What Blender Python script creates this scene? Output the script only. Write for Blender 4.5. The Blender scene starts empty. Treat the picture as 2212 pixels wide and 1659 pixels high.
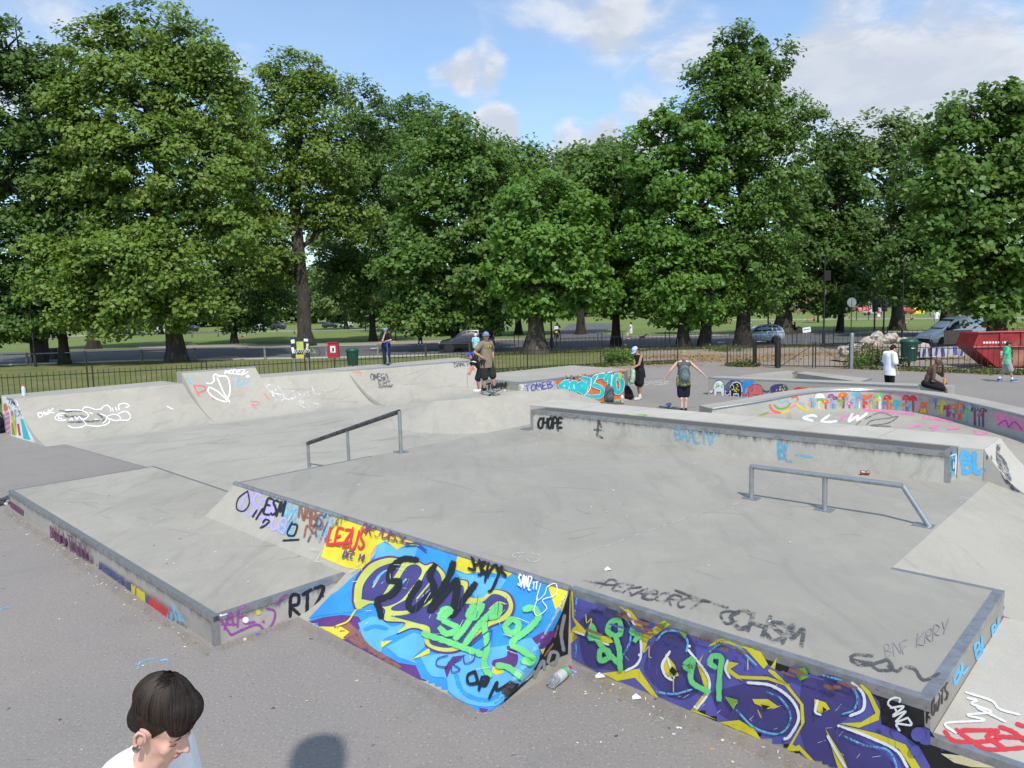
import bpy, bmesh, math, random
import numpy as np
from mathutils import Vector, Matrix, Quaternion
from mathutils.bvhtree import BVHTree
from mathutils.geometry import delaunay_2d_cdt
SC = bpy.context.scene
COL = SC.collection
PI = math.pi
rnd = random.Random(7)
# ------------------------------------------------------------------ camera
FPX, PITCH, ROLL, CAMH = 1560.0, math.radians(5.9), math.radians(1.6), 3.2
FWD = Vector((0, math.cos(PITCH), -math.sin(PITCH)))
UP0 = Vector((0, math.sin(PITCH), math.cos(PITCH)))
RT = Vector((1, 0, 0)) * math.cos(ROLL) - UP0 * math.sin(ROLL)
UPV = Vector((1, 0, 0)) * math.sin(ROLL) + UP0 * math.cos(ROLL)
cam_data = bpy.data.cameras.new('camera'); cam = bpy.data.objects.new('camera', cam_data); COL.objects.link(cam)
cam_data.sensor_width = 36; cam_data.sensor_fit = 'HORIZONTAL'; cam_data.lens = 36 * FPX / 2212
cam_data.clip_start = 0.05; cam_data.clip_end = 4000
M = Matrix((RT, UPV, -FWD)).transposed().to_4x4(); M.translation = Vector((0, 0, CAMH))
cam.matrix_world = M
SC.camera = cam
# ------------------------------------------------------------------ sun and sky
SUN_DIR = Vector((0.15, -0.71, 1.0)).normalized()      # towards the sun
SUN_EL = math.asin(SUN_DIR.z); SUN_AZ = math.atan2(SUN_DIR.x, SUN_DIR.y)
sd = bpy.data.lights.new('sun', 'SUN'); sd.energy = 3.9; sd.angle = math.radians(0.53); sd.color = (1.0, 0.955, 0.88)
sun = bpy.data.objects.new('sun', sd); COL.objects.link(sun)
sun.rotation_euler = SUN_DIR.to_track_quat('Z', 'Y').to_euler()
sun.location = (0, -20, 40)
world = bpy.data.worlds.new('World'); SC.world = world; world.use_nodes = True
SC.view_settings.view_transform = 'Standard'; SC.view_settings.look = 'None'
SC.view_settings.exposure = 0.0; SC.view_settings.gamma = 1.0
SC.view_settings.use_curve_mapping = False
SC.cycles.max_bounces = 6; SC.cycles.transparent_max_bounces = 12; SC.cycles.use_denoising = True
def ray(x, y):
    return RT * ((x - 1106) / FPX) + UPV * ((829.5 - y) / FPX) + FWD
def G(x, y, z=0.0):
    d = ray(x, y); t = (z - CAMH) / d.z
    return Vector((d.x * t, d.y * t, z))
def AT(x, y, Y):
    d = ray(x, y); return Vector((0, 0, CAMH)) + d * (Y / d.y)
def PX(p):
    v = Vector(p) - Vector((0, 0, CAMH)); w = v.dot(FWD)
    return (1106 + FPX * v.dot(RT) / w, 829.5 - FPX * v.dot(UPV) / w)
TH = math.radians(-43.7)
UA = Vector((math.cos(TH), math.sin(TH), 0)); VA = Vector((-UA.y, UA.x, 0)); OO = Vector((.47, 6.25, 0))
def W(u, v, z=0.0):
    p = OO + UA * u + VA * v; return Vector((p.x, p.y, z))
class NT:
    """small node-tree writer"""
    def __init__(s, nt): s.nt = nt; s.n = nt.nodes; s.l = nt.links
    def add(s, t, **kw):
        n = s.n.new(t)
        for k, v in kw.items():
            if k == 'ins':
                for a, b in v.items(): s.set(n, a, b)
            else: setattr(n, k, v)
        return n
    def set(s, n, a, b):
        if isinstance(b, bpy.types.NodeSocket): s.l.new(b, n.inputs[a])
        else: n.inputs[a].default_value = b
    def math(s, op, a, b=None, c=None, clamp=False):
        n = s.n.new('ShaderNodeMath'); n.operation = op; n.use_clamp = clamp
        for i, q in enumerate((a, b, c)):
            if q is not None: s.set(n, i, q)
        return n.outputs[0]
    def vmath(s, op, a, b=None):
        n = s.n.new('ShaderNodeVectorMath'); n.operation = op
        s.set(n, 0, a)
        if b is not None: s.set(n, 1, b)
        return n.outputs['Value'] if op in ('DOT_PRODUCT', 'LENGTH', 'DISTANCE') else n.outputs[0]
    def mix(s, f, a, b, blend='MIX'):
        n = s.n.new('ShaderNodeMix'); n.data_type = 'RGBA'; n.blend_type = blend
        s.set(n, 0, f); s.set(n, 6, a if isinstance(a, bpy.types.NodeSocket) else (*a[:3], 1)); s.set(n, 7, b if isinstance(b, bpy.types.NodeSocket) else (*b[:3], 1))
        return n.outputs[2]
    def noise(s, vec, scale, detail=4, rough=.55, dist=0.0, out='Fac'):
        n = s.n.new('ShaderNodeTexNoise'); s.set(n, 'Scale', scale); s.set(n, 'Detail', detail); s.set(n, 'Roughness', rough); s.set(n, 'Distortion', dist)
        if vec is not None: s.set(n, 'Vector', vec)
        return n.outputs[out]
    def ramp(s, f, a, b, c0=0.0, c1=1.0):
        n = s.n.new('ShaderNodeMapRange'); n.interpolation_type = 'SMOOTHSTEP'
        s.set(n, 0, f); s.set(n, 1, a); s.set(n, 2, b); s.set(n, 3, c0); s.set(n, 4, c1)
        return n.outputs[0]
# sky: Nishita with fair-weather cumulus all round
wn = NT(world.node_tree); wn.n.clear()
sky = wn.add('ShaderNodeTexSky'); sky.sky_type = 'NISHITA'; sky.sun_disc = False
sky.sun_elevation = SUN_EL; sky.sun_rotation = SUN_AZ; sky.air_density = 1.0; sky.dust_density = 0.6; sky.ozone_density = 1.8
tc = wn.add('ShaderNodeTexCoord'); dirv = wn.vmath('NORMALIZE', tc.outputs['Generated'])
sep = wn.add('ShaderNodeSeparateXYZ', ins={0: dirv})
zc = wn.math('ADD', wn.math('MAXIMUM', sep.outputs[2], 0.0), 0.22)
cx = wn.math('DIVIDE', sep.outputs[0], zc); cy = wn.math('DIVIDE', sep.outputs[1], zc)
cv = wn.add('ShaderNodeCombineXYZ', ins={0: cx, 1: cy, 2: 3.7}).outputs[0]
big = wn.noise(cv, 1.5, 4, .55)
fine = wn.noise(cv, 4.6, 8, .62, .35)
bias = 0.0
def cloud_blob(px, py, rdeg, amt):
    global bias
    d = ray(px, py).normalized()
    dot = wn.vmath('DOT_PRODUCT', dirv, (d.x, d.y, d.z))
    bias = wn.math('ADD', bias, wn.ramp(dot, math.cos(math.radians(rdeg)), math.cos(math.radians(rdeg * .15)), 0.0, amt))
for b in ((905, 150, 2.6, .22), (965, 158, 2.6, .18), (1030, 150, 2.8, .20), (1085, 165, 2.2, .10), (960, 70, 3.0, -.2), (1075, 280, 2.4, .36), (1260, 310, 3.4, .36), (1370, 290, 3.6, .32), (1420, 90, 6, .17), (1780, 250, 7, .22), (2080, 230, 8, .22), (2000, 60, 9, .12), (1700, 60, 7, .08), (1250, 20, 6, .14), (545, 140, 2.6, .26), (30, 60, 7, .12), (700, 60, 10, -.3), (1200, 215, 5, -.2), (850, 260, 6, -.25), (1330, 215, 4, -.15)):
    cloud_blob(*b)
dens = wn.math('ADD', wn.math('ADD', wn.math('MULTIPLY', big, .62), wn.math('MULTIPLY', fine, .46)), bias)
cover = wn.ramp(dens, .535, .80)
thick = wn.ramp(dens, .68, .92)
fine2 = wn.noise(wn.vmath('ADD', cv, (0.035, -0.09, 0.0)), 4.6, 8, .62, .35)
relief = wn.ramp(wn.math('SUBTRACT', fine, fine2), -.10, .12)
lit = wn.mix(relief, (4.2, 4.5, 5.1), (5.8, 5.9, 6.1))
ccol = wn.mix(wn.math('MULTIPLY', thick, .75), lit, (4.1, 4.45, 5.1))
haze_f = wn.ramp(big, .3, .7, .12, .28)
clear = wn.mix(haze_f, wn.mix(1.0, sky.outputs[0], (1.30, 1.46, 1.52), 'MULTIPLY'), (4.3, 4.9, 5.7))
skyc = wn.mix(wn.math('MULTIPLY', cover, .93), clear, ccol)
bg = wn.add('ShaderNodeBackground', ins={'Color': skyc, 'Strength': 0.15})
wo = wn.add('ShaderNodeOutputWorld'); wn.l.new(bg.outputs[0], wo.inputs[0])
# ------------------------------------------------------------------ mesh helpers
class MB:
    def __init__(s): s.v = []; s.f = []; s.m = []
    def add(s, vs, fs, mi=0):
        o = len(s.v); s.v += [Vector(p) for p in vs]
        s.f += [tuple(o + i for i in f) for f in fs]; s.m += [mi] * len(fs); return s
    def box(s, c, size, rot=None, mi=0, taper=1.0):
        hx, hy, hz = (q / 2 for q in size); c = Vector(c); vs = []
        for z, t in ((-hz, 1), (hz, taper)):
            for x, y in ((-hx, -hy), (hx, -hy), (hx, hy), (-hx, hy)):
                p = Vector((x * t, y * t, z))
                if rot is not None: p = rot @ p
                vs.append(p + c)
        return s.add(vs, [(3, 2, 1, 0), (4, 5, 6, 7), (0, 1, 5, 4), (1, 2, 6, 5), (2, 3, 7, 6), (3, 0, 4, 7)], mi)
    def prism(s, poly, z0, z1, mi=0):
        """poly: (x, y) or Vectors; z0/z1 numbers or lists"""
        n = len(poly); a = [z0] * n if not hasattr(z0, '__len__') else z0; b = [z1] * n if not hasattr(z1, '__len__') else z1
        area = sum(poly[i][0] * poly[(i + 1) % n][1] - poly[(i + 1) % n][0] * poly[i][1] for i in range(n))
        idx = list(range(n)) if area > 0 else list(range(n))[::-1]
        vs = [Vector((poly[i][0], poly[i][1], a[i])) for i in idx] + [Vector((poly[i][0], poly[i][1], b[i])) for i in idx]
        return s.add(vs, [tuple(range(n))[::-1], tuple(range(n, 2 * n))] + [(i, (i + 1) % n, n + (i + 1) % n, n + i) for i in range(n)], mi)
    def tube(s, pts, r, n=8, mi=0, cap=True, flat=1.0):
        pts = [Vector(p) for p in pts]; k = len(pts); rs = r if hasattr(r, '__len__') else [r] * k
        o = len(s.v); ref = None
        for i, p in enumerate(pts):
            t = (pts[min(i + 1, k - 1)] - pts[max(i - 1, 0)]).normalized()
            if ref is None: ref = Vector((0, 0, 1)) if abs(t.z) < .9 else Vector((1, 0, 0))
            a = t.cross(ref).normalized(); b = a.cross(t).normalized(); ref = b
            for j in range(n):
                q = 2 * PI * j / n; s.v.append(p + a * math.cos(q) * rs[i] + b * math.sin(q) * rs[i] * flat)
        for i in range(k - 1):
            for j in range(n):
                s.f.append((o + i * n + j, o + i * n + (j + 1) % n, o + (i + 1) * n + (j + 1) % n, o + (i + 1) * n + j)); s.m.append(mi)
        if cap:
            s.f.append(tuple(o + j for j in range(n))[::-1]); s.m.append(mi)
            s.f.append(tuple(o + (k - 1) * n + j for j in range(n))); s.m.append(mi)
        return s
    def lathe(s, prof, c, n=16, axis=None, mi=0):
        """prof: (radius, height) pairs"""
        o = len(s.v); c = Vector(c); q = axis if axis is not None else Matrix.Identity(3)
        for r, h in prof:
            for j in range(n):
                a = 2 * PI * j / n; s.v.append(c + q @ Vector((r * math.cos(a), r * math.sin(a), h)))
        for i in range(len(prof) - 1):
            for j in range(n):
                s.f.append((o + i * n + j, o + i * n + (j + 1) % n, o + (i + 1) * n + (j + 1) % n, o + (i + 1) * n + j)); s.m.append(mi)
        s.f.append(tuple(o + j for j in range(n))[::-1]); s.m.append(mi)
        s.f.append(tuple(o + (len(prof) - 1) * n + j for j in range(n))); s.m.append(mi)
        return s
    def grid(s, rows, mi=0):
        o = len(s.v); h = len(rows); w = len(rows[0])
        for r in rows: s.v += [Vector(p) for p in r]
        for i in range(h - 1):
            for j in range(w - 1):
                s.f.append((o + i * w + j, o + i * w + j + 1, o + (i + 1) * w + j + 1, o + (i + 1) * w + j)); s.m.append(mi)
        return s
    def ball(s, c, r, n=8, rot=None, mi=0):
        rx, ry, rz = r if hasattr(r, '__len__') else (r, r, r); c = Vector(c); o = len(s.v); m = n * 2
        for i in range(n + 1):
            a = PI * i / n
            for j in range(m):
                b = 2 * PI * j / m; p = Vector((rx * math.sin(a) * math.cos(b), ry * math.sin(a) * math.sin(b), rz * math.cos(a)))
                if rot is not None: p = rot @ p
                s.v.append(c + p)
        for i in range(n):
            for j in range(m):
                s.f.append((o + i * m + j, o + (i + 1) * m + j, o + (i + 1) * m + (j + 1) % m, o + i * m + (j + 1) % m)); s.m.append(mi)
        return s
    def mesh(s, name, mats, smooth=False):
        me = bpy.data.meshes.new(name); me.from_pydata([tuple(p) for p in s.v], [], s.f)
        for m in (mats if isinstance(mats, (list, tuple)) else [mats]): me.materials.append(m)
        if isinstance(mats, (list, tuple)) and len(mats) > 1: me.polygons.foreach_set('material_index', s.m)
        if smooth:
            me.polygons.foreach_set('use_smooth', [True] * len(me.polygons))
            if smooth != 'all':
                try: me.set_sharp_from_angle(angle=math.radians(38))
                except Exception: pass
        me.update(); return me
    def build(s, name, mats, parent=None, smooth=False, loc=None, **tags):
        """world-space verts; parent transforms are kept out by an inverse"""
        o = bpy.data.objects.new(name, s.mesh(name, mats, smooth)); COL.objects.link(o)
        if loc is not None: o.location = loc
        if parent is not None:
            o.parent = parent
            if parent.get('_w'): o.matrix_parent_inverse = parent.matrix_basis.inverted()
        for k, v in tags.items(): o[k] = v
        return o
def thing(name, loc, label, cat, group=None, rz=0.0, world=True):
    """Empty at the base of a thing. world=True: its parts are given in world coordinates."""
    o = bpy.data.objects.new(name, None); COL.objects.link(o); o.empty_display_size = .2
    o.location = loc; o.rotation_euler = (0, 0, rz); o['label'] = label; o['category'] = cat
    if group: o['group'] = group
    if world: o['_w'] = 1
    return o
def tag(o, label, cat, group=None):
    o['label'] = label; o['category'] = cat
    if group: o['group'] = group
    return o
def dup(root, loc=None, rz=None, label=None, scale=None, group=None):
    r = root.copy(); COL.objects.link(r)
    if loc is not None: r.location = loc
    if rz is not None: r.rotation_euler = (0, 0, rz)
    if scale is not None: r.scale = scale if hasattr(scale, '__len__') else (scale,) * 3
    if label: r['label'] = label
    if group: r['group'] = group
    for ch in list(root.children):
        c = ch.copy(); COL.objects.link(c); c.parent = r
        for g in list(ch.children):
            d = g.copy(); COL.objects.link(d); d.parent = c
    return r
def Rz(a): return Matrix.Rotation(a, 3, 'Z')
def orient(x, z=Vector((0, 0, 1))):
    x = Vector(x).normalized(); y = Vector(z).cross(x).normalized(); z = x.cross(y)
    return Matrix((x, y, z)).transposed()
# ------------------------------------------------------------------ materials
MATS = {}
def newmat(name):
    m = bpy.data.materials.new(name); m.use_nodes = True; t = NT(m.node_tree)
    b = t.n['Principled BSDF']; MATS[name] = m
    return m, t, b
def lin(r, g, b):
    f = lambda c: ((c / 255 + .055) / 1.055) ** 2.4 if c > 10 else c / 255 / 12.92
    return (f(r), f(g), f(b))
def pos(t): return t.add('ShaderNodeNewGeometry').outputs['Position']
def objc(t): return t.add('ShaderNodeTexCoord').outputs['Object']
def bump(t, b, h, strength, dist=.01):
    n = t.add('ShaderNodeBump', ins={'Height': h, 'Strength': strength, 'Distance': dist}); t.l.new(n.outputs[0], b.inputs['Normal'])
def plain(name, col, rough=.6, metal=0.0, var=.12, scale=6.0, bmp=0.0, coat=0.0, space='obj', spec=.5):
    m, t, b = newmat(name); p = objc(t) if space == 'obj' else pos(t)
    n = t.noise(p, scale, 5, .6)
    f = t.ramp(n, .3, .7, 1 - var, 1 + var)
    c = t.mix(1.0, col, t.add('ShaderNodeCombineXYZ', ins={0: f, 1: f, 2: f}).outputs[0], 'MULTIPLY')
    t.set(b, 'Base Color', c); b.inputs['Roughness'].default_value = rough; b.inputs['Metallic'].default_value = metal
    b.inputs['Coat Weight'].default_value = coat; b.inputs['Specular IOR Level'].default_value = spec
    if bmp: bump(t, b, t.noise(p, scale * 4, 4), bmp)
    return m
def concrete(name, c0, c1, stain=.5, rough=.78, grime_z=None, grime_amt=.85, streak=0.0, grime_h=.2):
    m, t, b = newmat(name); p = pos(t)
    a = t.noise(p, .55, 5, .62, .6); c = t.mix(t.ramp(a, .32, .68), c0, c1)
    s = t.add('ShaderNodeMapping', ins={0: p, 3: (2.2, .5, 2.0)}); s.inputs[2].default_value = (0, 0, .75)
    st = t.noise(s.outputs[0], 1.1, 7, .68, 1.2)
    c = t.mix(t.math('MULTIPLY', t.ramp(st, .46, .78), stain * .62), c, tuple(q * .60 for q in c1))
    s2 = t.noise(p, 3.3, 6, .7, .4)
    c = t.mix(t.math('MULTIPLY', t.ramp(s2, .52, .75), stain * .42), c, tuple(min(1, q * 1.25) for q in c0))
    sp = t.noise(p, 26, 3, .8); c = t.mix(t.math('MULTIPLY', t.ramp(sp, .66, .76), .35), c, tuple(q * .55 for q in c1))
    g = t.noise(p, 110, 3, .7); gf = t.ramp(g, .2, .8, .88, 1.12)
    c = t.mix(1.0, c, t.add('ShaderNodeCombineXYZ', ins={0: gf, 1: gf, 2: gf}).outputs[0], 'MULTIPLY')
    if grime_z is not None:
        z = t.add('ShaderNodeSeparateXYZ', ins={0: p}).outputs[2]
        gm = t.add('ShaderNodeMapping', ins={0: p, 3: (5, 5, 1.2)})
        gn = t.noise(gm.outputs[0], 2.2, 6, .72, .3)
        zz = t.math('ADD', z, t.math('MULTIPLY', t.math('SUBTRACT', gn, .5), grime_h * 2.2))
        gk = t.math('MULTIPLY', t.ramp(zz, grime_z - grime_h, grime_z), grime_amt)
        c = t.mix(gk, c, (.045, .042, .038))
    t.set(b, 'Base Color', c); b.inputs['Roughness'].default_value = rough
    bump(t, b, t.math('ADD', t.noise(p, 45, 4, .7), t.math('MULTIPLY', t.noise(p, 6, 4), .6)), .22, .006)
    return m
M_CONC = concrete('concrete_floor', (0.3856, 0.3615, 0.3019), (0.3346, 0.3142, 0.2659))
M_DECK = concrete('concrete_deck', (0.3417, 0.3182, 0.2678), (0.2938, 0.2738, 0.2317), .6)
M_LOWD = concrete('concrete_low_deck', (0.3774, 0.3497, 0.2896), (0.3162, 0.2935, 0.2450), .75)
M_RAMP = concrete('concrete_ramp', (0.3998, 0.3684, 0.3038), (0.3488, 0.3231, 0.2678), .6)
M_PALE = concrete('concrete_pale', (0.5100, 0.4728, 0.4083), (0.4284, 0.3989, 0.3418), .5)
M_FACE = concrete('concrete_ledge_face', (0.5610, 0.5221, 0.4510), (0.4386, 0.4088, 0.3513), .9, grime_z=1.10, grime_amt=.9, grime_h=.13)
M_LOWF = concrete('concrete_low_face', (0.4284, 0.3940, 0.3513), (0.3366, 0.3054, 0.2659), .9, grime_z=.29, grime_amt=.9, grime_h=.13)
M_END = concrete('concrete_end_face', (0.5304, 0.4925, 0.4368), (0.4488, 0.4235, 0.3703), .6, grime_z=.70, grime_amt=.75, grime_h=.07)
def tarmac_mat(name, c0, c1, sp=.5):
    m, t, b = newmat(name); p = pos(t)
    c = t.mix(t.ramp(t.noise(p, .22, 5, .6, .5), .3, .7), c0, c1)
    c = t.mix(t.math('MULTIPLY', t.ramp(t.noise(p, 1.7, 6, .7, .8), .5, .75), .35), c, tuple(q * .72 for q in c1))
    v = t.add('ShaderNodeTexVoronoi', ins={'Vector': p, 'Scale': 75.0}); 
    c = t.mix(t.ramp(v.outputs['Distance'], 0, .16, .55 * sp, 0.0), c, (.62, .58, .53))
    k = t.ramp(t.noise(p, 190, 2, .8), .25, .75, .72, 1.25)
    c = t.mix(1.0, c, t.add('ShaderNodeCombineXYZ', ins={0: k, 1: k, 2: k}).outputs[0], 'MULTIPLY')
    d = t.noise(p, 9.5, 2, .5); c = t.mix(t.ramp(d, .715, .745), c, (.07, .063, .06))
    e_ = t.noise(p, 42, 2, .6); c = t.mix(t.ramp(e_, .61, .66, 0, .48 * sp * 2), c, (.47, .43, .385)); c = t.mix(t.ramp(e_, .39, .33, 0, .55 * sp * 2), c, (.115, .105, .098))
    t.set(b, 'Base Color', c); b.inputs['Roughness'].default_value = .9
    bump(t, b, t.noise(p, 120, 3, .8), .5, .006)
    return m
M_TARMAC = tarmac_mat('tarmac', (.272, .240, .210), (.230, .208, .188))
M_ROAD = tarmac_mat('road_asphalt', (.115, .11, .105), (.09, .088, .087), .2)
M_PAVE = tarmac_mat('pavement', (.33, .27, .23), (.29, .255, .235), .2)
def grass_mat(name, g0, g1, dry, dry_amt, scale=.12):
    m, t, b = newmat(name); p = pos(t)
    c = t.mix(t.ramp(t.noise(p, scale, 6, .65), .3, .7), g0, g1)
    c = t.mix(t.math('MULTIPLY', t.ramp(t.noise(p, .5, 7, .72, .7), .5 - .16 * dry_amt, .72), dry_amt), c, dry)
    k = t.ramp(t.noise(p, 22, 4, .8), .2, .8, .6, 1.4)
    c = t.mix(1.0, c, t.add('ShaderNodeCombineXYZ', ins={0: k, 1: k, 2: k}).outputs[0], 'MULTIPLY')
    t.set(b, 'Base Color', c); b.inputs['Roughness'].default_value = .95; b.inputs['Specular IOR Level'].default_value = .1
    bump(t, b, t.noise(p, 30, 4, .8), .8, .05)
    return m
M_LAWN = grass_mat('lawn_grass', (.135, .195, .05), (.175, .22, .068), (.27, .25, .11), .35, .05)
M_VERGE = grass_mat('verge_grass', (.115, .16, .04), (.17, .175, .065), (.29, .225, .13), .62, .25)
M_DIRT = grass_mat('leaf_strewn_dirt', (.29, .245, .195), (.335, .29, .24), (.29, .18, .085), .55, .4)
def steel(name, c0, c1, rough=.42):
    m, t, b = newmat(name); p = pos(t)
    n = t.noise(p, 7, 6, .7, .5); c = t.mix(t.ramp(n, .35, .68), c0, c1)
    c = t.mix(t.ramp(t.noise(p, 30, 5, .75), .58, .72, 0, .5), c, (.12, .10, .085))
    t.set(b, 'Base Color', c); b.inputs['Metallic'].default_value = .75
    t.set(b, 'Roughness', t.ramp(n, .3, .7, rough - .12, rough + .15)); return m
M_STEEL = steel('worn_steel', (.47, .465, .455), (.29, .288, .285))
M_GALV = steel('galvanised_steel', (.44, .455, .465), (.31, .32, .335), .4)
M_RAILTOP = steel('scraped_rail_steel', (.14, .135, .13), (.07, .066, .062), .45)
M_IRON = plain('black_painted_iron', (.022, .018, .017), .55, 0, .3, 12)
M_WOOD = plain('weathered_timber', (.21, .185, .15), .85, 0, .35, 9, .3)
M_WOODD = plain('dark_timber', (.05, .042, .035), .85, 0, .3, 9, .3)
def bark_mat(name, c0, c1, c2, sc=1.6):
    m, t, b = newmat(name); p = objc(t)
    mp = t.add('ShaderNodeMapping', ins={0: p, 3: (1, 1, .35)})
    c = t.mix(t.ramp(t.noise(mp.outputs[0], sc, 7, .7, .6), .35, .65), c0, c1)
    c = t.mix(t.ramp(t.noise(mp.outputs[0], sc * 2.6, 5, .6), .56, .66), c, c2)
    t.set(b, 'Base Color', c); b.inputs['Roughness'].default_value = .95
    bump(t, b, t.noise(mp.outputs[0], sc * 4, 6, .75), 1.0, .12); return m
M_BARK = bark_mat('plane_bark', (.085, .070, .052), (.045, .037, .028), (.14, .125, .09))
M_BARKD = bark_mat('lime_bark', (.045, .037, .03), (.027, .022, .018), (.065, .057, .044))
def leaf_mat(name, c0, c1, c2, trans=.34):
    m, t, b = newmat(name); 
    at = t.add('ShaderNodeAttribute', attribute_name='tint')
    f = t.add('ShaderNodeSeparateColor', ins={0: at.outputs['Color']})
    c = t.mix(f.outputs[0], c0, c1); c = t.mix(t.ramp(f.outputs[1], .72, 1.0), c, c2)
    t.set(b, 'Base Color', c); b.inputs['Roughness'].default_value = .5; b.inputs['Specular IOR Level'].default_value = .35
    tr = t.add('ShaderNodeBsdfTranslucent', ins={'Color': t.mix(.5, c, (.20, .30, .03))})
    mx = t.add('ShaderNodeMixShader', ins={0: trans, 1: b.outputs[0], 2: tr.outputs[0]})
    t.l.new(mx.outputs[0], t.n['Material Output'].inputs[0]); return m
M_LEAF_P = leaf_mat('plane_leaves', (0.1249, 0.2104, 0.0308), (0.1829, 0.2744, 0.0413), (0.2930, 0.3041, 0.0729))
M_LEAF_L = leaf_mat('lime_leaves', (0.0809, 0.1667, 0.0274), (0.1251, 0.2244, 0.0342), (0.2211, 0.2759, 0.0532))
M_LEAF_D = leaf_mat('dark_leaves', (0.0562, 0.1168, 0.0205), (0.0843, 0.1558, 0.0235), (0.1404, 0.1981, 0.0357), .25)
M_LEAF_F = leaf_mat('fresh_leaves', (0.0978, 0.2159, 0.0307), (0.1388, 0.2722, 0.0379), (0.2232, 0.3204, 0.0541), .36)
M_LEAF_B = leaf_mat('pale_leaves', (0.1197, 0.1914, 0.0536), (0.1573, 0.2374, 0.0635), (0.2266, 0.2640, 0.0979))
M_WEED = leaf_mat('weed_leaves', (.09, .14, .04), (.17, .20, .06), (.30, .25, .12))
M_RUBBER = plain('black_rubber', (.018, .018, .019), .75, 0, .15)
def glass_dark(name, col=(.02, .025, .03)):
    m, t, b = newmat(name); b.inputs['Base Color'].default_value = (*col, 1); b.inputs['Roughness'].default_value = .06; b.inputs['Coat Weight'].default_value = .5
    n = t.noise(objc(t), 3, 2); t.set(b, 'Roughness', t.ramp(n, .3, .7, .04, .12)); return m
M_GLASS = glass_dark('dark_glass')
def cloth(name, col, var=.15): return plain(name, col, .9, 0, var, 14, .25, spec=.2)
def skin(name, col):
    m = plain(name, col, .55, 0, .1, 20); b = m.node_tree.nodes['Principled BSDF']
    b.inputs['Subsurface Weight'].default_value = .08; b.inputs['Subsurface Radius'].default_value = (.01, .004, .002); return m
M_SKIN = skin('fair_skin', (.58, .33, .235)); M_SKINR = skin('pink_skin', (.62, .30, .22)); M_SKINT = skin('tanned_skin', (.42, .23, .155)); M_SKIND = skin('dark_skin', (.115, .058, .040))
M_HAIR = plain('dark_brown_hair', (.022, .0145, .011), .7, 0, .3, 30); M_HAIR.node_tree.nodes['Principled BSDF'].inputs['Specular IOR Level'].default_value = .12; M_HAIRB = plain('black_hair', (.012, .010, .009), .45)
def paint(name, col, wear=.12, scale=9.0, rough=.5):
    """spray paint on concrete, worn through in flecks"""
    m, t, b = newmat('paint_' + name); p = pos(t)
    k = t.ramp(t.noise(p, 2.5, 4, .6), .3, .7, .86, 1.1)
    c = t.mix(1.0, col, t.add('ShaderNodeCombineXYZ', ins={0: k, 1: k, 2: k}).outputs[0], 'MULTIPLY')
    t.set(b, 'Base Color', c); b.inputs['Roughness'].default_value = rough
    tr = t.add('ShaderNodeBsdfTransparent')
    w = t.ramp(t.math('ADD', t.math('MULTIPLY', t.noise(p, scale, 7, .75), .7), t.math('MULTIPLY', t.noise(p, scale * 9, 3, .7), .3)), .70 - wear * .55, .76 - wear * .55, 0.0, .9)
    cv_ = t.add('ShaderNodeAttribute', attribute_name='cov').outputs['Fac']     # 1 in the body of a stroke, 0 at its sprayed rim
    soft = t.ramp(t.math('ADD', cv_, t.math('MULTIPLY', t.math('SUBTRACT', t.noise(p, 120, 2, .7), .5), .7)), .05, .75, 1.0, 0.0)
    w = t.math('MAXIMUM', w, soft)
    mx = t.add('ShaderNodeMixShader', ins={0: w, 1: b.outputs[0], 2: tr.outputs[0]})
    t.l.new(mx.outputs[0], t.n['Material Output'].inputs[0]); return m
PT = {}
for n_, c_, w_ in (('black', (.012, .012, .013), .16), ('black_faded', (.085, .085, .088), .42), ('white', (.78, .78, .77), .14), ('blue', (.035, .27, .66), .12), ('sky', (.11, .40, .74), .12), ('navy', (.058, .050, .185), .15), ('violet', (.10, .096, .35), .14), ('purple', (.11, .035, .17), .12),
                   ('yellow', (.66, .56, .03), .16), ('lime', (.50, .55, .10), .12), ('green', (.15, .58, .18), .2), ('grass', (.18, .38, .03), .2), ('red', (.58, .035, .045), .14), ('coral', (.62, .13, .12), .14), ('lilac', (.42, .36, .66), .22), ('cyan', (.14, .48, .70), .40), ('brown', (.26, .11, .075), .3), ('orange', (.72, .16, .03), .12), ('teal', (.02, .50, .52), .06), ('pink', (.74, .22, .42), .28), ('grey', (.25, .25, .25), .2), ('mauve', (.30, .06, .32), .16), ('cream', (.72, .62, .36), .3), ('plum', (.17, .05, .12), .35), ('slate', (.07, .085, .22), .35), ('dust', (.30, .25, .19), .80), ('stain', (.19, .175, .15), .80), ('seam', (.46, .44, .40), .40), ('crack', (.22, .21, .19), .62), ('azure', (.11, .47, .78), .15), ('f_pink', (.6, .28, .40), .55), ('f_lime', (.45, .55, .2), .55), ('f_orange', (.65, .32, .12), .55), ('f_lilac', (.42, .40, .62), .55), ('f_teal', (.15, .5, .5), .55), ('grime', (.06, .045, .04), .50), ('scratch', (.7, .7, .7), .35), ('chalk', (.66, .66, .64), .42)):
    PT[n_] = paint(n_, c_, w_)
PT_ALL = set(m.name for m in PT.values())
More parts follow.
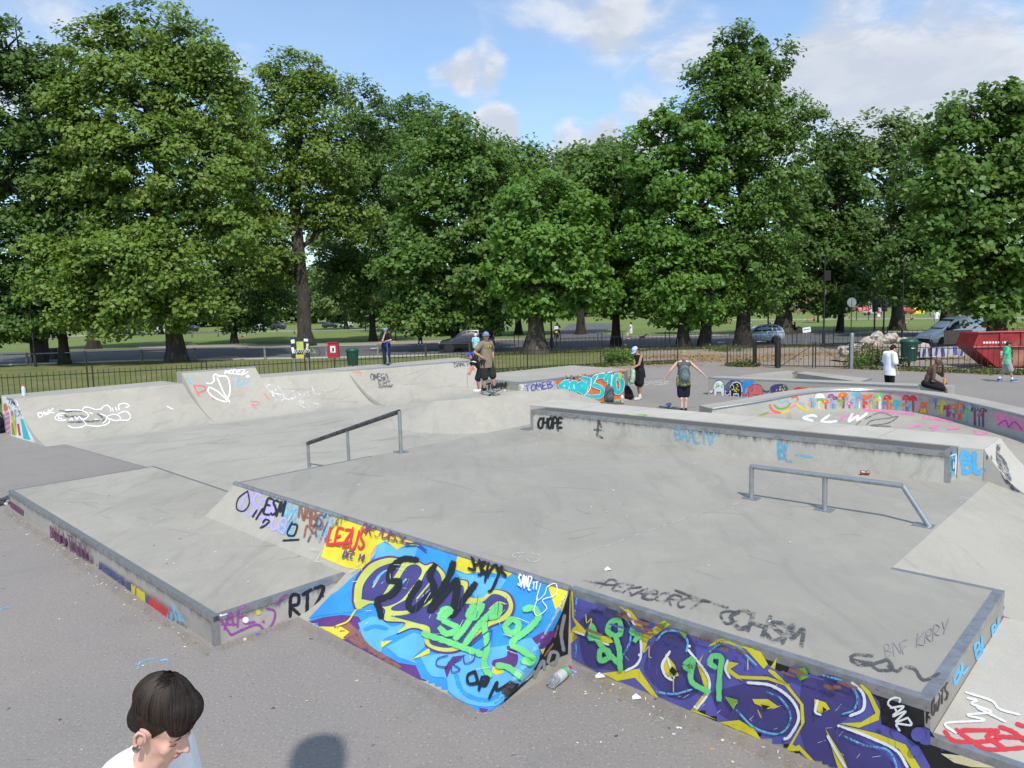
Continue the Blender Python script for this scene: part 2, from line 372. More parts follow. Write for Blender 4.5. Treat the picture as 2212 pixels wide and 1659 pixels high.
# ------------------------------------------------------------------ ground
def sheet(name, pts, z, mat, **k):
    mb = MB(); mb.add([Vector((p[0], p[1], z)) for p in pts], [tuple(range(len(pts)))])
    if sum(pts[i][0] * pts[(i + 1) % len(pts)][1] - pts[(i + 1) % len(pts)][0] * pts[i][1] for i in range(len(pts))) < 0: mb.f = [f[::-1] for f in mb.f]
    return mb.build(name, mat, kind='structure', **k)
def gp(*px): return [G(x, y) for x, y in px]
sheet('lawn', [(-1500, -60), (1500, -60), (1500, 2200), (-1500, 2200)], -.030, M_LAWN)
sheet('verge', [(-70, 27)] + gp((-60, 868), (300, 800), (900, 775), (1345, 770), (1345, 757), (1000, 768), (750, 774), (300, 781), (-150, 795)) + [(-80, 60)], -.022, M_VERGE)
sheet('verge', gp((-160, 868), (800, 868), (1060, 815), (1345, 790), (1345, 766), (900, 772), (300, 779), (-200, 796)), -.018, M_VERGE)
sheet('dirt_yard', gp((1335, 800), (1600, 820), (2400, 830), (2500, 742), (1700, 748), (1400, 757), (1330, 775)), -.014, M_DIRT)
road_near = ((-250, 797), (300, 779), (750, 772), (1000, 766), (1400, 754), (1700, 748), (2500, 741))
road_far = ((2500, 714), (1700, 723), (1330, 730), (1200, 734), (1000, 739), (750, 747), (300, 753), (-250, 768))
sheet('road', gp(*road_near, *road_far), -.010, M_ROAD)
sheet('pavement', gp((2500, 713.5), (1700, 722.5), (1330, 729.5), (1330, 725.5), (1700, 718), (2500, 709)), -.008, M_PAVE)
sheet('pavement', gp((300, 752.5), (750, 746.5), (1000, 738.5), (1170, 734.5), (1150, 731), (1000, 733), (750, 741), (300, 748)), -.008, M_PAVE)
sheet('side_road', gp((1175, 734), (1345, 729.5), (1290, 716), (1345, 704), (1335, 698), (1230, 699), (1215, 712)), -.006, M_ROAD)
sheet('footpath', gp((-150, 733), (300, 724), (700, 714), (1100, 704.5), (1100, 703.2), (700, 711.5), (300, 721), (-150, 729)), -.024, M_PAVE)
sheet('footpath', gp((1400, 693), (2300, 686.5), (2300, 684.5), (1400, 691)), -.024, M_PAVE)
def kerb(pts, w=.14, h=.11, name='kerb'):
    mb = MB(); q = [G(*p) for p in pts]
    for a, b in zip(q, q[1:]):
        d = (b - a).normalized(); n = Vector((-d.y, d.x, 0)) * w / 2
        mb.prism([a + n, b + n, b - n, a - n], -.02, h - .02)
    return mb.build(name, M_PALE, kind='structure')
kerb(((-250, 797.4), (300, 779.5), (750, 772.5), (1000, 766.5), (1400, 754.5)))
# painted give-way dashes on the road
for i, (x, y) in enumerate(((800, 752), (826, 750.5), (1550, 739), (1590, 738), (1630, 737))):
    sheet('road_marking', gp((x, y), (x + 14, y - .7), (x + 15, y + .4), (x + 1, y + 1.1)), -.004, PT['white'])
sheet('tarmac', [(-40, -14), (46, -14), (46, 20), W(-1, 30.1), W(-3.4, 29.55), W(-9, 28.0), W(-10.1, 27.5), W(-11.8, 28.4), (11.2, 37.0), (6.1, 39.0), (4.8, 38.2), (.8, 37.4), (-4, 35.3), (-8, 33.8), W(-26, 9), W(-26, -6), (-40, 14)], 0.0, M_TARMAC)
floor_poly = [W(-18.0, .35), W(-17.4, .55), W(-10.9, .9), W(-10.9, -.2), W(-6.4, -.2), W(-6.4, 8.2), W(-5, 8.4), W(-9.0, 12), W(-10.3, 14.6), W(-12.5, 12.6), W(-13.8, 16.6), W(-18, 16.4), W(-20, 10)]
sheet('concrete_floor', floor_poly, .006, M_CONC)
sheet('bowl_floor', [W(-6.6, 7.9), W(6.5, 7.9), W(6.5, 10.5), W(2.6, 12.6), W(.9, 14.9), W(-.3, 16.4), W(-1.6, 17.6), W(-3.3, 17.7), W(-4.6, 16), W(-5.2, 14.4), W(-6.1, 13.0), W(-6.6, 11.0)], .008, M_RAMP)
# ------------------------------------------------------------------ decals
def crop(x0, y0, s): return lambda p: ((x0 + p[0] / s) * .576, (y0 + p[1] / s) * .576)
K1 = crop(0, 1150, 2.212); K2 = crop(900, 1150, 2.212); K3 = crop(1700, 1150, 2.212); K4 = crop(2600, 1100, 1.784)
K5 = crop(0, 1700, 2.011); K6 = crop(800, 1750, 1.58); K7 = crop(2000, 1800, 1.2022); KA = crop(2740, 1700, 2.765)
KB = crop(3440, 1500, 3.3175); KC = crop(3240, 2000, 1.885); KD = crop(0, 1420, 5.53); KE = crop(1700, 1200, 5.185); KF = crop(2250, 1250, 4.424)
KG = crop(1900, 2300, 3.687); KH = crop(1080, 1180, 5.53); KI = crop(2640, 1080, 3.687)
K0 = lambda p: p
def bvh(*objs):
    vs = []; fs = []
    for o in objs:
        k = len(vs); mw = o.matrix_world if not o.parent else Matrix.Identity(4)
        vs += [mw @ v.co for v in o.data.vertices]; fs += [tuple(k + i for i in p.vertices) for p in o.data.polygons]
    return BVHTree.FromPolygons(vs, fs)
EYE = Vector((0, 0, CAMH))
def smooth(pts, step):
    """Catmull-Rom through pts, resampled"""
    p = [Vector((a, b)) for a, b in pts]; out = []
    if len(p) == 2: q = p
    else:
        q = []; e = [p[0] * 2 - p[1]] + p + [p[-1] * 2 - p[-2]]
        for i in range(1, len(e) - 2):
            n = max(2, int((e[i + 1] - e[i]).length / step))
            for k in range(n):
                t = k / n
                q.append(.5 * ((2 * e[i]) + (e[i + 1] - e[i - 1]) * t + (2 * e[i - 1] - 5 * e[i] + 4 * e[i + 1] - e[i + 2]) * t * t + (3 * e[i] - e[i - 1] - 3 * e[i + 1] + e[i + 2]) * t ** 3))
        q.append(p[-1])
    out = [q[0]]
    for a in q[1:]:
        d = (a - out[-1]).length
        if d > step * 1.6:
            n = int(d / step) + 1; b = out[-1].copy()
            for k in range(1, n + 1): out.append(b + (a - b) * k / n)
        elif d > step * .3: out.append(a)
    return out
def PXV(p): return Vector(PX(p))
class Decal:
    """flat paint on a surface: outlines are cast from the view onto the real geometry and lie on it"""
    def __init__(s, tree, base=.003, step=.0004): s.t = tree; s.mb = MB(); s.cols = []; s.off = base; s.step = step; s.grp = []; s.cov = []; s.far = 8.0
    def mi(s, c):
        if c not in s.cols: s.cols.append(c)
        return s.cols.index(c)
    def hit(s, p, off):
        d = ray(p[0], p[1]).normalized(); h = s.t.ray_cast(EYE, d)
        if h[0] is None:      # just off the edge: come back to the edge
            h = s.t.find_nearest(EYE + d * s.far)
            if h[0] is None or (PXV(h[0]) - Vector((p[0], p[1]))).length > 16: return None
        else: s.far = (h[0] - EYE).length
        n = h[1] if h[1].dot(d) < 0 else -h[1]
        return h[0] + n * off
    def put(s, pts, faces, c, offs=None, cov=None):
        w = [s.hit(p, s.off + (offs[i] if offs else 0)) for i, p in enumerate(pts)]
        ok = [f for f in faces if all(w[i] is not None for i in f) and max((w[f[a]] - w[f[a - 1]]).length for a in range(len(f))) < .9]
        use = sorted({i for f in ok for i in f}); m = {i: k for k, i in enumerate(use)}
        if ok:
            s.mb.add([w[i] for i in use], [tuple(m[i] for i in f) for f in ok], s.mi(c)); s.cov += [cov[i] if cov else 1.0 for i in use]; xs = [pts[i][0] for i in use]; ys = [pts[i][1] for i in use]; s.grp.append((min(xs), min(ys), max(xs), max(ys), len(s.mb.f) - len(ok), len(s.mb.f)))
        s.off += s.step
    def poly(s, c, pts, K=K0, g=7.0, curve=False):
        q = [Vector(K(p)) for p in pts]
        q = smooth([tuple(p) for p in q] + [tuple(q[0])], 3.0)[:-1] if curve else q
        ring = []
        for i, a in enumerate(q):
            b = q[(i + 1) % len(q)]; n = max(1, int((b - a).length / g))
            ring += [a + (b - a) * k / n for k in range(n)]
        n = len(ring); xs = [p.x for p in ring]; ys = [p.y for p in ring]; inner = []
        y = min(ys) + g / 2
        while y < max(ys):
            x = min(xs) + g / 2
            while x < max(xs):
                ins = False; j = n - 1
                for i in range(n):
                    if (ys[i] > y) != (ys[j] > y) and x < (xs[j] - xs[i]) * (y - ys[i]) / (ys[j] - ys[i]) + xs[i]: ins = not ins
                    j = i
                if ins: inner.append(Vector((x, y)))
                x += g
            y += g
        r = delaunay_2d_cdt(ring + inner, [], [list(range(n))], 1, 1e-4)
        s.put([tuple(p) for p in r[0]], [tuple(f) for f in r[2]], c); return s
    def line(s, c, w, pts, K=K0, step=4.0, taper=False, soft=.28):
        """w: width in the photograph's 2212-pixel scale; the rim fades like sprayed paint"""
        q = smooth([K(p) for p in pts], step); n = len(q); vs = []; offs = []; cov = []
        for i, p in enumerate(q):
            t = (q[min(i + 1, n - 1)] - q[max(i - 1, 0)]); t = t.normalized() if t.length else Vector((1, 0)); nn = Vector((-t.y, t.x))
            ww = w / 2 * (.8 if i in (0, n - 1) else 1) * (1 + .10 * math.sin(i * .9 + p.x)); e = t * (-w * .3 if i == 0 else (w * .3 if i == n - 1 else 0))
            end = 0.0 if i in (0, n - 1) else 1.0
            for k, cv_ in ((1 + soft, 0), (1 - soft, 1), (-1 + soft, 1), (-1 - soft, 0)): vs.append(p + nn * ww * k + e); cov.append(cv_ * max(end, .55)); offs.append(i / n * .0003)
        s.put([tuple(p) for p in vs], [(4 * i + k, 4 * i + k + 1, 4 * i + k + 5, 4 * i + k + 4) for i in range(n - 1) for k in range(3)], c, offs, cov); return s
    def lines(s, c, w, polys, K=K0, step=4.0):
        for p in polys: s.line(c, w, p, K, step)
        return s
    def dot(s, c, r, p, K=K0, ky=1.0):
        x, y = K(p); s.poly(c, [(x + r * math.cos(a * PI / 5), y + ky * r * math.sin(a * PI / 5)) for a in range(10)], g=max(3, r)); return s
    def build(s, parent, label=None, name='graffiti_tag', gap=9):
        if not s.mb.f: return None
        # shapes that stand apart from each other become parts of their own
        par = list(range(len(s.grp)))
        def root(i):
            while par[i] != i: i = par[i]
            return i
        for i, a in enumerate(s.grp):
            for j in range(i):
                b = s.grp[j]
                if a[0] - gap < b[2] and b[0] - gap < a[2] and a[1] - gap < b[3] and b[1] - gap < a[3]: par[root(j)] = root(i)
        first = None
        for k in sorted({root(i) for i in par}):
            fi = [f for i, g_ in enumerate(s.grp) if root(i) == k for f in range(g_[4], g_[5])]; use = sorted({v for f in fi for v in s.mb.f[f]}); m = {v: q for q, v in enumerate(use)}
            cols = sorted({s.mb.m[f] for f in fi}); mb = MB(); mb.v = [s.mb.v[v] for v in use]; mb.f = [tuple(m[v] for v in s.mb.f[f]) for f in fi]; mb.m = [cols.index(s.mb.m[f]) for f in fi]
            o = mb.build(name, [PT[s.cols[c]] for c in cols], parent)
            at_ = o.data.attributes.new('cov', 'FLOAT', 'POINT'); at_.data.foreach_set('value', [s.cov[v] for v in use])
            if label: o['label'] = label
            first = first or o
        return first
# ------------------------------------------------------------------ main deck
def edge_bar(p, q, w=.055, h=.05, parent=None, mat=None, name='steel_edge', up=.003, inset=None):
    p = Vector(p); q = Vector(q); d = (q - p).normalized(); n = Vector((-d.y, d.x, 0)).normalized() * (1 if inset is None else inset)
    mb = MB(); o = -n * .004
    mb.add([p + o + Vector((0, 0, up)), q + o + Vector((0, 0, up)), q + n * w + Vector((0, 0, up)), p + n * w + Vector((0, 0, up)),
            p + o - Vector((0, 0, h)), q + o - Vector((0, 0, h)), q + n * w - Vector((0, 0, h)), p + n * w - Vector((0, 0, h))],
           [(0, 1, 2, 3), (7, 6, 5, 4), (4, 5, 1, 0), (5, 6, 2, 1), (6, 7, 3, 2), (7, 4, 0, 3)])
    return mb.build(name, mat or M_STEEL, parent)
deck = thing('skate_deck', W(-1.8, 3.5), 'large raised concrete skate deck with steel edges in the centre of the park', 'skate ramp')
dz = .70
top = MB().prism([W(-6.5, 0), W(2.88, 0), W(2.88, 2.3), W(2.0, 2.3), W(2.0, 7.6), W(-6.5, 7.6)], -.05, dz).build('deck_slab', M_DECK, deck)
mb = MB(); mb.prism([W(2.0, 2.3), W(4.9, 2.3), W(4.9, 7.0), W(2.0, 7.0)], [-.05] * 4, [dz, -.02, -.02, dz]); se_bank = mb.build('side_bank', M_RAMP, deck)
MB().prism([W(-6.5, 2.47), W(-8.6, 2.47), W(-8.6, 7.6), W(-6.5, 7.6)], [-.05] * 4, [dz, -.01, -.01, dz]).build('far_bank', M_RAMP, deck)
# curved bank along the front, u -6.5 .. 0
def qprof(n=14, run=1.1, h=.7, p=1.42): return [(-run * (1 - k / n), h * (k / n) ** p) for k in range(n + 1)]
mb = MB(); pr = qprof()
mb.grid([[W(-6.5 + 6.5 * i / 20, a, z) for a, z in pr] for i in range(21)][::-1])
for uu, fl in ((-6.5, 0), (0.0, 1)):
    o = len(mb.v); mb.v += [W(uu, a, z) for a, z in pr] + [W(uu, 0, 0)]
    f = tuple(o + i for i in range(len(pr) + 1)); mb.f.append(f if fl else f[::-1]); mb.m.append(0)
bank = mb.build('curved_bank', M_RAMP, deck, smooth=True)
MB().tube([W(-6.52, .0, dz - .01), W(.0, .0, dz - .01)], .034, 10).build('round_coping', M_STEEL, deck, smooth=True)
edge_bar(W(.0, 0, dz), W(2.88, 0, dz), .07, .07, deck); edge_bar(W(2.88, 0.072, dz), W(2.88, 2.3, dz), .075, .05, deck)
edge_bar(W(2.802, 2.3, dz), W(2.0, 2.3, dz), .05, .05, deck); edge_bar(W(-6.5, 2.47, dz), W(-6.5, .04, dz), .045, .05, deck)
apron = MB().prism([W(2.885, 0.0), W(7.5, 0.0), W(7.5, 2.29), W(2.885, 2.29)], -.05, .47).build('low_apron', M_PALE, deck)
edge_bar(W(2.885, 0, .47), W(7.5, 0, .47), .06, .05, deck)
# ------------------------------------------------------------------ low deck
low = thing('skate_deck', W(-7, -.9), 'long low concrete manual pad with chipped steel edge in front of the curved bank', 'skate ramp')
lz = .30
lowm = MB().prism([W(-10.96, -2.0), W(-2.85, -2.0), W(-2.85, -.05), W(-6.49, -.05), W(-6.51, .42), W(-10.96, .42)], -.05, lz)
lowm.m = [0, 1] + [0] * 6; low_slab = lowm.build('deck_slab', [M_LOWF, M_LOWD], low)
edge_bar(W(-10.96, -2.0, lz), W(-2.85, -2.0, lz), .06, .06, low); edge_bar(W(-2.85, -1.94, lz), W(-2.85, -.48, lz), .06, .06, low)
edge_bar(W(-10.96, .42, lz), W(-10.96, -1.94, lz), .06, .06, low); edge_bar(W(-6.55, .42, lz), W(-10.9, .42, lz), .04, .05, low)
MB().box(W(-2.875, -1.975, .12), (.06, .06, .25), Rz(TH)).build('corner_post', M_STEEL, low); MB().box(W(-10.93, -1.975, .12), (.07, .06, .25), Rz(TH)).build('corner_post', M_STEEL, low)
# ------------------------------------------------------------------ ledge and hubba wall
ledge = thing('grind_ledge', W(-2.2, 6.4), 'long concrete grind ledge with steel edge standing across the deck', 'ledge')
led_face = MB().prism([W(-5.98, 6.12), W(1.62, 6.12), W(1.62, 6.6), W(-5.98, 6.6)], dz - .02, 1.12).build('ledge_block', [M_FACE], ledge)
edge_bar(W(-5.98, 6.12, 1.12), W(1.62, 6.12, 1.12), .08, .065, ledge)
edge_bar(W(1.62, 6.202, 1.12), W(1.62, 6.6, 1.12), .09, .07, ledge)
edge_bar(W(-5.98, 6.6, 1.12), W(-5.98, 6.202, 1.12), .09, .07, ledge)
for uu in (-5.955, 1.595): MB().box(W(uu, 6.15, .875), (.07, .07, .35), Rz(TH)).build('corner_post', M_STEEL, ledge)
MB().box(W(-6.1, 6.12, .712), (.22, .18, .012), Rz(TH)).build('foot_plate', M_GALV, ledge)
wall = thing('hubba_wall', W(-2.2, 7.1), 'pale concrete wall behind the grind ledge with a curved end', 'wall')
capm = MB(); capm.prism([W(-6.45, 6.603), W(-6.5, 7.0), W(-6.62, 7.62), W(1.93, 7.6), W(1.93, 6.52), W(1.63, 6.5), W(1.63, 6.603)], dz - .02, 1.135)
hub = capm.build('wall_block', M_PALE, wall)
mb = MB(); n = 12
prof = [(.62 * k / n, 1.135 - .56 * (1 - (1 - k / n) ** 1.7)) for k in range(n + 1)]
mb.grid([[W(1.935 + a, 6.52 - .12 * (a / .62), z), W(1.935 + a, 7.6, z)] for a, z in prof])
o = len(mb.v); mb.v += [W(1.935 + a, 6.52 - .12 * (a / .62), z) for a, z in prof] + [W(1.935 + .62, 6.40, .4), W(1.935, 6.52, .4)]; mb.f.append(tuple(o + i for i in range(n + 3))[::-1]); mb.m.append(0)
hub_end = mb.build('end_ramp', M_PALE, wall, smooth=True)
mb = MB(); mb.grid([[W(-6.5 + 8.4 * i, 7.62 + 1.15 * k / 8, 1.12 - 1.1 * (1 - (1 - k / 8) ** 1.6)) for i in (1, 0)] for k in range(9)]); mb.build('back_bank', M_RAMP, wall, smooth=True)
pk = W(-1.35, 7.95, 0); MB().add([pk + Vector((-.14, 0, .9)), pk + Vector((.14, 0, .9)), pk + Vector((.02, .02, 1.22)), pk + Vector((0, .12, .9))], [(0, 1, 2), (1, 3, 2), (3, 0, 2), (0, 3, 1)]).build('broken_post', M_RAMP, wall)
# joints in the pale capping
for uu in (-5.2, -4.05, -2.9, -1.75, -.6, .55): MB().box(W(uu, 7.1, 1.137), (.012, .98, .003), Rz(TH)).build('capping_joint', M_RAMP, wall)
# ------------------------------------------------------------------ rails
def foot(p, parent, s=.2): MB().box(Vector(p) + Vector((0, 0, .006)), (s, s * .8, .012), Rz(TH)).build('foot_plate', M_GALV, parent)
r1, r2, r3 = W(0.0, 0, 0), 0, 0
r1 = G(1623, 1077, dz); r2 = G(1782.5, 1101, dz); r3 = G(2008, 1138, dz)
dr = (r3 - r1).normalized(); r2 = r1 + dr * (r2 - r1).dot(dr)
rail = thing('grind_rail', r1, 'low flat galvanised grind rail with one slanted leg on the deck', 'grind rail')
e = r1 + (r3 - r1) * .862
MB().tube([r1 + Vector((0, 0, .42)), e + Vector((0, 0, .42))], .032, 12).build('rail', M_GALV, rail, smooth=True)
MB().tube([r1 + Vector((0, 0, 0)), r1 + Vector((0, 0, .40)), r1 + Vector((0, 0, .435)) + dr * .01], .030, 12).build('leg', M_GALV, rail, smooth=True)
MB().tube([r2, r2 + Vector((0, 0, .40))], .030, 12).build('leg', M_GALV, rail, smooth=True)
MB().tube([r3 + Vector((0, 0, .0)), e + Vector((0, 0, .425))], .030, 12).build('leg', M_GALV, rail, smooth=True)
for q in (r1, r2, r3 - dr * .06): foot(q, rail)
a0 = W(-6.32, 3.0, dz); a1 = W(-8.0, 3.0, 0); a2 = W(-9.5, 3.0, 0)
rail2 = thing('grind_rail', a0, 'sloping handrail with scraped dark top running down off the deck', 'grind rail')
t0 = a0 + Vector((0, 0, .74)); t2 = a2 + Vector((0, 0, .52)); t1 = t0 + (t2 - t0) * ((a1 - a0).length / (a2 - a0).length) if 0 else t0.lerp(t2, (9.5 - 8.0) / 0 if 0 else (8.0 - 6.32) / (9.5 - 6.32))
MB().tube([t0, t2], .042, 12).build('rail', M_RAILTOP, rail2, smooth=True)
MB().tube([a0, t0 + Vector((0, 0, .01))], .034, 12).build('leg', M_GALV, rail2, smooth=True); MB().tube([W(-8.0, 3, 0), t1 - Vector((0, 0, .02))], .03, 12).build('leg', M_GALV, rail2, smooth=True); MB().tube([a2, t2 + Vector((0, 0, .005))], .032, 12).build('leg', M_GALV, rail2, smooth=True)
foot(a0, rail2, .24)
# ------------------------------------------------------------------ pyramid
pyr = thing('pyramid_ramp', W(-10.8, 10), 'pale concrete pyramid hip where the man in the brown T-shirt stands', 'skate ramp')
base = [(-13.7, 7.6), (-12.5, 7.2), (-11.1, 7.15), (-10.0, 7.5), (-9.3, 8.3), (-8.95, 9.6), (-9.0, 11.4), (-9.5, 13.1), (-10.35, 14.7)]
crest = [(-13.7, 7.7, .0), (-12.6, 8.05, .34), (-11.6, 8.3, .68), (-11.1, 8.65, .71), (-10.8, 9.3, .72), (-10.6, 10.2, .72), (-10.42, 11.3, .72), (-10.3, 12.4, .70), (-10.45, 14.6, .03)]
mb = MB(); rows = []
for k in range(9):
    t = k / 8; row = []
    for (bu, bv), (cu, cv_, cz) in zip(base, crest):
        z = cz * (t ** 1.06)
        row.append(W(bu + (cu - bu) * t, bv + (cv_ - bv) * t, .004 + z))
    rows.append(row)
# smooth along the loft
def densify(row, n=4):
    out = []
    for i in range(len(row) - 1):
        p0, p1, p2, p3 = row[max(i - 1, 0)], row[i], row[i + 1], row[min(i + 2, len(row) - 1)]
        for k in range(n):
            t = k / n; out.append(.5 * ((2 * p1) + (p2 - p0) * t + (2 * p0 - 5 * p1 + 4 * p2 - p3) * t * t + (3 * p1 - p0 - 3 * p2 + p3) * t ** 3))
    return out + [row[-1]]
rows = [[r[0].lerp(r[0], 0)] and [a_.lerp(b_, k_ / 4) for a_, b_ in zip(r, r[1:]) for k_ in range(4)] + [r[-1]] for r in rows]
mb.grid(rows); pyr_face = mb.build('sloping_face', M_RAMP, pyr, smooth=True)
cr = rows[-1]
lf = [W(-13.9, 9.2, .004), W(-13.6, 10.6, .004), W(-13.0, 11.3, .004)]
platform = MB(); ctr = [W(-11.3, 9.9, .72), W(-11.2, 11.05, .72), W(-10.7, 12.6, .70), W(-10.6, 14.5, .03)]
platform.add(cr[8:] + [W(-10.7, 14.4, .03), W(-10.75, 13.0, .62), W(-11.0, 11.15, .725), W(-11.9, 11.25, .725), W(-11.7, 9.6, .70)], [tuple(range(len(cr) - 8 + 5))])
platform.build('flat_top', M_CONC, pyr)
mb = MB(); mb.grid([[cr[0], cr[2], cr[4], cr[6], cr[8], W(-11.7, 9.6, .70), W(-11.9, 11.25, .725)], [W(-14.4, 8.3, .003), W(-14.4, 8.8, .003), W(-14.3, 9.4, .003), W(-14.2, 10, .003), W(-14.0, 10.6, .003), W(-13.8, 11.2, .003), W(-13.4, 12, .003)]]); mb.build('rear_slope', M_CONC, pyr, smooth=True)
# ------------------------------------------------------------------ platform with the turquoise lettering
rp = thing('raised_platform', W(-11.8, 13.8), 'grey concrete platform with a turquoise and orange lettered front', 'skate ramp')
P1, P2, P3 = W(-12.95, 11.4), W(-11.0, 11.1), W(-10.25, 15.65)
rtop = MB().prism([P1, P2, P3, W(-10.7, 16.5), W(-13.6, 16.9), W(-14.1, 12.8)], -.05, .98); rp_slab = rtop.build('platform_block', [M_CONC], rp)
for a, b in ((P1, P2), (P2, P3)): edge_bar(Vector((a.x, a.y, .98)), Vector((b.x, b.y, .98)), .08, .06, rp, M_GALV)
# ------------------------------------------------------------------ quarter pipes along the back left
def quarter(name, label, b0, b1, t0, t1, k0, k1, h, side=True, pw=1.6, mat=M_RAMP, cop=True):
    q = thing(name, W(*b0), label, 'skate ramp'); mb = MB(); n = 14; prof = [(k / n, (k / n) ** pw) for k in range(n + 1)]
    L = lambda a, b, t: (a[0] + (b[0] - a[0]) * t, a[1] + (b[1] - a[1]) * t)
    rows = []
    for i in range(13):
        s_ = i / 12; bb = L(b0, b1, s_); tt = L(t0, t1, s_); rows.append([W(*L(bb, tt, a), .004 + z * h) for a, z in prof])
    mb.grid(rows[::-1]); f = mb.build('curved_face', mat, q, smooth=True)
    d = MB().prism([W(*t0), W(*t1), W(*k1), W(*k0)], -.05, h + .004); dk = d.build('top_deck', M_CONC, q)
    sd_ = []
    for bb, tt, fl in ((b0, t0, 0), (b1, t1, 1)):
        s2 = MB(); vs = [W(*L(bb, tt, a), .004 + z * h) for a, z in prof] + [W(*tt, -.02)]
        s2.add(vs, [tuple(range(len(vs)))[::-1] if fl else tuple(range(len(vs)))]); sd_.append(s2.build('side_wall', M_PALE, q))
    if cop: MB().tube([W(*t0, h), W(*t1, h)], .03, 8).build('coping', M_GALV, q, smooth=True)
    return q, f, dk, sd_
q1 = quarter('quarter_pipe', 'left quarter pipe with white bubble lettering and a painted side wall', (-17.45, .15), (-17.5, 4.66), (-19.9, .02), (-19.88, 4.66), (-21.5, .05), (-21.6, 4.66), 1.10, cop=False)
q2 = quarter('quarter_pipe', 'taller quarter pipe section with a white outlined shield', (-17.55, 4.67), (-17.35, 7.05), (-19.95, 4.67), (-19.65, 7.05), (-20.35, 4.67), (-20.05, 7.05), 1.46)
q3 = quarter('quarter_pipe', 'quarter pipe section with large faint white letters next to the tall section', (-17.4, 7.06), (-16.7, 9.95), (-19.3, 7.06), (-18.62, 10.1), (-20.9, 7.06), (-20.45, 10.1), 1.10, cop=False)
q4 = quarter('quarter_pipe', 'far quarter pipe section with grey tags and steel coping below the scooter boy', (-16.15, 10.0), (-16.3, 15.7), (-18.7, 10.12), (-17.9, 15.8), (-20.4, 10.12), (-20.1, 16.9), 1.12)
# ------------------------------------------------------------------ curved wall with painted mushrooms
cw = thing('curved_wall', W(-2.5, 17.5), 'low curved concrete wall painted with a row of mushrooms', 'wall')
arc = [(-5.75, 13.35), (-4.95, 14.6), (-4.4, 15.9), (-3.85, 16.9), (-3.1, 17.5), (-2.4, 17.62), (-1.65, 17.4), (-.8, 16.75), (-.1, 15.95), (1.27, 14.3), (2.2, 12.7), (3.2, 10.4)]
hz = [.30, .42, .52, .56, .56, .56, .55, .54, .54, .53, .52, .52]
ap = densify([Vector((a, b, h)) for (a, b), h in zip(arc, hz)], 5)
mb = MB(); inn = []; outr = []
for i, p in enumerate(ap):
    t = ap[min(i + 1, len(ap) - 1)] - ap[max(i - 1, 0)]; t = Vector((t.x, t.y, 0)).normalized(); nn = Vector((-t.y, t.x, 0)) 
    inn.append(p); outr.append(Vector((p.x, p.y, p.z)) + nn * (.75 if i > 4 else .75))
lower = [W(p.x, p.y, .0) for p in inn]; upper = [W(p.x, p.y, p.z) for p in inn]; ub = [W(p.x, p.y, inn[i].z) for i, p in enumerate(outr)]; lb = [W(p.x, p.y, 0) for p in outr]
mb.grid([lower, upper]); cw_face = mb.build('painted_face', concrete('concrete_curved_face', (.47, .455, .41), (.39, .375, .335), .7), cw, smooth='all')
mb = MB(); mb.grid([upper, ub]); mb.grid([ub, lb]); mb.add([lower[0], upper[0], ub[0], lb[0]], [(0, 1, 2, 3)]); mb.add([lower[-1], upper[-1], ub[-1], lb[-1]], [(3, 2, 1, 0)]); cw_top = mb.build('wall_top', M_CONC, cw)
MB().tube([p + Vector((0, 0, .0)) for p in upper], .035, 6).build('coping', M_GALV, cw, smooth=True)
# ------------------------------------------------------------------ wall with painted elephants, manual pads
ew = thing('low_wall', W(-5, 19.3), 'low concrete wall painted with a row of coloured elephants', 'wall')
ew_b = MB().prism([W(-8.55, 18.3), W(-1.25, 18.75), W(-1.2, 19.5), W(-8.5, 19.05)], -.02, .61).build('wall_block', M_CONC, ew)
edge_bar(W(-8.55, 18.3, .61), W(-1.25, 18.75, .61), .07, .04, ew, M_GALV)
def pad(pts, h, label):
    q = [G(x, y, h) for x, y in pts]; t = thing('manual_pad', (q[0].x, q[0].y, 0), label, 'skate ramp')
    MB().prism(q, -.02, h).build('pad_block', M_CONC, t); edge_bar(q[3], q[2], .07, .05, t, M_GALV); return t
pad(((1722, 806), (1741, 802), (1884, 818), (1860, 825)), .22, 'low concrete pad behind the elephant wall ending near the white T-shirt')
pad(((1600, 811), (1700, 800.5), (1722, 802.5), (1712, 806)), .25, 'low wedge-shaped concrete pad behind the painted elephants')
PLAT = .20
# foreground platform the near man stands on, below the frame
fp = thing('viewing_platform', (-.8, 1.2, 0), 'concrete platform under the dark-haired man in the white T-shirt', 'skate ramp')
MB().prism([(-3.5, -4), (3, -4), (3, 2.55), (-3.5, 2.55)], -.02, PLAT).build('platform_block', M_PALE, fp); edge_bar((-3.5, 2.55, PLAT), (3, 2.55, PLAT), .06, .06, fp, inset=-1)
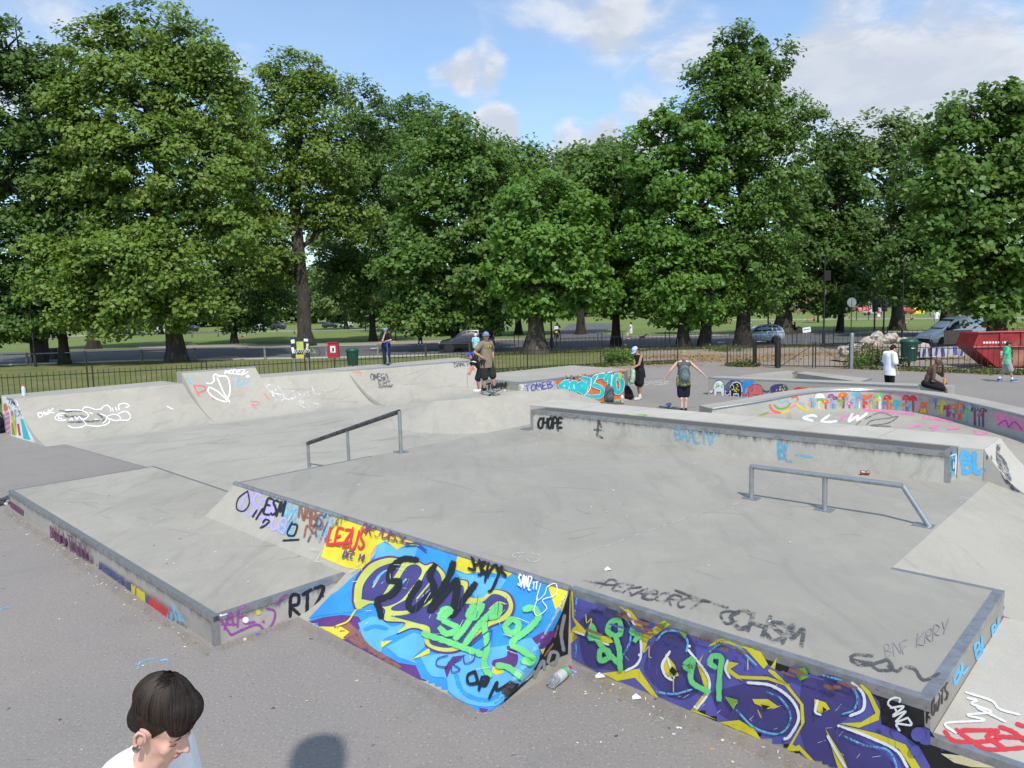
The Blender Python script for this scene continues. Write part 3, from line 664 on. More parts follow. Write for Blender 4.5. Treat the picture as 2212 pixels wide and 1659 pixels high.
# ------------------------------------------------------------------ trees
def leaf_mesh(name, C, N, T, size, mat):
    """C centres, N normals, T tints (n,2): one bent rhombic leaf spray per row"""
    n = len(C); rg = np.random.default_rng(len(name) + n)
    a = np.cross(N, rg.normal(size=(n, 3))); a /= np.linalg.norm(a, axis=1, keepdims=True) + 1e-9
    b = np.cross(N, a); s = (size * rg.uniform(.65, 1.35, n))[:, None]
    V = np.stack([C - a * s * .62, C - b * s * .42 + N * s * .12, C + a * s * .62, C + b * s * .42 + N * s * .12], 1).reshape(-1, 3)
    F = np.arange(4 * n, dtype=np.int32)
    me = bpy.data.meshes.new(name); me.vertices.add(4 * n); me.vertices.foreach_set('co', V.astype(np.float32).ravel())
    me.loops.add(4 * n); me.loops.foreach_set('vertex_index', F); me.polygons.add(n)
    me.polygons.foreach_set('loop_start', np.arange(0, 4 * n, 4, dtype=np.int32)); me.polygons.foreach_set('loop_total', np.full(n, 4, dtype=np.int32))
    at = me.color_attributes.new('tint', 'FLOAT_COLOR', 'POINT'); col = np.ones((4 * n, 4), np.float32)
    col[:, 0] = np.repeat(T[:, 0], 4); col[:, 1] = np.repeat(T[:, 1], 4); at.data.foreach_set('color', col.ravel())
    me.materials.append(mat); me.update(calc_edges=True); return me
def crown_points(lobes, clump, per, dens, rg, droop=.35, core=.22):
    """lobes: (centre, (rx, ry, rz)). Clumps of leaves over each lobe's surface, thinner inside."""
    Cs, Ns, Ts = [], [], []
    cen = np.array([l[0] for l in lobes], float); rad = np.array([l[1] for l in lobes], float)
    for i in range(len(lobes)):
        c, r = cen[i], rad[i]
        area = 4 * PI * ((r[0] * r[1]) ** 1.6 / 3 + (r[0] * r[2]) ** 1.6 / 3 + (r[1] * r[2]) ** 1.6 / 3) ** (1 / 1.6)
        m = max(6, int(area / (clump * clump * 2.4) * dens))
        d = rg.normal(size=(m, 3)); d /= np.linalg.norm(d, axis=1, keepdims=True)
        rr = np.where(rg.random(m) < core, rg.uniform(.3, .75, m), rg.uniform(.78, 1.08, m))
        cc = c + d * r * rr[:, None]
        # drop clumps buried well inside another lobe
        keep = np.ones(m, bool)
        for j in range(len(lobes)):
            if j != i: keep &= (((cc - cen[j]) / rad[j]) ** 2).sum(1) > .42
        gapn = np.sin(cc[:, 0] * 1.35 / clump + i * 2.1) * np.sin(cc[:, 1] * 1.2 / clump + i) + np.sin(cc[:, 2] * 1.7 / clump + cc[:, 0] * .6 / clump + i * 1.3)
        keep &= gapn > rg.uniform(-1.45, -.75, m)
        cc, d = cc[keep], d[keep]; m = len(cc)
        if m == 0: continue
        k = per; q = rg.normal(size=(m, k, 3)); q /= np.linalg.norm(q, axis=2, keepdims=True); q *= rg.random((m, k, 1)) ** .45
        cs = clump * rg.uniform(.55, 1.45, (m, 1, 1)); q = q * cs
        q[:, :, 2] *= .55; hr = np.sqrt(q[:, :, 0] ** 2 + q[:, :, 1] ** 2); q[:, :, 2] -= droop * hr * hr / (cs[:, :, 0] + .01)
        P = (cc[:, None, :] + q).reshape(-1, 3)
        nn = rg.normal(size=(m * k, 3)) * .50 + np.array([0.08, -.32, .72]) + np.repeat(d, k, 0) * .55; nn /= np.linalg.norm(nn, axis=1, keepdims=True)
        t0 = np.clip(np.repeat(rg.normal(.5, .22, m), k) + rg.normal(0, .16, m * k), 0, 1); t1 = rg.random(m * k) * np.repeat(rg.uniform(.75, 1.0, m), k)
        Cs.append(P); Ns.append(nn); Ts.append(np.stack([t0, t1], 1))
    return np.concatenate(Cs), np.concatenate(Ns), np.concatenate(Ts)
def limb(mb, a, b, r0, r1, rg, n=5, wob=.08):
    a = Vector(a); b = Vector(b); L = (b - a).length; pts = []
    for i in range(n + 1):
        t = i / n; p = a.lerp(b, t) + Vector((rg.normal(), rg.normal(), rg.normal() * .3)) * L * wob * math.sin(PI * t) + Vector((0, 0, L * .08 * math.sin(PI * t)))
        pts.append(p)
    mb.tube(pts, [r0 + (r1 - r0) * i / n for i in range(n + 1)], 7); return pts
TREES = []
def tree(label, bpx, trunk_d, lobes_px, mat, bark, group='trees around the park road', leaf=.26, clump=1.15, per=95, dens=1.85, seed=0, lean=0.0, flare=1.45, depth=.85, fork=None, name='tree', stems=1, core=.22):
    """bpx: trunk foot in the picture; lobes_px (x, y, rx, ry[, depth shift m]) give the crown's real size at the trunk's distance"""
    rg = np.random.default_rng(100 + seed); b = G(*bpx); Y = b.y; mpp = Y / FPX / .97
    root = thing(name, b, label, 'tree', group, world=False)
    lobes = []
    for l in lobes_px:
        p = AT(l[0], l[1], Y) - b; rx = l[2] * mpp; rz = l[3] * mpp; dy = l[4] if len(l) > 4 else rg.uniform(-.18, .18) * rx
        lobes.append(((p.x, p.y + dy, p.z), (rx, min(max(rx, rz) * depth, 1.5 * rx), rz)))
    C, N, T = crown_points(lobes, clump, per, dens, rg, core=core)
    ok = C[:, 2] > 1.2; C, N, T = C[ok], N[ok], T[ok]
    ft = leaf_mesh('crown', C, N, T, leaf, mat); o = bpy.data.objects.new('crown', ft); COL.objects.link(o); o.parent = root
    zs = [l[0][2] for l in lobes]; cx_ = sum(l[0][0] * l[1][0] for l in lobes) / sum(l[1][0] for l in lobes)
    top = max(l[0][2] + l[1][2] * .5 for l in lobes); low = min(l[0][2] for l in lobes)
    mb = MB(); hf = fork if fork else max(3.0, top * .42); R = trunk_d / 2 * .84
    for s_ in range(stems):
        ox = (s_ - (stems - 1) / 2) * trunk_d * .95; rr = R * (1 if stems == 1 else .68)
        pts = []; rs = []
        for i in range(11):
            t = i / 10; z = hf * t - .15
            pts.append(Vector((ox * (1 + t * .6) + lean * t * t * hf * .1 + rg.normal() * .05 * R, rg.normal() * .05 * R, z))); rs.append(rr * (1 + (flare - 1) * max(0, 1 - t * hf / 2.2) ** 2) * (1 - .28 * t) * (1 + rg.normal() * .03))
        o_ = len(mb.v); mb.tube(pts, rs, 14)
        for v_ in range(o_, len(mb.v)):   # buttress ridges at the foot
            p = mb.v[v_]; k = max(0, 1 - p.z / 1.6); a = math.atan2(p.y, p.x - ox); f = 1 + .13 * k * math.sin(5 * a + s_) + .03 * math.sin(9 * a + p.z)
            mb.v[v_] = Vector((ox + (p.x - ox) * f, p.y * f, p.z))
        topt = pts[-1]
        leader = max(lobes, key=lambda l: l[0][2] + .5 * l[1][2])[0]
        main = limb(mb, topt - Vector((0, 0, .3)), (topt.x * .4 + leader[0] * .6, leader[1] * .5, leader[2] - .6), rr * .74, .10, rg, 8, .04)
        for l in lobes[s_::stems]:
            st = main[min(len(main) - 2, max(0, int(len(main) * max(0, min(.8, (l[0][2] - hf - 2) / max(1, top - hf) * .8)))))]
            if l[0][2] < hf + .5: st = pts[max(4, min(9, int(l[0][2] / hf * 9)))]
            e = Vector(l[0]) * 1.0
            br = limb(mb, st, e, rr * .38, .06, rg, 6, .09)
            for k in range(4):
                d = Vector((rg.normal(), rg.normal() * .8 - .2, rg.normal() * .6 + .25)).normalized()
                limb(mb, br[3 + k % 3], Vector(l[0]) + Vector((d.x * l[1][0], d.y * l[1][1], d.z * l[1][2])) * .9, rr * .14 + .03, .025, rg, 4, .1)
    me = mb.mesh('trunk', bark, True); t_ = bpy.data.objects.new('trunk', me); COL.objects.link(t_); t_.parent = root
    TREES.append(root); return root
tree('tall pale-green plane tree with pale trunk at left', (380, 781), 1.5, [(330, 60, 95, 55), (240, 130, 90, 70), (420, 110, 75, 70), (300, 220, 130, 95), (180, 250, 75, 85), (420, 250, 95, 100), (470, 180, 55, 60), (330, 350, 140, 100), (200, 380, 80, 90), (460, 390, 85, 95), (320, 490, 120, 70), (180, 590, 65, 55, -2), (290, 560, 80, 65, -3), (400, 570, 75, 60, -3), (440, 660, 60, 45, -2), (350, 640, 60, 60, -3), (190, 650, 75, 50, -2), (250, 690, 60, 32, -2), (130, 560, 50, 45, -2), (500, 300, 45, 60), (520, 480, 60, 80)], M_LEAF_P, M_BARK, seed=1, leaf=.27, fork=11, dens=1.8)
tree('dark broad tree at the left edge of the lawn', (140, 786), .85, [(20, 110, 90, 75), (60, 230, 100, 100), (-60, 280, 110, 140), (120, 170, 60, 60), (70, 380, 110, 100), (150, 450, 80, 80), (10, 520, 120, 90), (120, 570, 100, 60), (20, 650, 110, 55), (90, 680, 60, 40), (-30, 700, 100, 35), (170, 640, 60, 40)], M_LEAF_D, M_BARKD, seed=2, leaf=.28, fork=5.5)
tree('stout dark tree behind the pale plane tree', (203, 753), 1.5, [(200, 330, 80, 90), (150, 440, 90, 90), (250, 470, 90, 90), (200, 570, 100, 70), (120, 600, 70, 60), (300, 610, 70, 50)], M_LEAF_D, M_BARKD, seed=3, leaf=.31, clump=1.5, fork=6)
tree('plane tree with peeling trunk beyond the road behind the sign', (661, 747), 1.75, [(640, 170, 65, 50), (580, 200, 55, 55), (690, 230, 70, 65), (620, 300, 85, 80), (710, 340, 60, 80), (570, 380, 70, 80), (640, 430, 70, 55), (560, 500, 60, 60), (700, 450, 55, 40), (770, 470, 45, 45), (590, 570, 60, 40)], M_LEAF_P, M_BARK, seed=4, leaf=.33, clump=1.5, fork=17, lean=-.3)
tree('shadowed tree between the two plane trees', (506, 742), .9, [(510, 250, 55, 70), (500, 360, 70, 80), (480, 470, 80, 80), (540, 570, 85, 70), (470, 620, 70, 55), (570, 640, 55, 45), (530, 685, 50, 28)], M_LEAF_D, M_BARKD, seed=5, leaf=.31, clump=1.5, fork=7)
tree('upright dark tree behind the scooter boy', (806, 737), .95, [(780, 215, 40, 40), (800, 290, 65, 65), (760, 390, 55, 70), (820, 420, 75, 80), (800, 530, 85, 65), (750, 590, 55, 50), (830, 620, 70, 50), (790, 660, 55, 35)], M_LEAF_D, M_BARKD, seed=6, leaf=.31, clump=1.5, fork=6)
tree('bushy lime tree with foliage hanging over the black car', (985, 756), .9, [(985, 290, 60, 55), (930, 380, 75, 75), (1020, 400, 80, 75), (960, 480, 95, 75), (1060, 500, 70, 75), (900, 560, 80, 60), (990, 590, 90, 60), (920, 640, 80, 45), (1050, 620, 65, 50), (980, 680, 65, 35), (900, 690, 60, 28), (1040, 690, 50, 25)], M_LEAF_L, M_BARKD, seed=7, leaf=.29, clump=1.1, fork=5.5)
tree('tall lime tree rising behind the bushy one', (892, 716), 1.0, [(890, 250, 50, 40), (840, 280, 55, 50), (930, 300, 60, 50), (880, 350, 75, 60), (830, 400, 60, 60), (900, 450, 80, 70), (860, 540, 70, 50)], M_LEAF_L, M_BARKD, seed=8, leaf=.44, clump=2.0, fork=9)
tree('fresh-green tree with a massive flared trunk by the fence', (1159, 764), 1.45, [(1170, 430, 65, 55), (1130, 490, 60, 60), (1230, 470, 70, 60), (1180, 540, 95, 60), (1260, 550, 65, 55), (1110, 580, 45, 45), (1150, 620, 70, 40), (1230, 620, 85, 45), (1290, 625, 35, 30), (1180, 660, 55, 25)], M_LEAF_F, M_BARK, seed=9, leaf=.31, clump=1.15, per=90, fork=6, flare=1.9)
tree('broad lime tree in the middle of the far row', (1070, 726), 1.3, [(1100, 340, 80, 50), (1040, 330, 60, 50), (1170, 370, 70, 50), (1090, 430, 95, 70), (1180, 470, 80, 60), (1060, 540, 80, 60), (1130, 600, 80, 50)], M_LEAF_L, M_BARKD, seed=10, leaf=.40, clump=1.8, fork=8)
tree('lime tree left of the tall spire-topped tree', (1331, 748), .85, [(1330, 370, 70, 50), (1270, 400, 70, 55), (1370, 440, 55, 60), (1300, 480, 85, 70), (1360, 560, 65, 70), (1290, 590, 75, 60), (1340, 650, 60, 40)], M_LEAF_L, M_BARKD, seed=11, leaf=.28, fork=5)
tree('distant lime tree with pale top beyond the side road', (1255, 722), 1.2, [(1300, 345, 60, 35), (1240, 350, 50, 35), (1350, 350, 45, 40), (1280, 410, 90, 60), (1210, 440, 60, 60), (1300, 500, 80, 60), (1240, 580, 70, 50)], M_LEAF_B, M_BARKD, seed=12, leaf=.44, clump=2.0, fork=9)
tree('leaning multi-stemmed tree with bright foliage by the far fence', (1500, 752), 1.5, [(1420, 300, 60, 35), (1480, 280, 65, 55), (1400, 350, 50, 30), (1440, 390, 65, 55), (1500, 400, 70, 70), (1400, 480, 45, 60), (1470, 500, 75, 70), (1430, 590, 60, 60), (1500, 600, 70, 60), (1460, 660, 70, 40), (1530, 650, 50, 45)], M_LEAF_F, M_BARKD, seed=13, leaf=.27, clump=1.0, fork=6, stems=2)
tree('tallest tree with a pointed crown right of centre', (1606, 748), 1.25, [(1600, 100, 55, 42), (1660, 135, 48, 38), (1545, 140, 55, 32), (1600, 175, 80, 45), (1570, 230, 85, 45), (1660, 240, 75, 55), (1720, 265, 50, 35), (1620, 310, 95, 55), (1560, 340, 70, 55), (1690, 350, 70, 60), (1610, 420, 85, 65), (1560, 480, 70, 60), (1660, 480, 80, 65), (1600, 560, 85, 60), (1550, 620, 65, 45), (1650, 610, 70, 55)], M_LEAF_L, M_BARKD, seed=14, leaf=.24, clump=1.05, fork=8, dens=1.7)
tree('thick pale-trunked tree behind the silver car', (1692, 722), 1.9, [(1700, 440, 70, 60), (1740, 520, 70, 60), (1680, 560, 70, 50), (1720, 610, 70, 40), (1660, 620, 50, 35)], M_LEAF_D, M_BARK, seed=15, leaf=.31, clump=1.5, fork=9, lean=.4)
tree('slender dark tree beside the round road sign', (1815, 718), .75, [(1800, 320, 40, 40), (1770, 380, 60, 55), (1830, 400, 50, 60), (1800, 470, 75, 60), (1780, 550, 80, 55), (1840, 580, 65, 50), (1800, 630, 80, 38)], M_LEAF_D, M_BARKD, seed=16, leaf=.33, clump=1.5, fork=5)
tree('pale-green distant tree right of the tall one', (1938, 712), 1.5, [(1900, 300, 75, 45), (1850, 340, 60, 60), (1960, 310, 60, 45), (1900, 400, 95, 70), (1850, 470, 80, 70), (1950, 480, 80, 80), (1890, 580, 90, 60)], M_LEAF_B, M_BARK, seed=17, leaf=.42, clump=1.9, fork=8)
tree('large chestnut overhanging the red skip at right', (2151, 757), 1.25, [(2170, 230, 75, 45), (2100, 260, 70, 50), (2240, 270, 80, 70), (2060, 330, 70, 55), (2150, 340, 100, 65), (2040, 410, 65, 65), (2120, 440, 100, 70), (2220, 440, 90, 90), (2030, 510, 60, 55), (2130, 550, 100, 65), (2060, 590, 60, 45), (2200, 600, 90, 60), (2150, 650, 60, 35)], M_LEAF_L, M_BARKD, seed=18, leaf=.30, clump=1.15, fork=6)
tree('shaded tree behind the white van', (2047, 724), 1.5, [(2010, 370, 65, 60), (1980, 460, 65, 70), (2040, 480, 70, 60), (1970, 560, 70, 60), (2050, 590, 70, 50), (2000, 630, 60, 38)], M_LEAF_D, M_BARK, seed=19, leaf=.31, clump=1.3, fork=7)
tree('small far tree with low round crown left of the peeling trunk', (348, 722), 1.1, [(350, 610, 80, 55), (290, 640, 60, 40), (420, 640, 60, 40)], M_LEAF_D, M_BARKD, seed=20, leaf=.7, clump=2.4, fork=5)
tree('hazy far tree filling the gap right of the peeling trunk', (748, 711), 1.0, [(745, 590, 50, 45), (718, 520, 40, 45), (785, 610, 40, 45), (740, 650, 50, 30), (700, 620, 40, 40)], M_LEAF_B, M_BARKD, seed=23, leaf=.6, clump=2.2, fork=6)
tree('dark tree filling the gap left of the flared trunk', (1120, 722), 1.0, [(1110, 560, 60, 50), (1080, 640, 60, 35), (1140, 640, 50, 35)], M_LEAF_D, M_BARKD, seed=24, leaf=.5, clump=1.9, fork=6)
# young trees on the far lawn
tree('young staked tree on the far lawn', (1767, 696), .25, [(1768, 650, 14, 18), (1766, 668, 10, 10)], M_LEAF_F, M_BARKD, seed=21, leaf=.44, clump=1.2, fork=5, group='small trees on the lawn')
tree('slim tree standing alone beyond the lawn gate', (1480, 720), .35, [(1470, 640, 30, 30), (1490, 600, 32, 34)], M_LEAF_D, M_BARKD, seed=22, leaf=.45, clump=1.4, fork=5, group='small trees on the lawn')
# far woods round the common: one continuous mass
rgf = np.random.default_rng(5); lob = []
for i in range(110):
    px = -250 + 2720 * i / 110 + rgf.uniform(-10, 10); Y = rgf.uniform(235, 330); x = AT(px, 650, Y).x; h = rgf.uniform(16, 25) if px < 1650 or rgf.random() < .45 else rgf.uniform(8, 12)
    lob.append(((x, Y, h * .55), (rgf.uniform(7, 11), 7, h * .52)))
C, N, T = crown_points(lob, 3.2, 30, 1.1, rgf, core=.1)
me = leaf_mesh('far_woods', C, N, T, 1.5, M_LEAF_D); fw = bpy.data.objects.new('far_woods', me); COL.objects.link(fw); fw['kind'] = 'stuff'; fw['label'] = 'dark belt of far trees along the edge of the common'; fw['category'] = 'woods'
# ------------------------------------------------------------------ graffiti
FONT = {'A': [[(0, 0), (.5, 1), (1, 0)], [(.2, .38), (.8, .38)]], 'B': [[(0, 0), (0, 1), (.7, .9), (.7, .6), (0, .52)], [(0, .52), (.9, .42), (.85, .08), (0, 0)]], 'C': [[(.95, .85), (.5, 1), (.05, .6), (.15, .15), (.6, 0), (1, .15)]], 'D': [[(0, 0), (.05, 1), (.7, .85), (.95, .4), (.6, .05), (0, 0)]], 'E': [[(.95, 1), (.1, .95), (.05, .5), (0, .03), (.95, 0)], [(.05, .52), (.7, .52)]], 'F': [[(1, 1), (.05, .95), (0, 0)], [(.03, .55), (.7, .55)]], 'G': [[(.95, .85), (.5, 1), (.05, .6), (.15, .1), (.7, 0), (.95, .4), (.5, .42)]],
        'H': [[(0, 0), (.05, 1)], [(1, 0), (.95, 1)], [(0, .5), (1, .5)]], 'I': [[(.5, 0), (.5, 1)]], 'J': [[(.8, 1), (.8, .2), (.4, 0), (.05, .25)]], 'K': [[(0, 0), (.05, 1)], [(.95, 1), (.1, .45), (1, 0)]], 'L': [[(.1, 1), (0, .03), (.95, 0)]], 'M': [[(0, 0), (.15, 1), (.5, .3), (.85, 1), (1, 0)]], 'N': [[(0, 0), (.1, 1), (.85, .05), (1, 1)]], 'O': [[(.5, 1), (.08, .7), (.1, .2), (.5, 0), (.92, .3), (.88, .8), (.5, 1)]], 'P': [[(0, 0), (.05, 1), (.8, .9), (.8, .55), (.05, .45)]], 'Q': [[(.5, 1), (.05, .7), (.1, .2), (.5, 0), (.92, .3), (.88, .8), (.5, 1)], [(.5, .3), (1, -.12)]],
        'R': [[(0, 0), (.05, 1), (.8, .9), (.75, .55), (.05, .48), (.95, 0)]], 'S': [[(.9, .88), (.45, 1), (.1, .75), (.5, .5), (.9, .25), (.5, 0), (.05, .15)]], 'T': [[(.5, 0), (.5, 1)], [(0, .95), (1, 1)]], 'U': [[(0, 1), (.08, .15), (.5, 0), (.9, .2), (1, 1)]], 'V': [[(0, 1), (.45, 0), (1, 1)]], 'W': [[(0, 1), (.25, 0), (.5, .7), (.75, 0), (1, 1)]], 'X': [[(0, 0), (1, 1)], [(0, 1), (1, 0)]], 'Y': [[(0, 1), (.5, .5), (1, 1)], [(.5, .5), (.4, 0)]], 'Z': [[(0, 1), (.95, .95), (.05, .05), (1, 0)]],
        '0': [[(.5, 1), (.1, .6), (.2, .1), (.6, 0), (.9, .5), (.5, 1)]], '1': [[(.2, .75), (.55, 1), (.5, 0)]], '2': [[(.05, .8), (.5, 1), (.85, .7), (.05, 0), (1, .05)]], '4': [[(.7, 0), (.65, 1), (0, .35), (1, .4)]], '+': [[(0, .5), (1, .55)], [(.5, .1), (.5, .95)]], '?': [[(.1, .8), (.5, 1), (.85, .7), (.45, .4), (.45, .2)]], '.': [[(.45, .0), (.5, .06)]], '-': [[(.1, .5), (.9, .5)]], '9': [[(.85, .75), (.5, 1), (.15, .75), (.4, .5), (.85, .75), (.7, 0)]]}
grd = random.Random(3)
def text(d, c, w, s, p0, p1, p2, K=K0, jit=.06, gap=.25, step=3.0):
    """s written from p0 (foot of the first letter) towards p1, p2 above p0"""
    p0 = Vector(K(p0)); ax = Vector(K(p1)) - p0; ay = Vector(K(p2)) - p0; n = len(s); lw = 1 / (n + gap * (n - 1))
    for i, ch in enumerate(s):
        x0 = i * lw * (1 + gap)
        for pl in FONT.get(ch, []):
            pts = [tuple(p0 + ax * (x0 + (a + grd.uniform(-jit, jit)) * lw) + ay * (b + grd.uniform(-jit, jit))) for a, b in pl]
            d.line(c, w, pts, K0, step)
    return d
T_BANK = bvh(bank); T_WALL = BVHTree.FromPolygons([W(.0, 0, 0), W(2.88, 0, 0), W(2.88, 0, dz - .02), W(0, 0, dz - .02), W(2.88, 0, 0), W(7.5, 0, 0), W(7.5, 0, .45), W(2.88, 0, .45)], [(0, 1, 2, 3), (4, 5, 6, 7)]); T_DECK = bvh(top); T_LOW = bvh(*low.children); T_LEDGE = bvh(*ledge.children); T_HUB = bvh(hub, hub_end)
# --- big blue piece on the curved bank
d = Decal(T_BANK); K = K6
d.poly('blue', [(985, 430), (1230, 430), (1455, 490), (1800, 600), (2118, 690), (2065, 860), (1965, 1080), (1835, 1280), (1645, 1472), (1560, 1478), (1200, 1288), (830, 1092), (535, 948), (690, 780), (830, 650), (900, 590), (960, 520)], K)
d.poly('sky', [(985, 440), (1090, 488), (1212, 478), (1190, 545), (1050, 530), (950, 570)], K); d.poly('sky', [(1430, 620), (1500, 640), (1740, 665), (1680, 760), (1560, 790), (1500, 690)], K)
d.poly('yellow', [(690, 400), (735, 300), (830, 296), (850, 325), (900, 318), (1050, 370), (1250, 435), (1215, 475), (1140, 466), (1090, 492), (1020, 440), (965, 470), (935, 520), (930, 585), (860, 612), (790, 600), (700, 565), (640, 535), (655, 480)], K)
d.poly('yellow', [(1455, 503), (1810, 605), (1745, 655), (1620, 620), (1500, 635), (1430, 608)], K); d.poly('yellow', [(1970, 655), (2118, 692), (2062, 858), (2030, 850), (2000, 760)], K)
d.poly('purple', [(515, 938), (650, 895), (760, 880), (860, 890), (885, 930), (850, 990), (960, 1085), (1100, 1165), (1200, 1180), (1240, 1270), (1370, 1370), (1420, 1415), (1650, 1440), (1560, 1480), (1200, 1290), (900, 1132), (820, 1090), (560, 955)], K)
d.poly('brown', [(700, 950), (800, 920), (880, 990), (1000, 1105), (1120, 1190), (1090, 1200), (900, 1100)], K)
d.poly('yellow', [(538, 950), (760, 952), (808, 982), (768, 1018), (828, 1092), (700, 1035), (600, 990)], K); d.poly('yellow', [(908, 1133), (980, 1180), (1130, 1228), (1192, 1286), (1080, 1225), (980, 1190)], K)
d.poly('blue', [(565, 902), (700, 760), (835, 680), (828, 820), (890, 860), (740, 872), (640, 885)], K)
d.poly('sky', [(860, 930), (960, 890), (1060, 950), (1130, 930), (1090, 990), (1010, 1030), (992, 1102), (900, 1030)], K, curve=True); d.poly('sky', [(1028, 1072), (1190, 985), (1260, 1010), (1255, 1070), (1180, 1140), (1212, 1172), (1100, 1135)], K)
d.poly('sky', [(1228, 1130), (1420, 1100), (1600, 1080), (1740, 1060), (1890, 1020), (1928, 1130), (1850, 1250), (1740, 1360), (1640, 1425), (1500, 1405), (1400, 1340), (1380, 1260), (1290, 1240)], K, curve=True)
d.line('blue', 9, [(1440, 1240), (1480, 1340), (1600, 1390), (1700, 1360)], K); d.line('blue', 8, [(900, 970), (960, 950), (1030, 965)], K)
d.poly('purple', [(1890, 1020), (1960, 980), (2035, 965), (1990, 1040), (1940, 1085)], K); d.poly('purple', [(1660, 1150), (1740, 1125), (1745, 1065), (1805, 1110), (1795, 1185), (1720, 1205), (1655, 1180)], K, curve=True); d.poly('purple', [(1370, 1200), (1420, 1130), (1500, 1120), (1420, 1180), (1385, 1260)], K)
for q in ([(1660, 1190), (1722, 1200), (1722, 1225), (1680, 1240), (1652, 1225)], [(995, 1040), (1062, 1035), (1000, 1078)], [(1175, 1148), (1285, 1078), (1285, 1112), (1230, 1132)], [(1930, 1080), (1960, 1075), (1945, 1110)]): d.poly('yellow', q, K)
d.line('yellow', 3.5, [(880, 845), (850, 850), (800, 920), (730, 950)], K)
body = [(835, 800), (850, 690), (930, 585), (1040, 545), (1130, 555), (1200, 560), (1260, 590), (1310, 580), (1375, 640), (1380, 715), (1450, 680), (1510, 690), (1510, 770), (1600, 780), (1650, 735), (1745, 755), (1780, 830), (1745, 905), (1640, 950), (1560, 1010), (1500, 1070), (1420, 1100), (1330, 1095), (1260, 1055), (1250, 980), (1180, 960), (1095, 990), (1140, 930), (1020, 915), (1020, 850), (940, 815), (860, 850)]
d.poly('purple', [(x + (x - 1300) * .03, y + (y - 820) * .045) for x, y in body], K, curve=True); d.poly('lime', body, K, curve=True)
d.poly('navy', [(880, 790), (895, 700), (965, 615), (1050, 578), (1120, 575), (1060, 680), (1010, 760), (960, 800)], K, curve=True); d.poly('navy', [(1020, 770), (1090, 690), (1150, 600), (1210, 585), (1240, 630), (1180, 720), (1110, 800), (1020, 835), (980, 815)], K, curve=True)
d.poly('navy', [(1150, 790), (1230, 690), (1270, 620), (1320, 610), (1355, 660), (1350, 740), (1280, 800), (1200, 850), (1080, 860), (1060, 840)], K, curve=True); d.poly('navy', [(1050, 890), (1150, 880), (1260, 830), (1380, 750), (1470, 705), (1490, 740), (1480, 810), (1590, 810), (1660, 760), (1730, 780), (1755, 830), (1720, 885), (1630, 925), (1540, 990), (1490, 1045), (1410, 1078), (1330, 1072), (1285, 1045), (1285, 960), (1200, 930)], K, curve=True)
for q in ([(950, 720), (1000, 640), (1030, 620)], [(1040, 790), (1100, 720), (1150, 670)], [(1120, 880), (1180, 850), (1230, 810)], [(1640, 850), (1690, 810), (1740, 820)], [(1210, 790), (1290, 690), (1300, 640)]): d.line('lime', 3.2, q, K)
for q in ([(955, 700), (985, 655), (1020, 625)], [(1045, 775), (1095, 725), (1140, 680)]): d.line('sky', 4.5, q, K)
d.build(deck, 'blue, yellow and purple spray-painted lettering on the curved bank', 'graffiti_piece')
d = Decal(T_BANK, .022)
d.lines('black', 13, [[(1215, 560), (1130, 555), (1060, 610), (1050, 680), (1110, 690), (1070, 760), (980, 800), (990, 850), (1000, 900)], [(1320, 590), (1290, 650), (1310, 740), (1200, 850), (1165, 840), (1170, 790), (1230, 690)], [(1430, 575), (1400, 660), (1290, 860), (1380, 760), (1450, 680), (1440, 800), (1420, 890), (1500, 780), (1560, 700)]], K)
d.build(deck, 'thick black scrawl across the blue lettering')
d = Decal(T_BANK, .026)
d.lines('green', 13, [[(1345, 910), (1375, 855), (1412, 862), (1370, 915), (1460, 970), (1390, 1000), (1350, 965)], [(1250, 1000), (1400, 1050), (1600, 1125)], [(1440, 1030), (1500, 960), (1560, 860), (1600, 830), (1560, 900), (1520, 890), (1550, 830)], [(1500, 1060), (1580, 950), (1650, 880), (1700, 830), (1690, 890), (1640, 900)], [(1610, 930), (1630, 1080), (1610, 1180), (1645, 1255)], [(1740, 950), (1775, 915), (1815, 935), (1805, 985), (1760, 995), (1735, 960)], [(1850, 855), (1905, 848), (1935, 900), (1880, 970), (1800, 1030), (1775, 1065), (1840, 1100), (1885, 1140), (1840, 1165)], [(1690, 1190), (1750, 1200), (1815, 1245)]], K)
d.build(deck, 'bright green scribble sprayed over the blue lettering')
d = Decal(T_BANK, .031)
d.lines('black', 6, [[(1540, 540), (1560, 620), (1520, 610)], [(1585, 560), (1600, 640), (1580, 650)], [(1560, 590), (1620, 575), (1600, 610), (1640, 660)], [(1640, 580), (1620, 690)], [(1640, 640), (1680, 590), (1700, 640)], [(1680, 590), (1730, 560), (1700, 650), (1660, 740), (1640, 750)], [(1700, 610), (1745, 660)]], K); d.build(deck, 'thin black tag on a yellow patch near the coping')
d = Decal(T_BANK, .031)
d.lines('black', 6, [[(1560, 1225), (1515, 1250), (1520, 1300), (1570, 1290), (1560, 1230)], [(1600, 1260), (1580, 1340)], [(1600, 1260), (1640, 1265), (1620, 1310), (1590, 1305)], [(1560, 1300), (1640, 1280)], [(1640, 1390), (1690, 1290), (1690, 1340), (1790, 1280), (1720, 1350)]], K); d.build(deck, 'black tag near the foot of the blue lettering')
d = Decal(T_BANK, .031); d.lines('navy', 2.4, [[(1400, 1130), (1340, 1150), (1330, 1190), (1390, 1200), (1400, 1170)], [(1430, 1140), (1420, 1230), (1470, 1215), (1430, 1180), (1480, 1150)], [(1490, 1130), (1500, 1180), (1550, 1160), (1560, 1120)], [(1530, 1070), (1620, 1000), (1660, 980), (1640, 1060), (1590, 1100)]], K); d.build(deck)
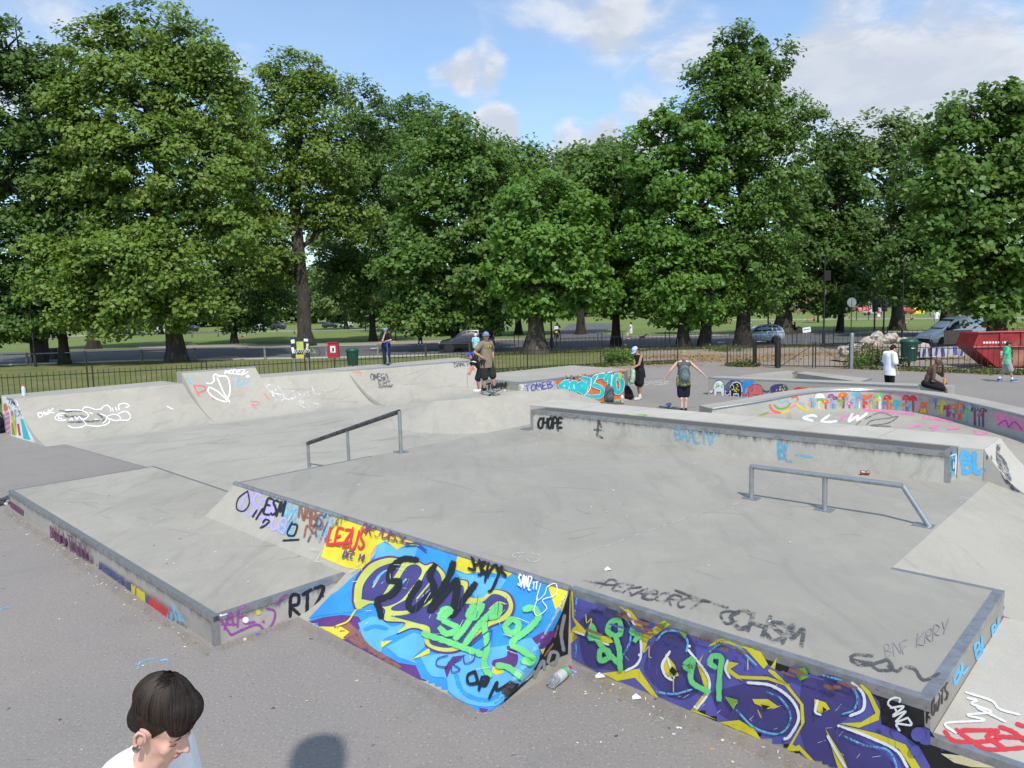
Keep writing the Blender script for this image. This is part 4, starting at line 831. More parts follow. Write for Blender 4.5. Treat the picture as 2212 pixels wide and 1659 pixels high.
d = Decal(T_BANK, .031); text(d, 'white', 3.2, 'SANZ', (1812, 712), (1890, 738), (1820, 645), K, .1); text(d, 'white', 2.6, '1T', (1898, 735), (1930, 742), (1902, 690), K); d.build(deck, 'small white tag at the upper right of the blue lettering')
d = Decal(T_BANK, .031); d.line('white', 1.6, [(1950, 700), (1925, 800), (1970, 770), (1990, 720), (2040, 705), (2035, 770), (1960, 800), (1985, 850), (1930, 895), (1910, 860), (1930, 790)], K); d.build(deck)
d = Decal(T_BANK, .031); text(d, 'red', 4.5, 'LEZUS', (680, 470), (900, 500), (700, 360), K, .08, .15); d.line('red', 5, [(680, 470), (830, 455)], K); d.build(deck, 'red tag on yellow paint')
d = Decal(T_BANK, .031); text(d, 'plum', 3.2, 'ARJOBSL', (870, 400), (1170, 470), (900, 330), K, .1, .12); text(d, 'purple', 2.6, 'DEC.14.', (775, 545), (920, 580), (790, 505), K, .06, .3); text(d, 'black_faded', 2.4, 'RTV.', (735, 360), (825, 330), (740, 310), K, .08); d.line('navy', 4, [(1150, 470), (1220, 470), (1275, 510)], K); d.build(deck, 'dark purple lettering along the coping')
# --- left end of the bank: layered marker tags
d = Decal(T_BANK); text(d, 'lilac', 5.5, 'OSEM', (150, 260), (330, 330), (200, 140), K, .1, .1); text(d, 'lilac', 4.5, 'MUB', (290, 340), (420, 400), (320, 260), K, .1, .1); d.build(deck, 'lilac lettering at the left end of the bank')
d = Decal(T_BANK, .005); text(d, 'cyan', 4, 'BOSE', (380, 380), (480, 430), (430, 210), K, .12, .05); text(d, 'cyan', 5, 'BU', (620, 430), (690, 440), (640, 260), K, .12); d.build(deck)
d = Decal(T_BANK, .007); d.line('black', 3, [(205, 145), (150, 190), (140, 250), (180, 265), (215, 220), (205, 145)], K); text(d, 'black', 5, 'ESM', (300, 275), (410, 300), (325, 185), K, .08, .1); d.lines('black', 4, [[(280, 365), (310, 350), (335, 325), (310, 315), (295, 335)], [(235, 300), (260, 260)], [(255, 315), (295, 250)], [(470, 330), (440, 400), (480, 410), (500, 350), (470, 345)], [(415, 440), (510, 435)]], K); text(d, 'black_faded', 4, 'RTZ', (570, 440), (700, 440), (640, 270), K, .1, .1); d.build(deck, 'black marker tags at the left end of the bank')
d = Decal(T_BANK, .008); text(d, 'brown', 4.5, 'NABS', (505, 310), (650, 380), (515, 225), K, .1, .1); d.lines('brown', 4, [[(540, 420), (560, 350), (600, 400), (620, 330), (600, 290)]], K); d.build(deck, 'brown marker tag on the bank')
T_BSIDE = T_BANK
d = Decal(T_BANK, .003); d.poly('black', [(2112, 720), (2100, 1110), (2045, 1130), (1940, 1200), (1800, 1330), (1690, 1425), (1780, 1300), (1960, 1080), (2070, 850)], K); d.lines('grey', 7, [[(2080, 880), (2060, 990), (2075, 1090)], [(1980, 1160), (2000, 1100), (2040, 1110), (2020, 1170), (1990, 1165)], [(1900, 1250), (1950, 1150), (1960, 1200)], [(1850, 1260), (1900, 1210)]], K); d.lines('brown', 4, [[(2020, 1010), (2040, 940)], [(1960, 1120), (2010, 1050)]], K); d.build(deck, 'black paint with grey scrawls on the side of the bank')
# --- purple piece on the front wall
K = K7; d = Decal(T_WALL)
d.poly('black', [(172, 492), (500, 585), (1000, 735), (1760, 972), (1765, 1112), (2212, 1298), (2212, 1420), (1300, 1420), (1180, 1240), (600, 990), (300, 870), (165, 800)], K, 12)
d.poly('violet', [(175, 500), (380, 545), (500, 640), (620, 640), (740, 690), (820, 740), (930, 735), (1100, 860), (1200, 880), (1330, 860), (1460, 890), (1560, 1000), (1570, 1100), (1640, 1130), (1740, 1200), (1790, 1290), (1800, 1420), (1300, 1420), (1180, 1250), (600, 990), (300, 870), (165, 800)], K, 12)
d.poly('navy', [(200, 640), (330, 560), (450, 640), (480, 760), (440, 850), (330, 855), (230, 820)], K, curve=True); d.poly('navy', [(560, 700), (640, 670), (720, 720), (740, 820), (760, 930), (680, 990), (590, 960), (500, 850)], K, curve=True); d.poly('navy', [(800, 960), (900, 930), (1050, 900), (1140, 970), (1200, 1060), (1140, 1150), (1000, 1120), (850, 1060)], K, curve=True); d.poly('navy', [(1210, 900), (1350, 880), (1450, 960), (1460, 1050), (1390, 1100), (1500, 1180), (1640, 1300), (1560, 1400), (1400, 1390), (1250, 1250), (1200, 1100)], K, curve=True)
for q in ([(172, 500), (180, 498), (185, 620), (240, 680), (232, 700), (180, 690), (172, 760), (163, 780), (165, 680), (195, 655), (178, 620)], [(360, 545), (430, 575), (490, 650), (510, 690), (600, 625), (620, 650), (520, 720), (500, 780), (485, 760), (490, 690), (440, 610)], [(310, 870), (480, 850), (490, 870), (570, 985), (545, 980), (460, 890), (380, 905)], [(800, 740), (860, 700), (960, 730), (1020, 760), (1060, 830), (1040, 850), (960, 760), (860, 730), (790, 750)], [(770, 780), (750, 830), (790, 880), (800, 940), (740, 1040), (830, 1080), (710, 1040), (780, 950), (740, 830)],
          [(870, 815), (930, 825), (890, 850), (930, 880), (1060, 885), (1160, 920), (1150, 930), (1060, 900), (920, 895), (870, 860)], [(1100, 800), (1090, 860), (1150, 920), (1220, 1010), (1225, 1090), (1170, 1190), (1220, 1220), (1140, 1220), (1210, 1100), (1205, 1010), (1140, 930), (1060, 860)], [(1430, 870), (1520, 950), (1565, 1040), (1560, 1080), (1470, 1115), (1380, 1095), (1480, 1090), (1545, 1050), (1510, 970)], [(1400, 1105), (1550, 1140), (1680, 1190), (1750, 1300), (1720, 1420), (1690, 1420), (1710, 1300), (1650, 1210), (1540, 1160)], [(1320, 1120), (1400, 1250), (1470, 1420), (1430, 1420), (1370, 1280), (1330, 1150)], [(840, 1090), (930, 1080), (1000, 1120), (1030, 1170), (940, 1130), (860, 1110)], [(1140, 1225), (1200, 1190), (1270, 1265), (1250, 1265), (1200, 1215)], [(1270, 985), (1320, 1000), (1340, 1030), (1300, 1050), (1270, 1030)], [(990, 985), (1060, 985), (1110, 1020), (1060, 1030), (1000, 1005)], [(600, 780), (640, 830), (660, 880), (620, 890), (585, 850)], [(280, 695), (350, 705), (365, 730), (320, 740), (275, 715)]): d.poly('yellow', q, K)
for w_, q in ((5, [(430, 600), (480, 690), (490, 780), (470, 830), (420, 858)]), (5, [(620, 770), (585, 830), (600, 880), (630, 900)]), (5, [(700, 760), (790, 880), (790, 960), (740, 1030)]), (5, [(880, 810), (870, 850), (890, 890)]), (6, [(970, 910), (1080, 925), (1170, 990), (1200, 1070), (1160, 1150), (1135, 1165)]), (6, [(1440, 910), (1490, 960), (1490, 1030), (1430, 1060)]), (6, [(1390, 1105), (1530, 1160), (1640, 1215), (1690, 1290)]), (5, [(1330, 1150), (1380, 1240), (1410, 1290)]), (5, [(1285, 990), (1275, 1040), (1300, 1055)]), (4, [(190, 680), (235, 697)]), (4, [(280, 720), (345, 740)]), (4, [(610, 800), (640, 890)])): d.line('white', w_, q, K)
for q in ([(190, 620), (200, 540), (205, 530)], [(390, 590), (440, 650), (440, 730), (400, 800)], [(560, 720), (600, 680), (660, 680), (700, 720), (695, 770)], [(800, 770), (850, 735), (920, 740), (970, 790), (1010, 830)], [(920, 1030), (1000, 1110), (1100, 1140), (1150, 1110), (1165, 1050), (1120, 980), (1060, 950)], [(1310, 875), (1420, 910), (1465, 970), (1450, 1030), (1400, 1050)], [(1410, 1150), (1500, 1190), (1600, 1210), (1640, 1280), (1650, 1400)], [(200, 720), (195, 790)], [(560, 950), (640, 960), (720, 940)]): d.line('cyan', 4, q, K)
for p in ((485, 785), (710, 745), (735, 1018), (1382, 1102), (1140, 1160)): d.dot('white', 3.2, p, K)
for p, r in (((1740, 1140), 16), ((1725, 1215), 11), ((1580, 1110), 6), ((1560, 930), 7)): d.dot('violet', r, p, K)
d.poly('black', [(632, 835), (658, 860), (640, 880), (620, 855)], K); d.poly('black', [(1030, 1005), (1075, 1015), (1050, 1028)], K); d.poly('black', [(1310, 1015), (1330, 1030), (1312, 1042)], K); d.poly('grass', [(1170, 850), (1230, 840), (1250, 880), (1210, 900)], K); d.poly('grass', [(870, 970), (930, 985), (910, 1030)], K); d.poly('grass', [(560, 650), (620, 630), (590, 670)], K); d.poly('grass', [(660, 670), (700, 690), (690, 710)], K)
d.lines('yellow', 2, [[(245, 600), (250, 640), (270, 620), (265, 665)], [(510, 770), (530, 745), (530, 790), (540, 795)], [(640, 890), (640, 950)], [(1020, 1030), (1035, 1065)], [(975, 800), (975, 850)]], K)
d.build(deck, 'purple and yellow spray-painted letters on the front wall of the deck', 'graffiti_piece')
d = Decal(T_WALL, .024); d.lines('green', 11, [[(270, 650), (265, 710), (285, 690), (270, 650), (300, 720), (330, 760), (400, 830)], [(380, 700), (345, 680), (355, 640), (395, 630), (400, 690), (380, 700), (395, 760), (400, 850)], [(470, 690), (450, 680), (465, 665), (485, 690), (465, 720)], [(345, 800), (310, 810), (310, 765), (345, 765), (350, 800)], [(720, 800), (690, 830), (720, 850), (730, 800), (720, 900), (800, 950)], [(830, 840), (805, 820), (815, 790), (855, 795), (850, 850), (845, 920), (845, 985)]], K); d.build(deck, 'green scribble over the purple letters')
d = Decal(T_WALL, .034); text(d, 'white', 4.2, 'CANZ', (1600, 985), (1660, 1120), (1655, 960), K, .05, .12); d.build(deck, 'white tag on the black end of the front wall')
d = Decal(T_WALL, .003); K = KC; d.poly('violet', [(500, 1440), (640, 1480), (900, 1560), (1131, 1640), (1131, 1700), (800, 1640), (560, 1560)], K, 10); d.poly('cream', [(545, 1555), (700, 1570), (900, 1620), (1000, 1660), (760, 1650), (640, 1620)], K, 10); d.poly('violet', [(360, 1400), (420, 1370), (495, 1420), (470, 1490), (400, 1480)], K, curve=True); d.build(deck)
# --- right end and apron
T_APR = bvh(apron)
d = Decal(T_DECK, .003); text(d, 'black', 3.4, 'ROOTS', (445, 1335), (590, 1158), (447, 1218), KC, .05, .15); d.build(deck, 'black lettering on the white end of the deck')
d = Decal(T_DECK, .003); text(d, 'azure', 5, 'BL', (640, 1062), (735, 945), (632, 955), KC, .06); text(d, 'azure', 5, 'BL', (790, 885), (875, 785), (780, 790), KC, .06); text(d, 'azure', 5, 'BL', (910, 738), (980, 645), (902, 660), KC, .06); d.lines('slate', 2.5, [[(975, 600), (1010, 560), (1012, 510), (985, 530)]], KC); d.build(deck, 'row of light blue letters on the end of the deck')
d = Decal(T_APR, .003); d.lines('red', 9, [[(570, 1400), (640, 1470), (840, 1475), (960, 1455)], [(690, 1395), (950, 1400), (870, 1440), (990, 1520)], [(650, 1390), (760, 1470), (880, 1530), (1131, 1520)], [(960, 1370), (1060, 1410), (1131, 1470)], [(1080, 1350), (1131, 1370)], [(930, 1440), (1131, 1450)]], KC); d.build(deck, 'red letters on the low apron')
d = Decal(T_APR, .007); d.lines('white', 4.5, [[(730, 1170), (800, 1190), (760, 1210), (900, 1270), (730, 1290), (850, 1330), (580, 1350), (650, 1420)], [(720, 1130), (900, 1190), (960, 1250), (1100, 1290)], [(800, 1240), (1000, 1340)]], KC); d.build(deck, 'white looping scribble on the low apron')
# --- tags on the deck top
d = Decal(T_DECK, .004); K = K7; text(d, 'black_faded', 4.2, '+PEKABORCT', (250, 478), (730, 590), (300, 440), K, .12, .12); d.line('black_faded', 3.5, [(225, 455), (330, 480)], K); d.line('black_faded', 4, [(640, 500), (720, 530), (880, 580)], K); d.build(deck, 'grey marker lettering along the front edge of the deck')
d = Decal(T_DECK, .004); text(d, 'black_faded', 9, 'CHSM', (880, 655), (1200, 760), (910, 575), K, .1, .05); d.line('black_faded', 5, [(920, 640), (870, 650), (845, 610), (870, 595), (930, 600)], K); d.build(deck, 'thick grey letters near the front edge of the deck')
d = Decal(T_DECK, .004); d.lines('black_faded', 6.5, [[(1530, 795), (1450, 790), (1435, 810), (1530, 830), (1470, 835), (1430, 815)], [(1590, 815), (1530, 835), (1560, 860), (1620, 855), (1600, 815), (1580, 815)], [(1600, 840), (1640, 865), (1660, 850)], [(1680, 845), (1720, 855), (1760, 905), (1830, 875)]], K); d.build(deck, 'grey letters by the corner of the deck')
d = Decal(T_DECK, .004); text(d, 'grey', 2, 'BNF', (1590, 800), (1700, 780), (1580, 745), K, .1); text(d, 'grey', 2, 'KRRY', (1730, 760), (1870, 690), (1735, 700), K, .1); d.build(deck, 'thin pencil-like tag near the corner of the deck')
d = Decal(T_DECK, .004); d.lines('chalk', 1.2, [[(1800, 540), (1770, 530), (1790, 515), (1870, 515), (1940, 530), (1920, 560), (1880, 565), (1860, 545), (1910, 540)], [(1800, 555), (1820, 530)]], K6); d.build(deck)
# --- low deck faces
K = K5; d = Decal(T_LOW); d.lines('mauve', 4.5, [[(1655, 1235), (1700, 1310), (1740, 1370)], [(1690, 1330), (1740, 1200), (1760, 1300)], [(1670, 1290), (1780, 1290)], [(1800, 1165), (1790, 1310)], [(1800, 1175), (1850, 1150)], [(1790, 1240), (1850, 1230), (1840, 1280), (1920, 1270)], [(1740, 1370), (1930, 1290), (2000, 1335), (2060, 1270), (2070, 1190), (2010, 1170)], [(2090, 1140), (2140, 1080), (2170, 1070)]], K); d.dot('mauve', 3, (1985, 1268), K); d.dot('yellow', 5.5, (1945, 1200), K); d.dot('white', 7, (1850, 1255), K); d.line('white', 3, [(1655, 1225), (1710, 1210)], K); d.build(low, 'purple scrawl with a yellow dot on the end of the low deck')
d = Decal(T_LOW); text(d, 'black', 7, 'RTZ', (455, 890), (655, 830), (455, 770), K6, .05, .2); d.lines('black', 3, [[(650, 760), (652, 830)], [(560, 790), (562, 850)]], K6); d.build(low, 'dripping black lettering on the end of the low deck')
d = Decal(T_LOW); d.poly('blue', [(690, 790), (740, 720), (800, 690), (790, 760)], K6); d.poly('yellow', [(480, 905), (600, 850), (690, 790), (690, 820), (600, 880)], K6); d.build(low)
d = Decal(T_LOW, .003); 
for x in range(60, 1330, 9):
    t = (x - 60) / 1290; y0 = 330 + 720 * t + 28 * math.sin(t * PI) * 0; yt = 335 + (x - 60) * .66; L = grd.uniform(40, 130)
    col = 'plum' if x < 180 else 'slate' if 760 < x < 960 else 'yellow' if 1010 < x < 1120 and grd.random() < .6 else 'slate' if 960 <= x < 1150 else 'red' if 1150 <= x < 1300 else 'cyan' if x >= 1300 else None
    if col is None and not (400 < x < 700 and grd.random() < .8): continue
    if col is None: col = 'plum'
    d.line(col, grd.uniform(2, 5), [(x, yt + 18), (x + grd.uniform(-6, 6), yt + 18 + L * .6), (x + grd.uniform(2, 10), yt + 18 + L)], K)
text(d, 'plum', 3.2, 'MILLTHOU...', (410, 640), (780, 850), (400, 530), K, .08, .2); d.poly('cyan', [(1330, 1110), (1400, 1200), (1440, 1270), (1360, 1240)], K); d.build(low, 'streaked plum, blue, yellow and red paint drips along the side of the low deck')
# --- ledge
K = K3; d = Decal(T_LEDGE); text(d, 'black', 5, 'CHOPE', (700, 1005), (905, 1005), (706, 925), K, .08, .08); d.lines('black_faded', 5, [[(770, 990), (775, 1010)], [(860, 975), (870, 1030)]], K); d.build(ledge, 'black tag at the left end of the ledge')
d = Decal(T_LEDGE); d.lines('black_faded', 4.5, [[(1205, 940), (1195, 1080)], [(1205, 945), (1230, 1000)], [(1170, 1020), (1245, 1030)], [(1190, 1060), (1240, 1090)]], K); d.build(ledge, 'black arrow-like mark on the ledge')
d = Decal(T_LEDGE); text(d, 'cyan', 4.2, 'BAALIV', (1845, 1110), (2165, 1140), (1840, 1010), K, .1, .12); d.build(ledge, 'light blue tag in the middle of the ledge')
d = Decal(T_LEDGE); text(d, 'cyan', 6, 'BL', (575, 1105), (660, 1120), (570, 1000), K4, .05); d.line('cyan', 4, [(690, 1080), (800, 1095)], K4); d.build(ledge, 'light blue letters right of the middle of the ledge')
d = Decal(T_HUB); text(d, 'azure', 9.5, 'BL', (585, 910), (830, 880), (565, 670), KB, .04, .3); d.build(wall, 'two light blue letters on the end of the wall')
d = Decal(T_LEDGE); d.poly('cyan', [(395, 680), (490, 650), (495, 760), (470, 940), (420, 960)], KB); d.lines('black', 2.5, [[(435, 750), (465, 750), (460, 860), (435, 870), (435, 750)]], KB); d.lines('white', 3, [[(400, 700), (480, 670)], [(450, 770), (450, 850)], [(480, 680), (470, 930)]], KB); d.build(ledge)
d = Decal(T_HUB); d.lines('black_faded', 8, [[(1010, 560), (1000, 700), (1040, 850), (1110, 1000), (1200, 1110)], [(1000, 680), (1080, 780), (1150, 1000)]], KB); d.poly('plum', [(990, 570), (1015, 560), (1010, 640), (985, 640)], KB); d.lines('slate', 3, [[(870, 690), (870, 740)], [(915, 690), (925, 740)], [(1180, 1090), (1270, 1140)]], KB); d.build(wall)
d = Decal(T_HUB); d.poly('grass', [(1405, 895), (1480, 890), (1600, 895), (1680, 915), (1590, 930), (1480, 915)], K3); d.line('black', 2.5, [(1560, 915), (1600, 905)], K3); d.build(wall, 'lime green splash on top of the wall')
# --- quarter pipes
T1 = bvh(q1[1], q1[2], *q1[3]); T2 = bvh(q2[1]); T3 = bvh(q3[1]); T4 = bvh(q4[1])
K = K1; d = Decal(T1); text(d, 'white', 2.4, 'DWK', (320, 920), (450, 880), (315, 885), K, .05, .1); d.build(q1[0], 'small white letters on the left quarter pipe')
d = Decal(T1); d.lines('black_faded', 4, [[(495, 865), (540, 870), (700, 862)], [(540, 870), (545, 910), (640, 910), (720, 915)], [(560, 960), (720, 955), (830, 950)], [(810, 890), (860, 930), (850, 960)]], K)
d.lines('white', 2.3, [[(545, 885), (490, 890), (455, 925), (490, 945), (550, 940)], [(520, 905), (490, 905), (485, 925), (515, 930)], [(540, 860), (640, 858), (700, 870), (735, 905), (690, 940), (680, 925)], [(680, 865), (700, 835), (750, 840), (790, 855), (840, 850)], [(840, 860), (850, 835), (890, 818), (920, 850), (915, 870)], [(565, 985), (600, 1005), (680, 1000), (715, 975), (690, 950)], [(715, 985), (800, 993), (880, 980), (910, 950), (880, 910), (830, 890)], [(890, 910), (940, 895), (985, 905), (1000, 935), (960, 948), (905, 930)], [(980, 890), (1040, 870), (1080, 900), (1070, 940), (1000, 945)], [(990, 860), (985, 815), (1040, 805), (1075, 825), (1040, 840)], [(620, 910), (640, 940), (655, 910), (680, 940)], [(850, 970), (880, 945), (885, 925)], [(930, 840), (940, 870)], [(955, 835), (970, 865)], [(740, 880), (770, 890)], [(575, 950), (595, 925), (600, 950)], [(785, 935), (810, 940)]], K); d.build(q1[0], 'white outlined bubble lettering with black shading on the left quarter pipe', 'graffiti_piece')
d = Decal(T1); d.line('white', 1.8, [(1385, 825), (1410, 840), (1437, 852)], K); d.build(q1[0])
# painted side wall of the left quarter pipe
d = Decal(T1); K = KD; d.poly('white', [(40, 360), (240, 400), (340, 450), (450, 720), (560, 1000), (740, 1330), (470, 1260), (240, 1190), (80, 1140)], K, 6)
for c_, q in (('orange', [(75, 520), (130, 510), (170, 600), (165, 660), (110, 690), (75, 640)]), ('pink', [(105, 700), (190, 690), (235, 1160), (150, 1150)]), ('yellow', [(225, 780), (290, 760), (355, 1160), (320, 1180)]), ('grass', [(235, 920), (265, 910), (320, 1180), (250, 1160)]), ('red', [(355, 940), (400, 930), (440, 1180), (390, 1180)]), ('teal', [(430, 840), (480, 830), (640, 1270), (490, 1250)]), ('cyan', [(290, 640), (340, 640), (350, 800), (310, 800)]), ('orange', [(225, 670), (270, 660), (290, 760), (235, 770)]), ('navy', [(250, 450), (310, 450), (320, 560), (270, 520)]), ('lilac', [(55, 760), (85, 740), (125, 1130), (80, 1130)])): d.poly(c_, q, K, 5)
d.lines('white', 2, [[(110, 800), (190, 760)], [(120, 900), (205, 850)], [(130, 1010), (215, 950)], [(150, 1110), (230, 1050)]], K); d.lines('slate', 1.4, [[(160, 430), (210, 440), (190, 520)], [(220, 410), (250, 480), (230, 560)], [(370, 680), (420, 660), (410, 740), (370, 780)], [(180, 560), (220, 640)]], K); d.build(q1[0], 'columns of faded orange, pink, yellow, red and turquoise paint on the side wall', 'graffiti_piece')
K = K1; d = Decal(T2); d.lines('white', 2.8, [[(1710, 632), (1745, 640), (1775, 615), (1770, 575), (1790, 560), (1815, 575), (1880, 580), (1905, 640), (1905, 720), (1880, 785)], [(1800, 585), (1850, 700), (1905, 793)], [(1735, 668), (1725, 700), (1770, 750), (1850, 785), (1885, 780), (1800, 700), (1735, 668)]], K); d.build(q2[0], 'white outlined shield or heart shape')
d = Decal(T2); text(d, 'white', 2.2, 'MODEZ', (1865, 560), (2030, 560), (1870, 525), K, .1, .1); d.line('white', 1.8, [(2000, 570), (2060, 540)], K); d.line('white', 2, [(2040, 580), (2060, 570), (2065, 585), (2040, 585)], K); d.build(q2[0], 'white tag on the top edge of the tall section')
d = Decal(T2); d.lines('coral', 3, [[(1610, 660), (1650, 740)], [(1610, 655), (1690, 660), (1705, 690), (1650, 715)], [(1760, 755), (1775, 770)]], K); d.build(q2[0], 'faded red letter'); d = Decal(T2); d.lines('cyan', 2, [[(1940, 590), (1960, 570), (1990, 620), (1950, 640), (1990, 650), (2060, 580), (2050, 630), (2000, 650)], [(1540, 590), (1600, 650)], [(1580, 580), (1570, 640)]], K); d.build(q2[0])
K = K2; d = Decal(bvh(q2[1], q3[1])); d.lines('chalk', 3, [[(190, 645), (270, 655), (300, 690), (240, 715)], [(210, 650), (310, 785)], [(240, 715), (330, 730), (370, 765), (310, 788), (270, 775)], [(305, 645), (390, 765), (465, 750)], [(430, 690), (460, 750)], [(395, 625), (420, 635)]], K); d.build(q3[0], 'large white letters with drips')
d = Decal(T3); d.lines('chalk', 1.6, [[(480, 710), (520, 745), (560, 700), (570, 740)], [(600, 660), (620, 725), (680, 715)], [(690, 690), (720, 700), (710, 720)], [(480, 790), (510, 780), (530, 800), (480, 800), (540, 840), (580, 835), (560, 805), (620, 800), (670, 825), (640, 835)]], K); d.build(q3[0], 'faint white scribble')
d = Decal(bvh(q2[1], q3[1])); d.lines('coral', 1.6, [[(90, 790), (150, 790), (140, 820), (95, 810), (140, 850)], [(200, 720), (240, 770)]], K); d.build(q3[0])
d = Decal(T4); text(d, 'black_faded', 2.8, 'OMEGA', (1085, 610), (1230, 605), (1080, 560), K, .08, .08); text(d, 'black_faded', 2.4, 'ESM', (1150, 645), (1240, 640), (1150, 615), K, .06); text(d, 'black_faded', 2.2, 'GANG', (1148, 675), (1265, 668), (1150, 655), K, .06); d.build(q4[0], 'grey three-line tag on the far quarter pipe')
d = Decal(T4); text(d, 'black_faded', 2.2, 'DANETMM', (1780, 500), (1945, 485), (1775, 468), K, .12, .1); d.line('black_faded', 2, [(1765, 465), (1800, 480)], K); d.build(q4[0], 'grey tag at the right end of the far quarter pipe'); d = Decal(T4); d.poly('orange', [(1885, 510), (1950, 510), (1955, 535)], K); d.lines('coral', 1.2, [[(930, 545), (990, 540)], [(960, 560), (1010, 545), (990, 575)]], K); d.build(q4[0])
# --- platform front: turquoise letters on orange
TR = bvh(rp_slab); K = K3; d = Decal(TR); d.poly('orange', [(835, 596), (1100, 555), (1428, 524), (1430, 660), (1400, 790), (1160, 800), (1060, 755), (880, 690)], K, 5)
for i in range(34): x = grd.uniform(900, 1420); d.dot('black', grd.uniform(.8, 1.7), (x, 585 - (x - 900) * .09 + grd.uniform(-4, 22)), K)
letters = [[(880, 650), (925, 690), (945, 620), (905, 640)], [(985, 700), (975, 640), (1010, 630), (1020, 690), (985, 700)], [(1050, 700), (1045, 640), (1080, 640), (1075, 700), (1050, 700)], [(1060, 590), (1130, 610), (1100, 660), (1085, 730), (1130, 745)], [(1250, 570), (1170, 590), (1150, 640), (1230, 680), (1220, 740), (1160, 745)], [(1255, 610), (1300, 560), (1290, 650), (1300, 720)], [(1400, 580), (1345, 570), (1330, 640), (1350, 710), (1390, 690), (1395, 620), (1370, 600)]]
for c_, w_ in (('plum', 12.5), ('white', 10.8), ('teal', 8.6)):
    for l_ in letters: d.line(c_, w_, l_, K, soft=.08)
d.lines('white', 1.6, [[(1140, 590), (1130, 680), (1080, 740)], [(1315, 540), (1300, 690), (1310, 740)], [(1200, 560), (1160, 640)]], K); d.poly('lime', [(1365, 545), (1392, 545), (1390, 600), (1366, 598)], K); d.build(rp, 'turquoise block letters outlined in white on orange', 'graffiti_piece')
d = Decal(TR); d.poly('chalk', [(535, 640), (830, 600), (868, 680), (700, 715), (560, 722)], K, 6); text(d, 'lilac', 4, 'TOMEB', (600, 710), (830, 665), (590, 655), K, .08, .15); text(d, 'slate', 2, 'TOMEB', (602, 708), (826, 667), (592, 655), K, .1, .15); d.build(rp, 'faded lilac letters on a white patch')
d = Decal(TR); text(d, 'black', 3.4, 'ATOMM', (235, 695), (440, 680), (235, 640), K, .1, .08); d.build(rp, 'black letters on the left face of the platform')
# --- mushrooms on the curved wall
TM = bvh(cw_face); K = K4
d = Decal(TM, .002)
for i in range(120):
    x = grd.uniform(760, 1960); t_ = (x - 760) / 1200; yc = 735 - 25 * math.sin(t_ * 3.0) + 95 * max(0, t_ - .35) ** 1.15 + grd.uniform(-34, 34); r_ = grd.uniform(8, 22)
    d.poly(grd.choice(('f_pink', 'f_lime', 'f_orange', 'f_lilac', 'f_teal', 'cyan')), [(x + r_ * math.cos(a) * grd.uniform(.5, 1.2), yc + r_ * 1.2 * math.sin(a) * grd.uniform(.5, 1.2)) for a in [k * PI / 4 for k in range(8)]], K, 5)
d.build(cw, 'faded patches of colour behind the mushrooms', gap=3000)
mu = [(788, 712, 28, 22, 765, 'cyan', 'orange'), (845, 690, 55, 30, 780, 'white', 'white'), (850, 715, 40, 20, 775, 'grass', 'lime'), (885, 725, 40, 24, 775, 'orange', 'red'), (922, 690, 40, 26, 770, 'mauve', 'cyan'), (935, 730, 30, 24, 772, 'lilac', 'blue'), (950, 705, 35, 24, 770, 'plum', 'cyan'), (1003, 685, 60, 34, 772, 'orange', 'brown'), (985, 720, 34, 20, 770, 'grass', 'lime'), (1045, 740, 36, 26, 772, 'pink', 'mauve'), (1092, 675, 55, 30, 768, 'cyan', 'cyan'), (1110, 700, 30, 22, 768, 'sky', 'white'), (1140, 700, 46, 34, 770, 'orange', 'red'), (1150, 735, 30, 20, 772, 'red', 'orange'), (1190, 695, 42, 30, 772, 'orange', 'lime'), (1248, 685, 62, 32, 775, 'green', 'white'), (1230, 715, 40, 24, 775, 'lime', 'grass'), (1300, 700, 48, 32, 778, 'red', 'orange'), (1320, 725, 34, 24, 778, 'yellow', 'orange'), (1275, 735, 28, 24, 778, 'blue', 'blue'), (1360, 735, 50, 34, 782, 'teal', 'teal'), (1425, 702, 46, 34, 790, 'red', 'brown'), (1470, 706, 46, 36, 796, 'red', 'brown'), (1415, 745, 30, 20, 790, 'orange', 'cyan'), (1440, 750, 34, 24, 792, 'cyan', 'blue'), (1620, 720, 30, 26, 770, 'blue', 'slate'), (1665, 735, 52, 34, 810, 'lime', 'yellow'), (1640, 765, 36, 26, 812, 'grass', 'lime'), (1700, 765, 44, 34, 825, 'plum', 'plum'), (1745, 765, 46, 32, 830, 'orange', 'brown'), (1715, 800, 30, 20, 830, 'mauve', 'plum'), (1790, 755, 44, 26, 845, 'orange', 'orange'), (1775, 800, 30, 24, 842, 'orange', 'red'), (1830, 790, 46, 34, 860, 'green', 'teal'), (1885, 780, 46, 26, 880, 'plum', 'purple'), (1940, 785, 46, 26, 890, 'plum', 'purple'), (1915, 815, 34, 22, 885, 'mauve', 'purple')]
for i, (x, y, w_, h_, yb, c1, c2) in enumerate(mu):
    w_ *= 1.25; h_ *= 1.3; d = Decal(TM, .003 + (i % 3) * .001); d.line(c2, w_ * .24 * .323, [(x, y), (x + grd.uniform(-3, 3), (y + yb) / 2), (x, yb)], K)
    d.poly(c1, [(x - w_ / 2, y + h_ * .35), (x - w_ * .42, y - h_ * .2), (x - w_ * .2, y - h_ * .5), (x + w_ * .2, y - h_ * .5), (x + w_ * .42, y - h_ * .2), (x + w_ / 2, y + h_ * .35), (x, y + h_ * .2)], K, 4)
    if w_ > 40: d.dot('cream' if i % 2 else 'orange', 1.5, (x - w_ * .1, y - h_ * .1), K)
    d.build(cw, name='painted_mushroom')
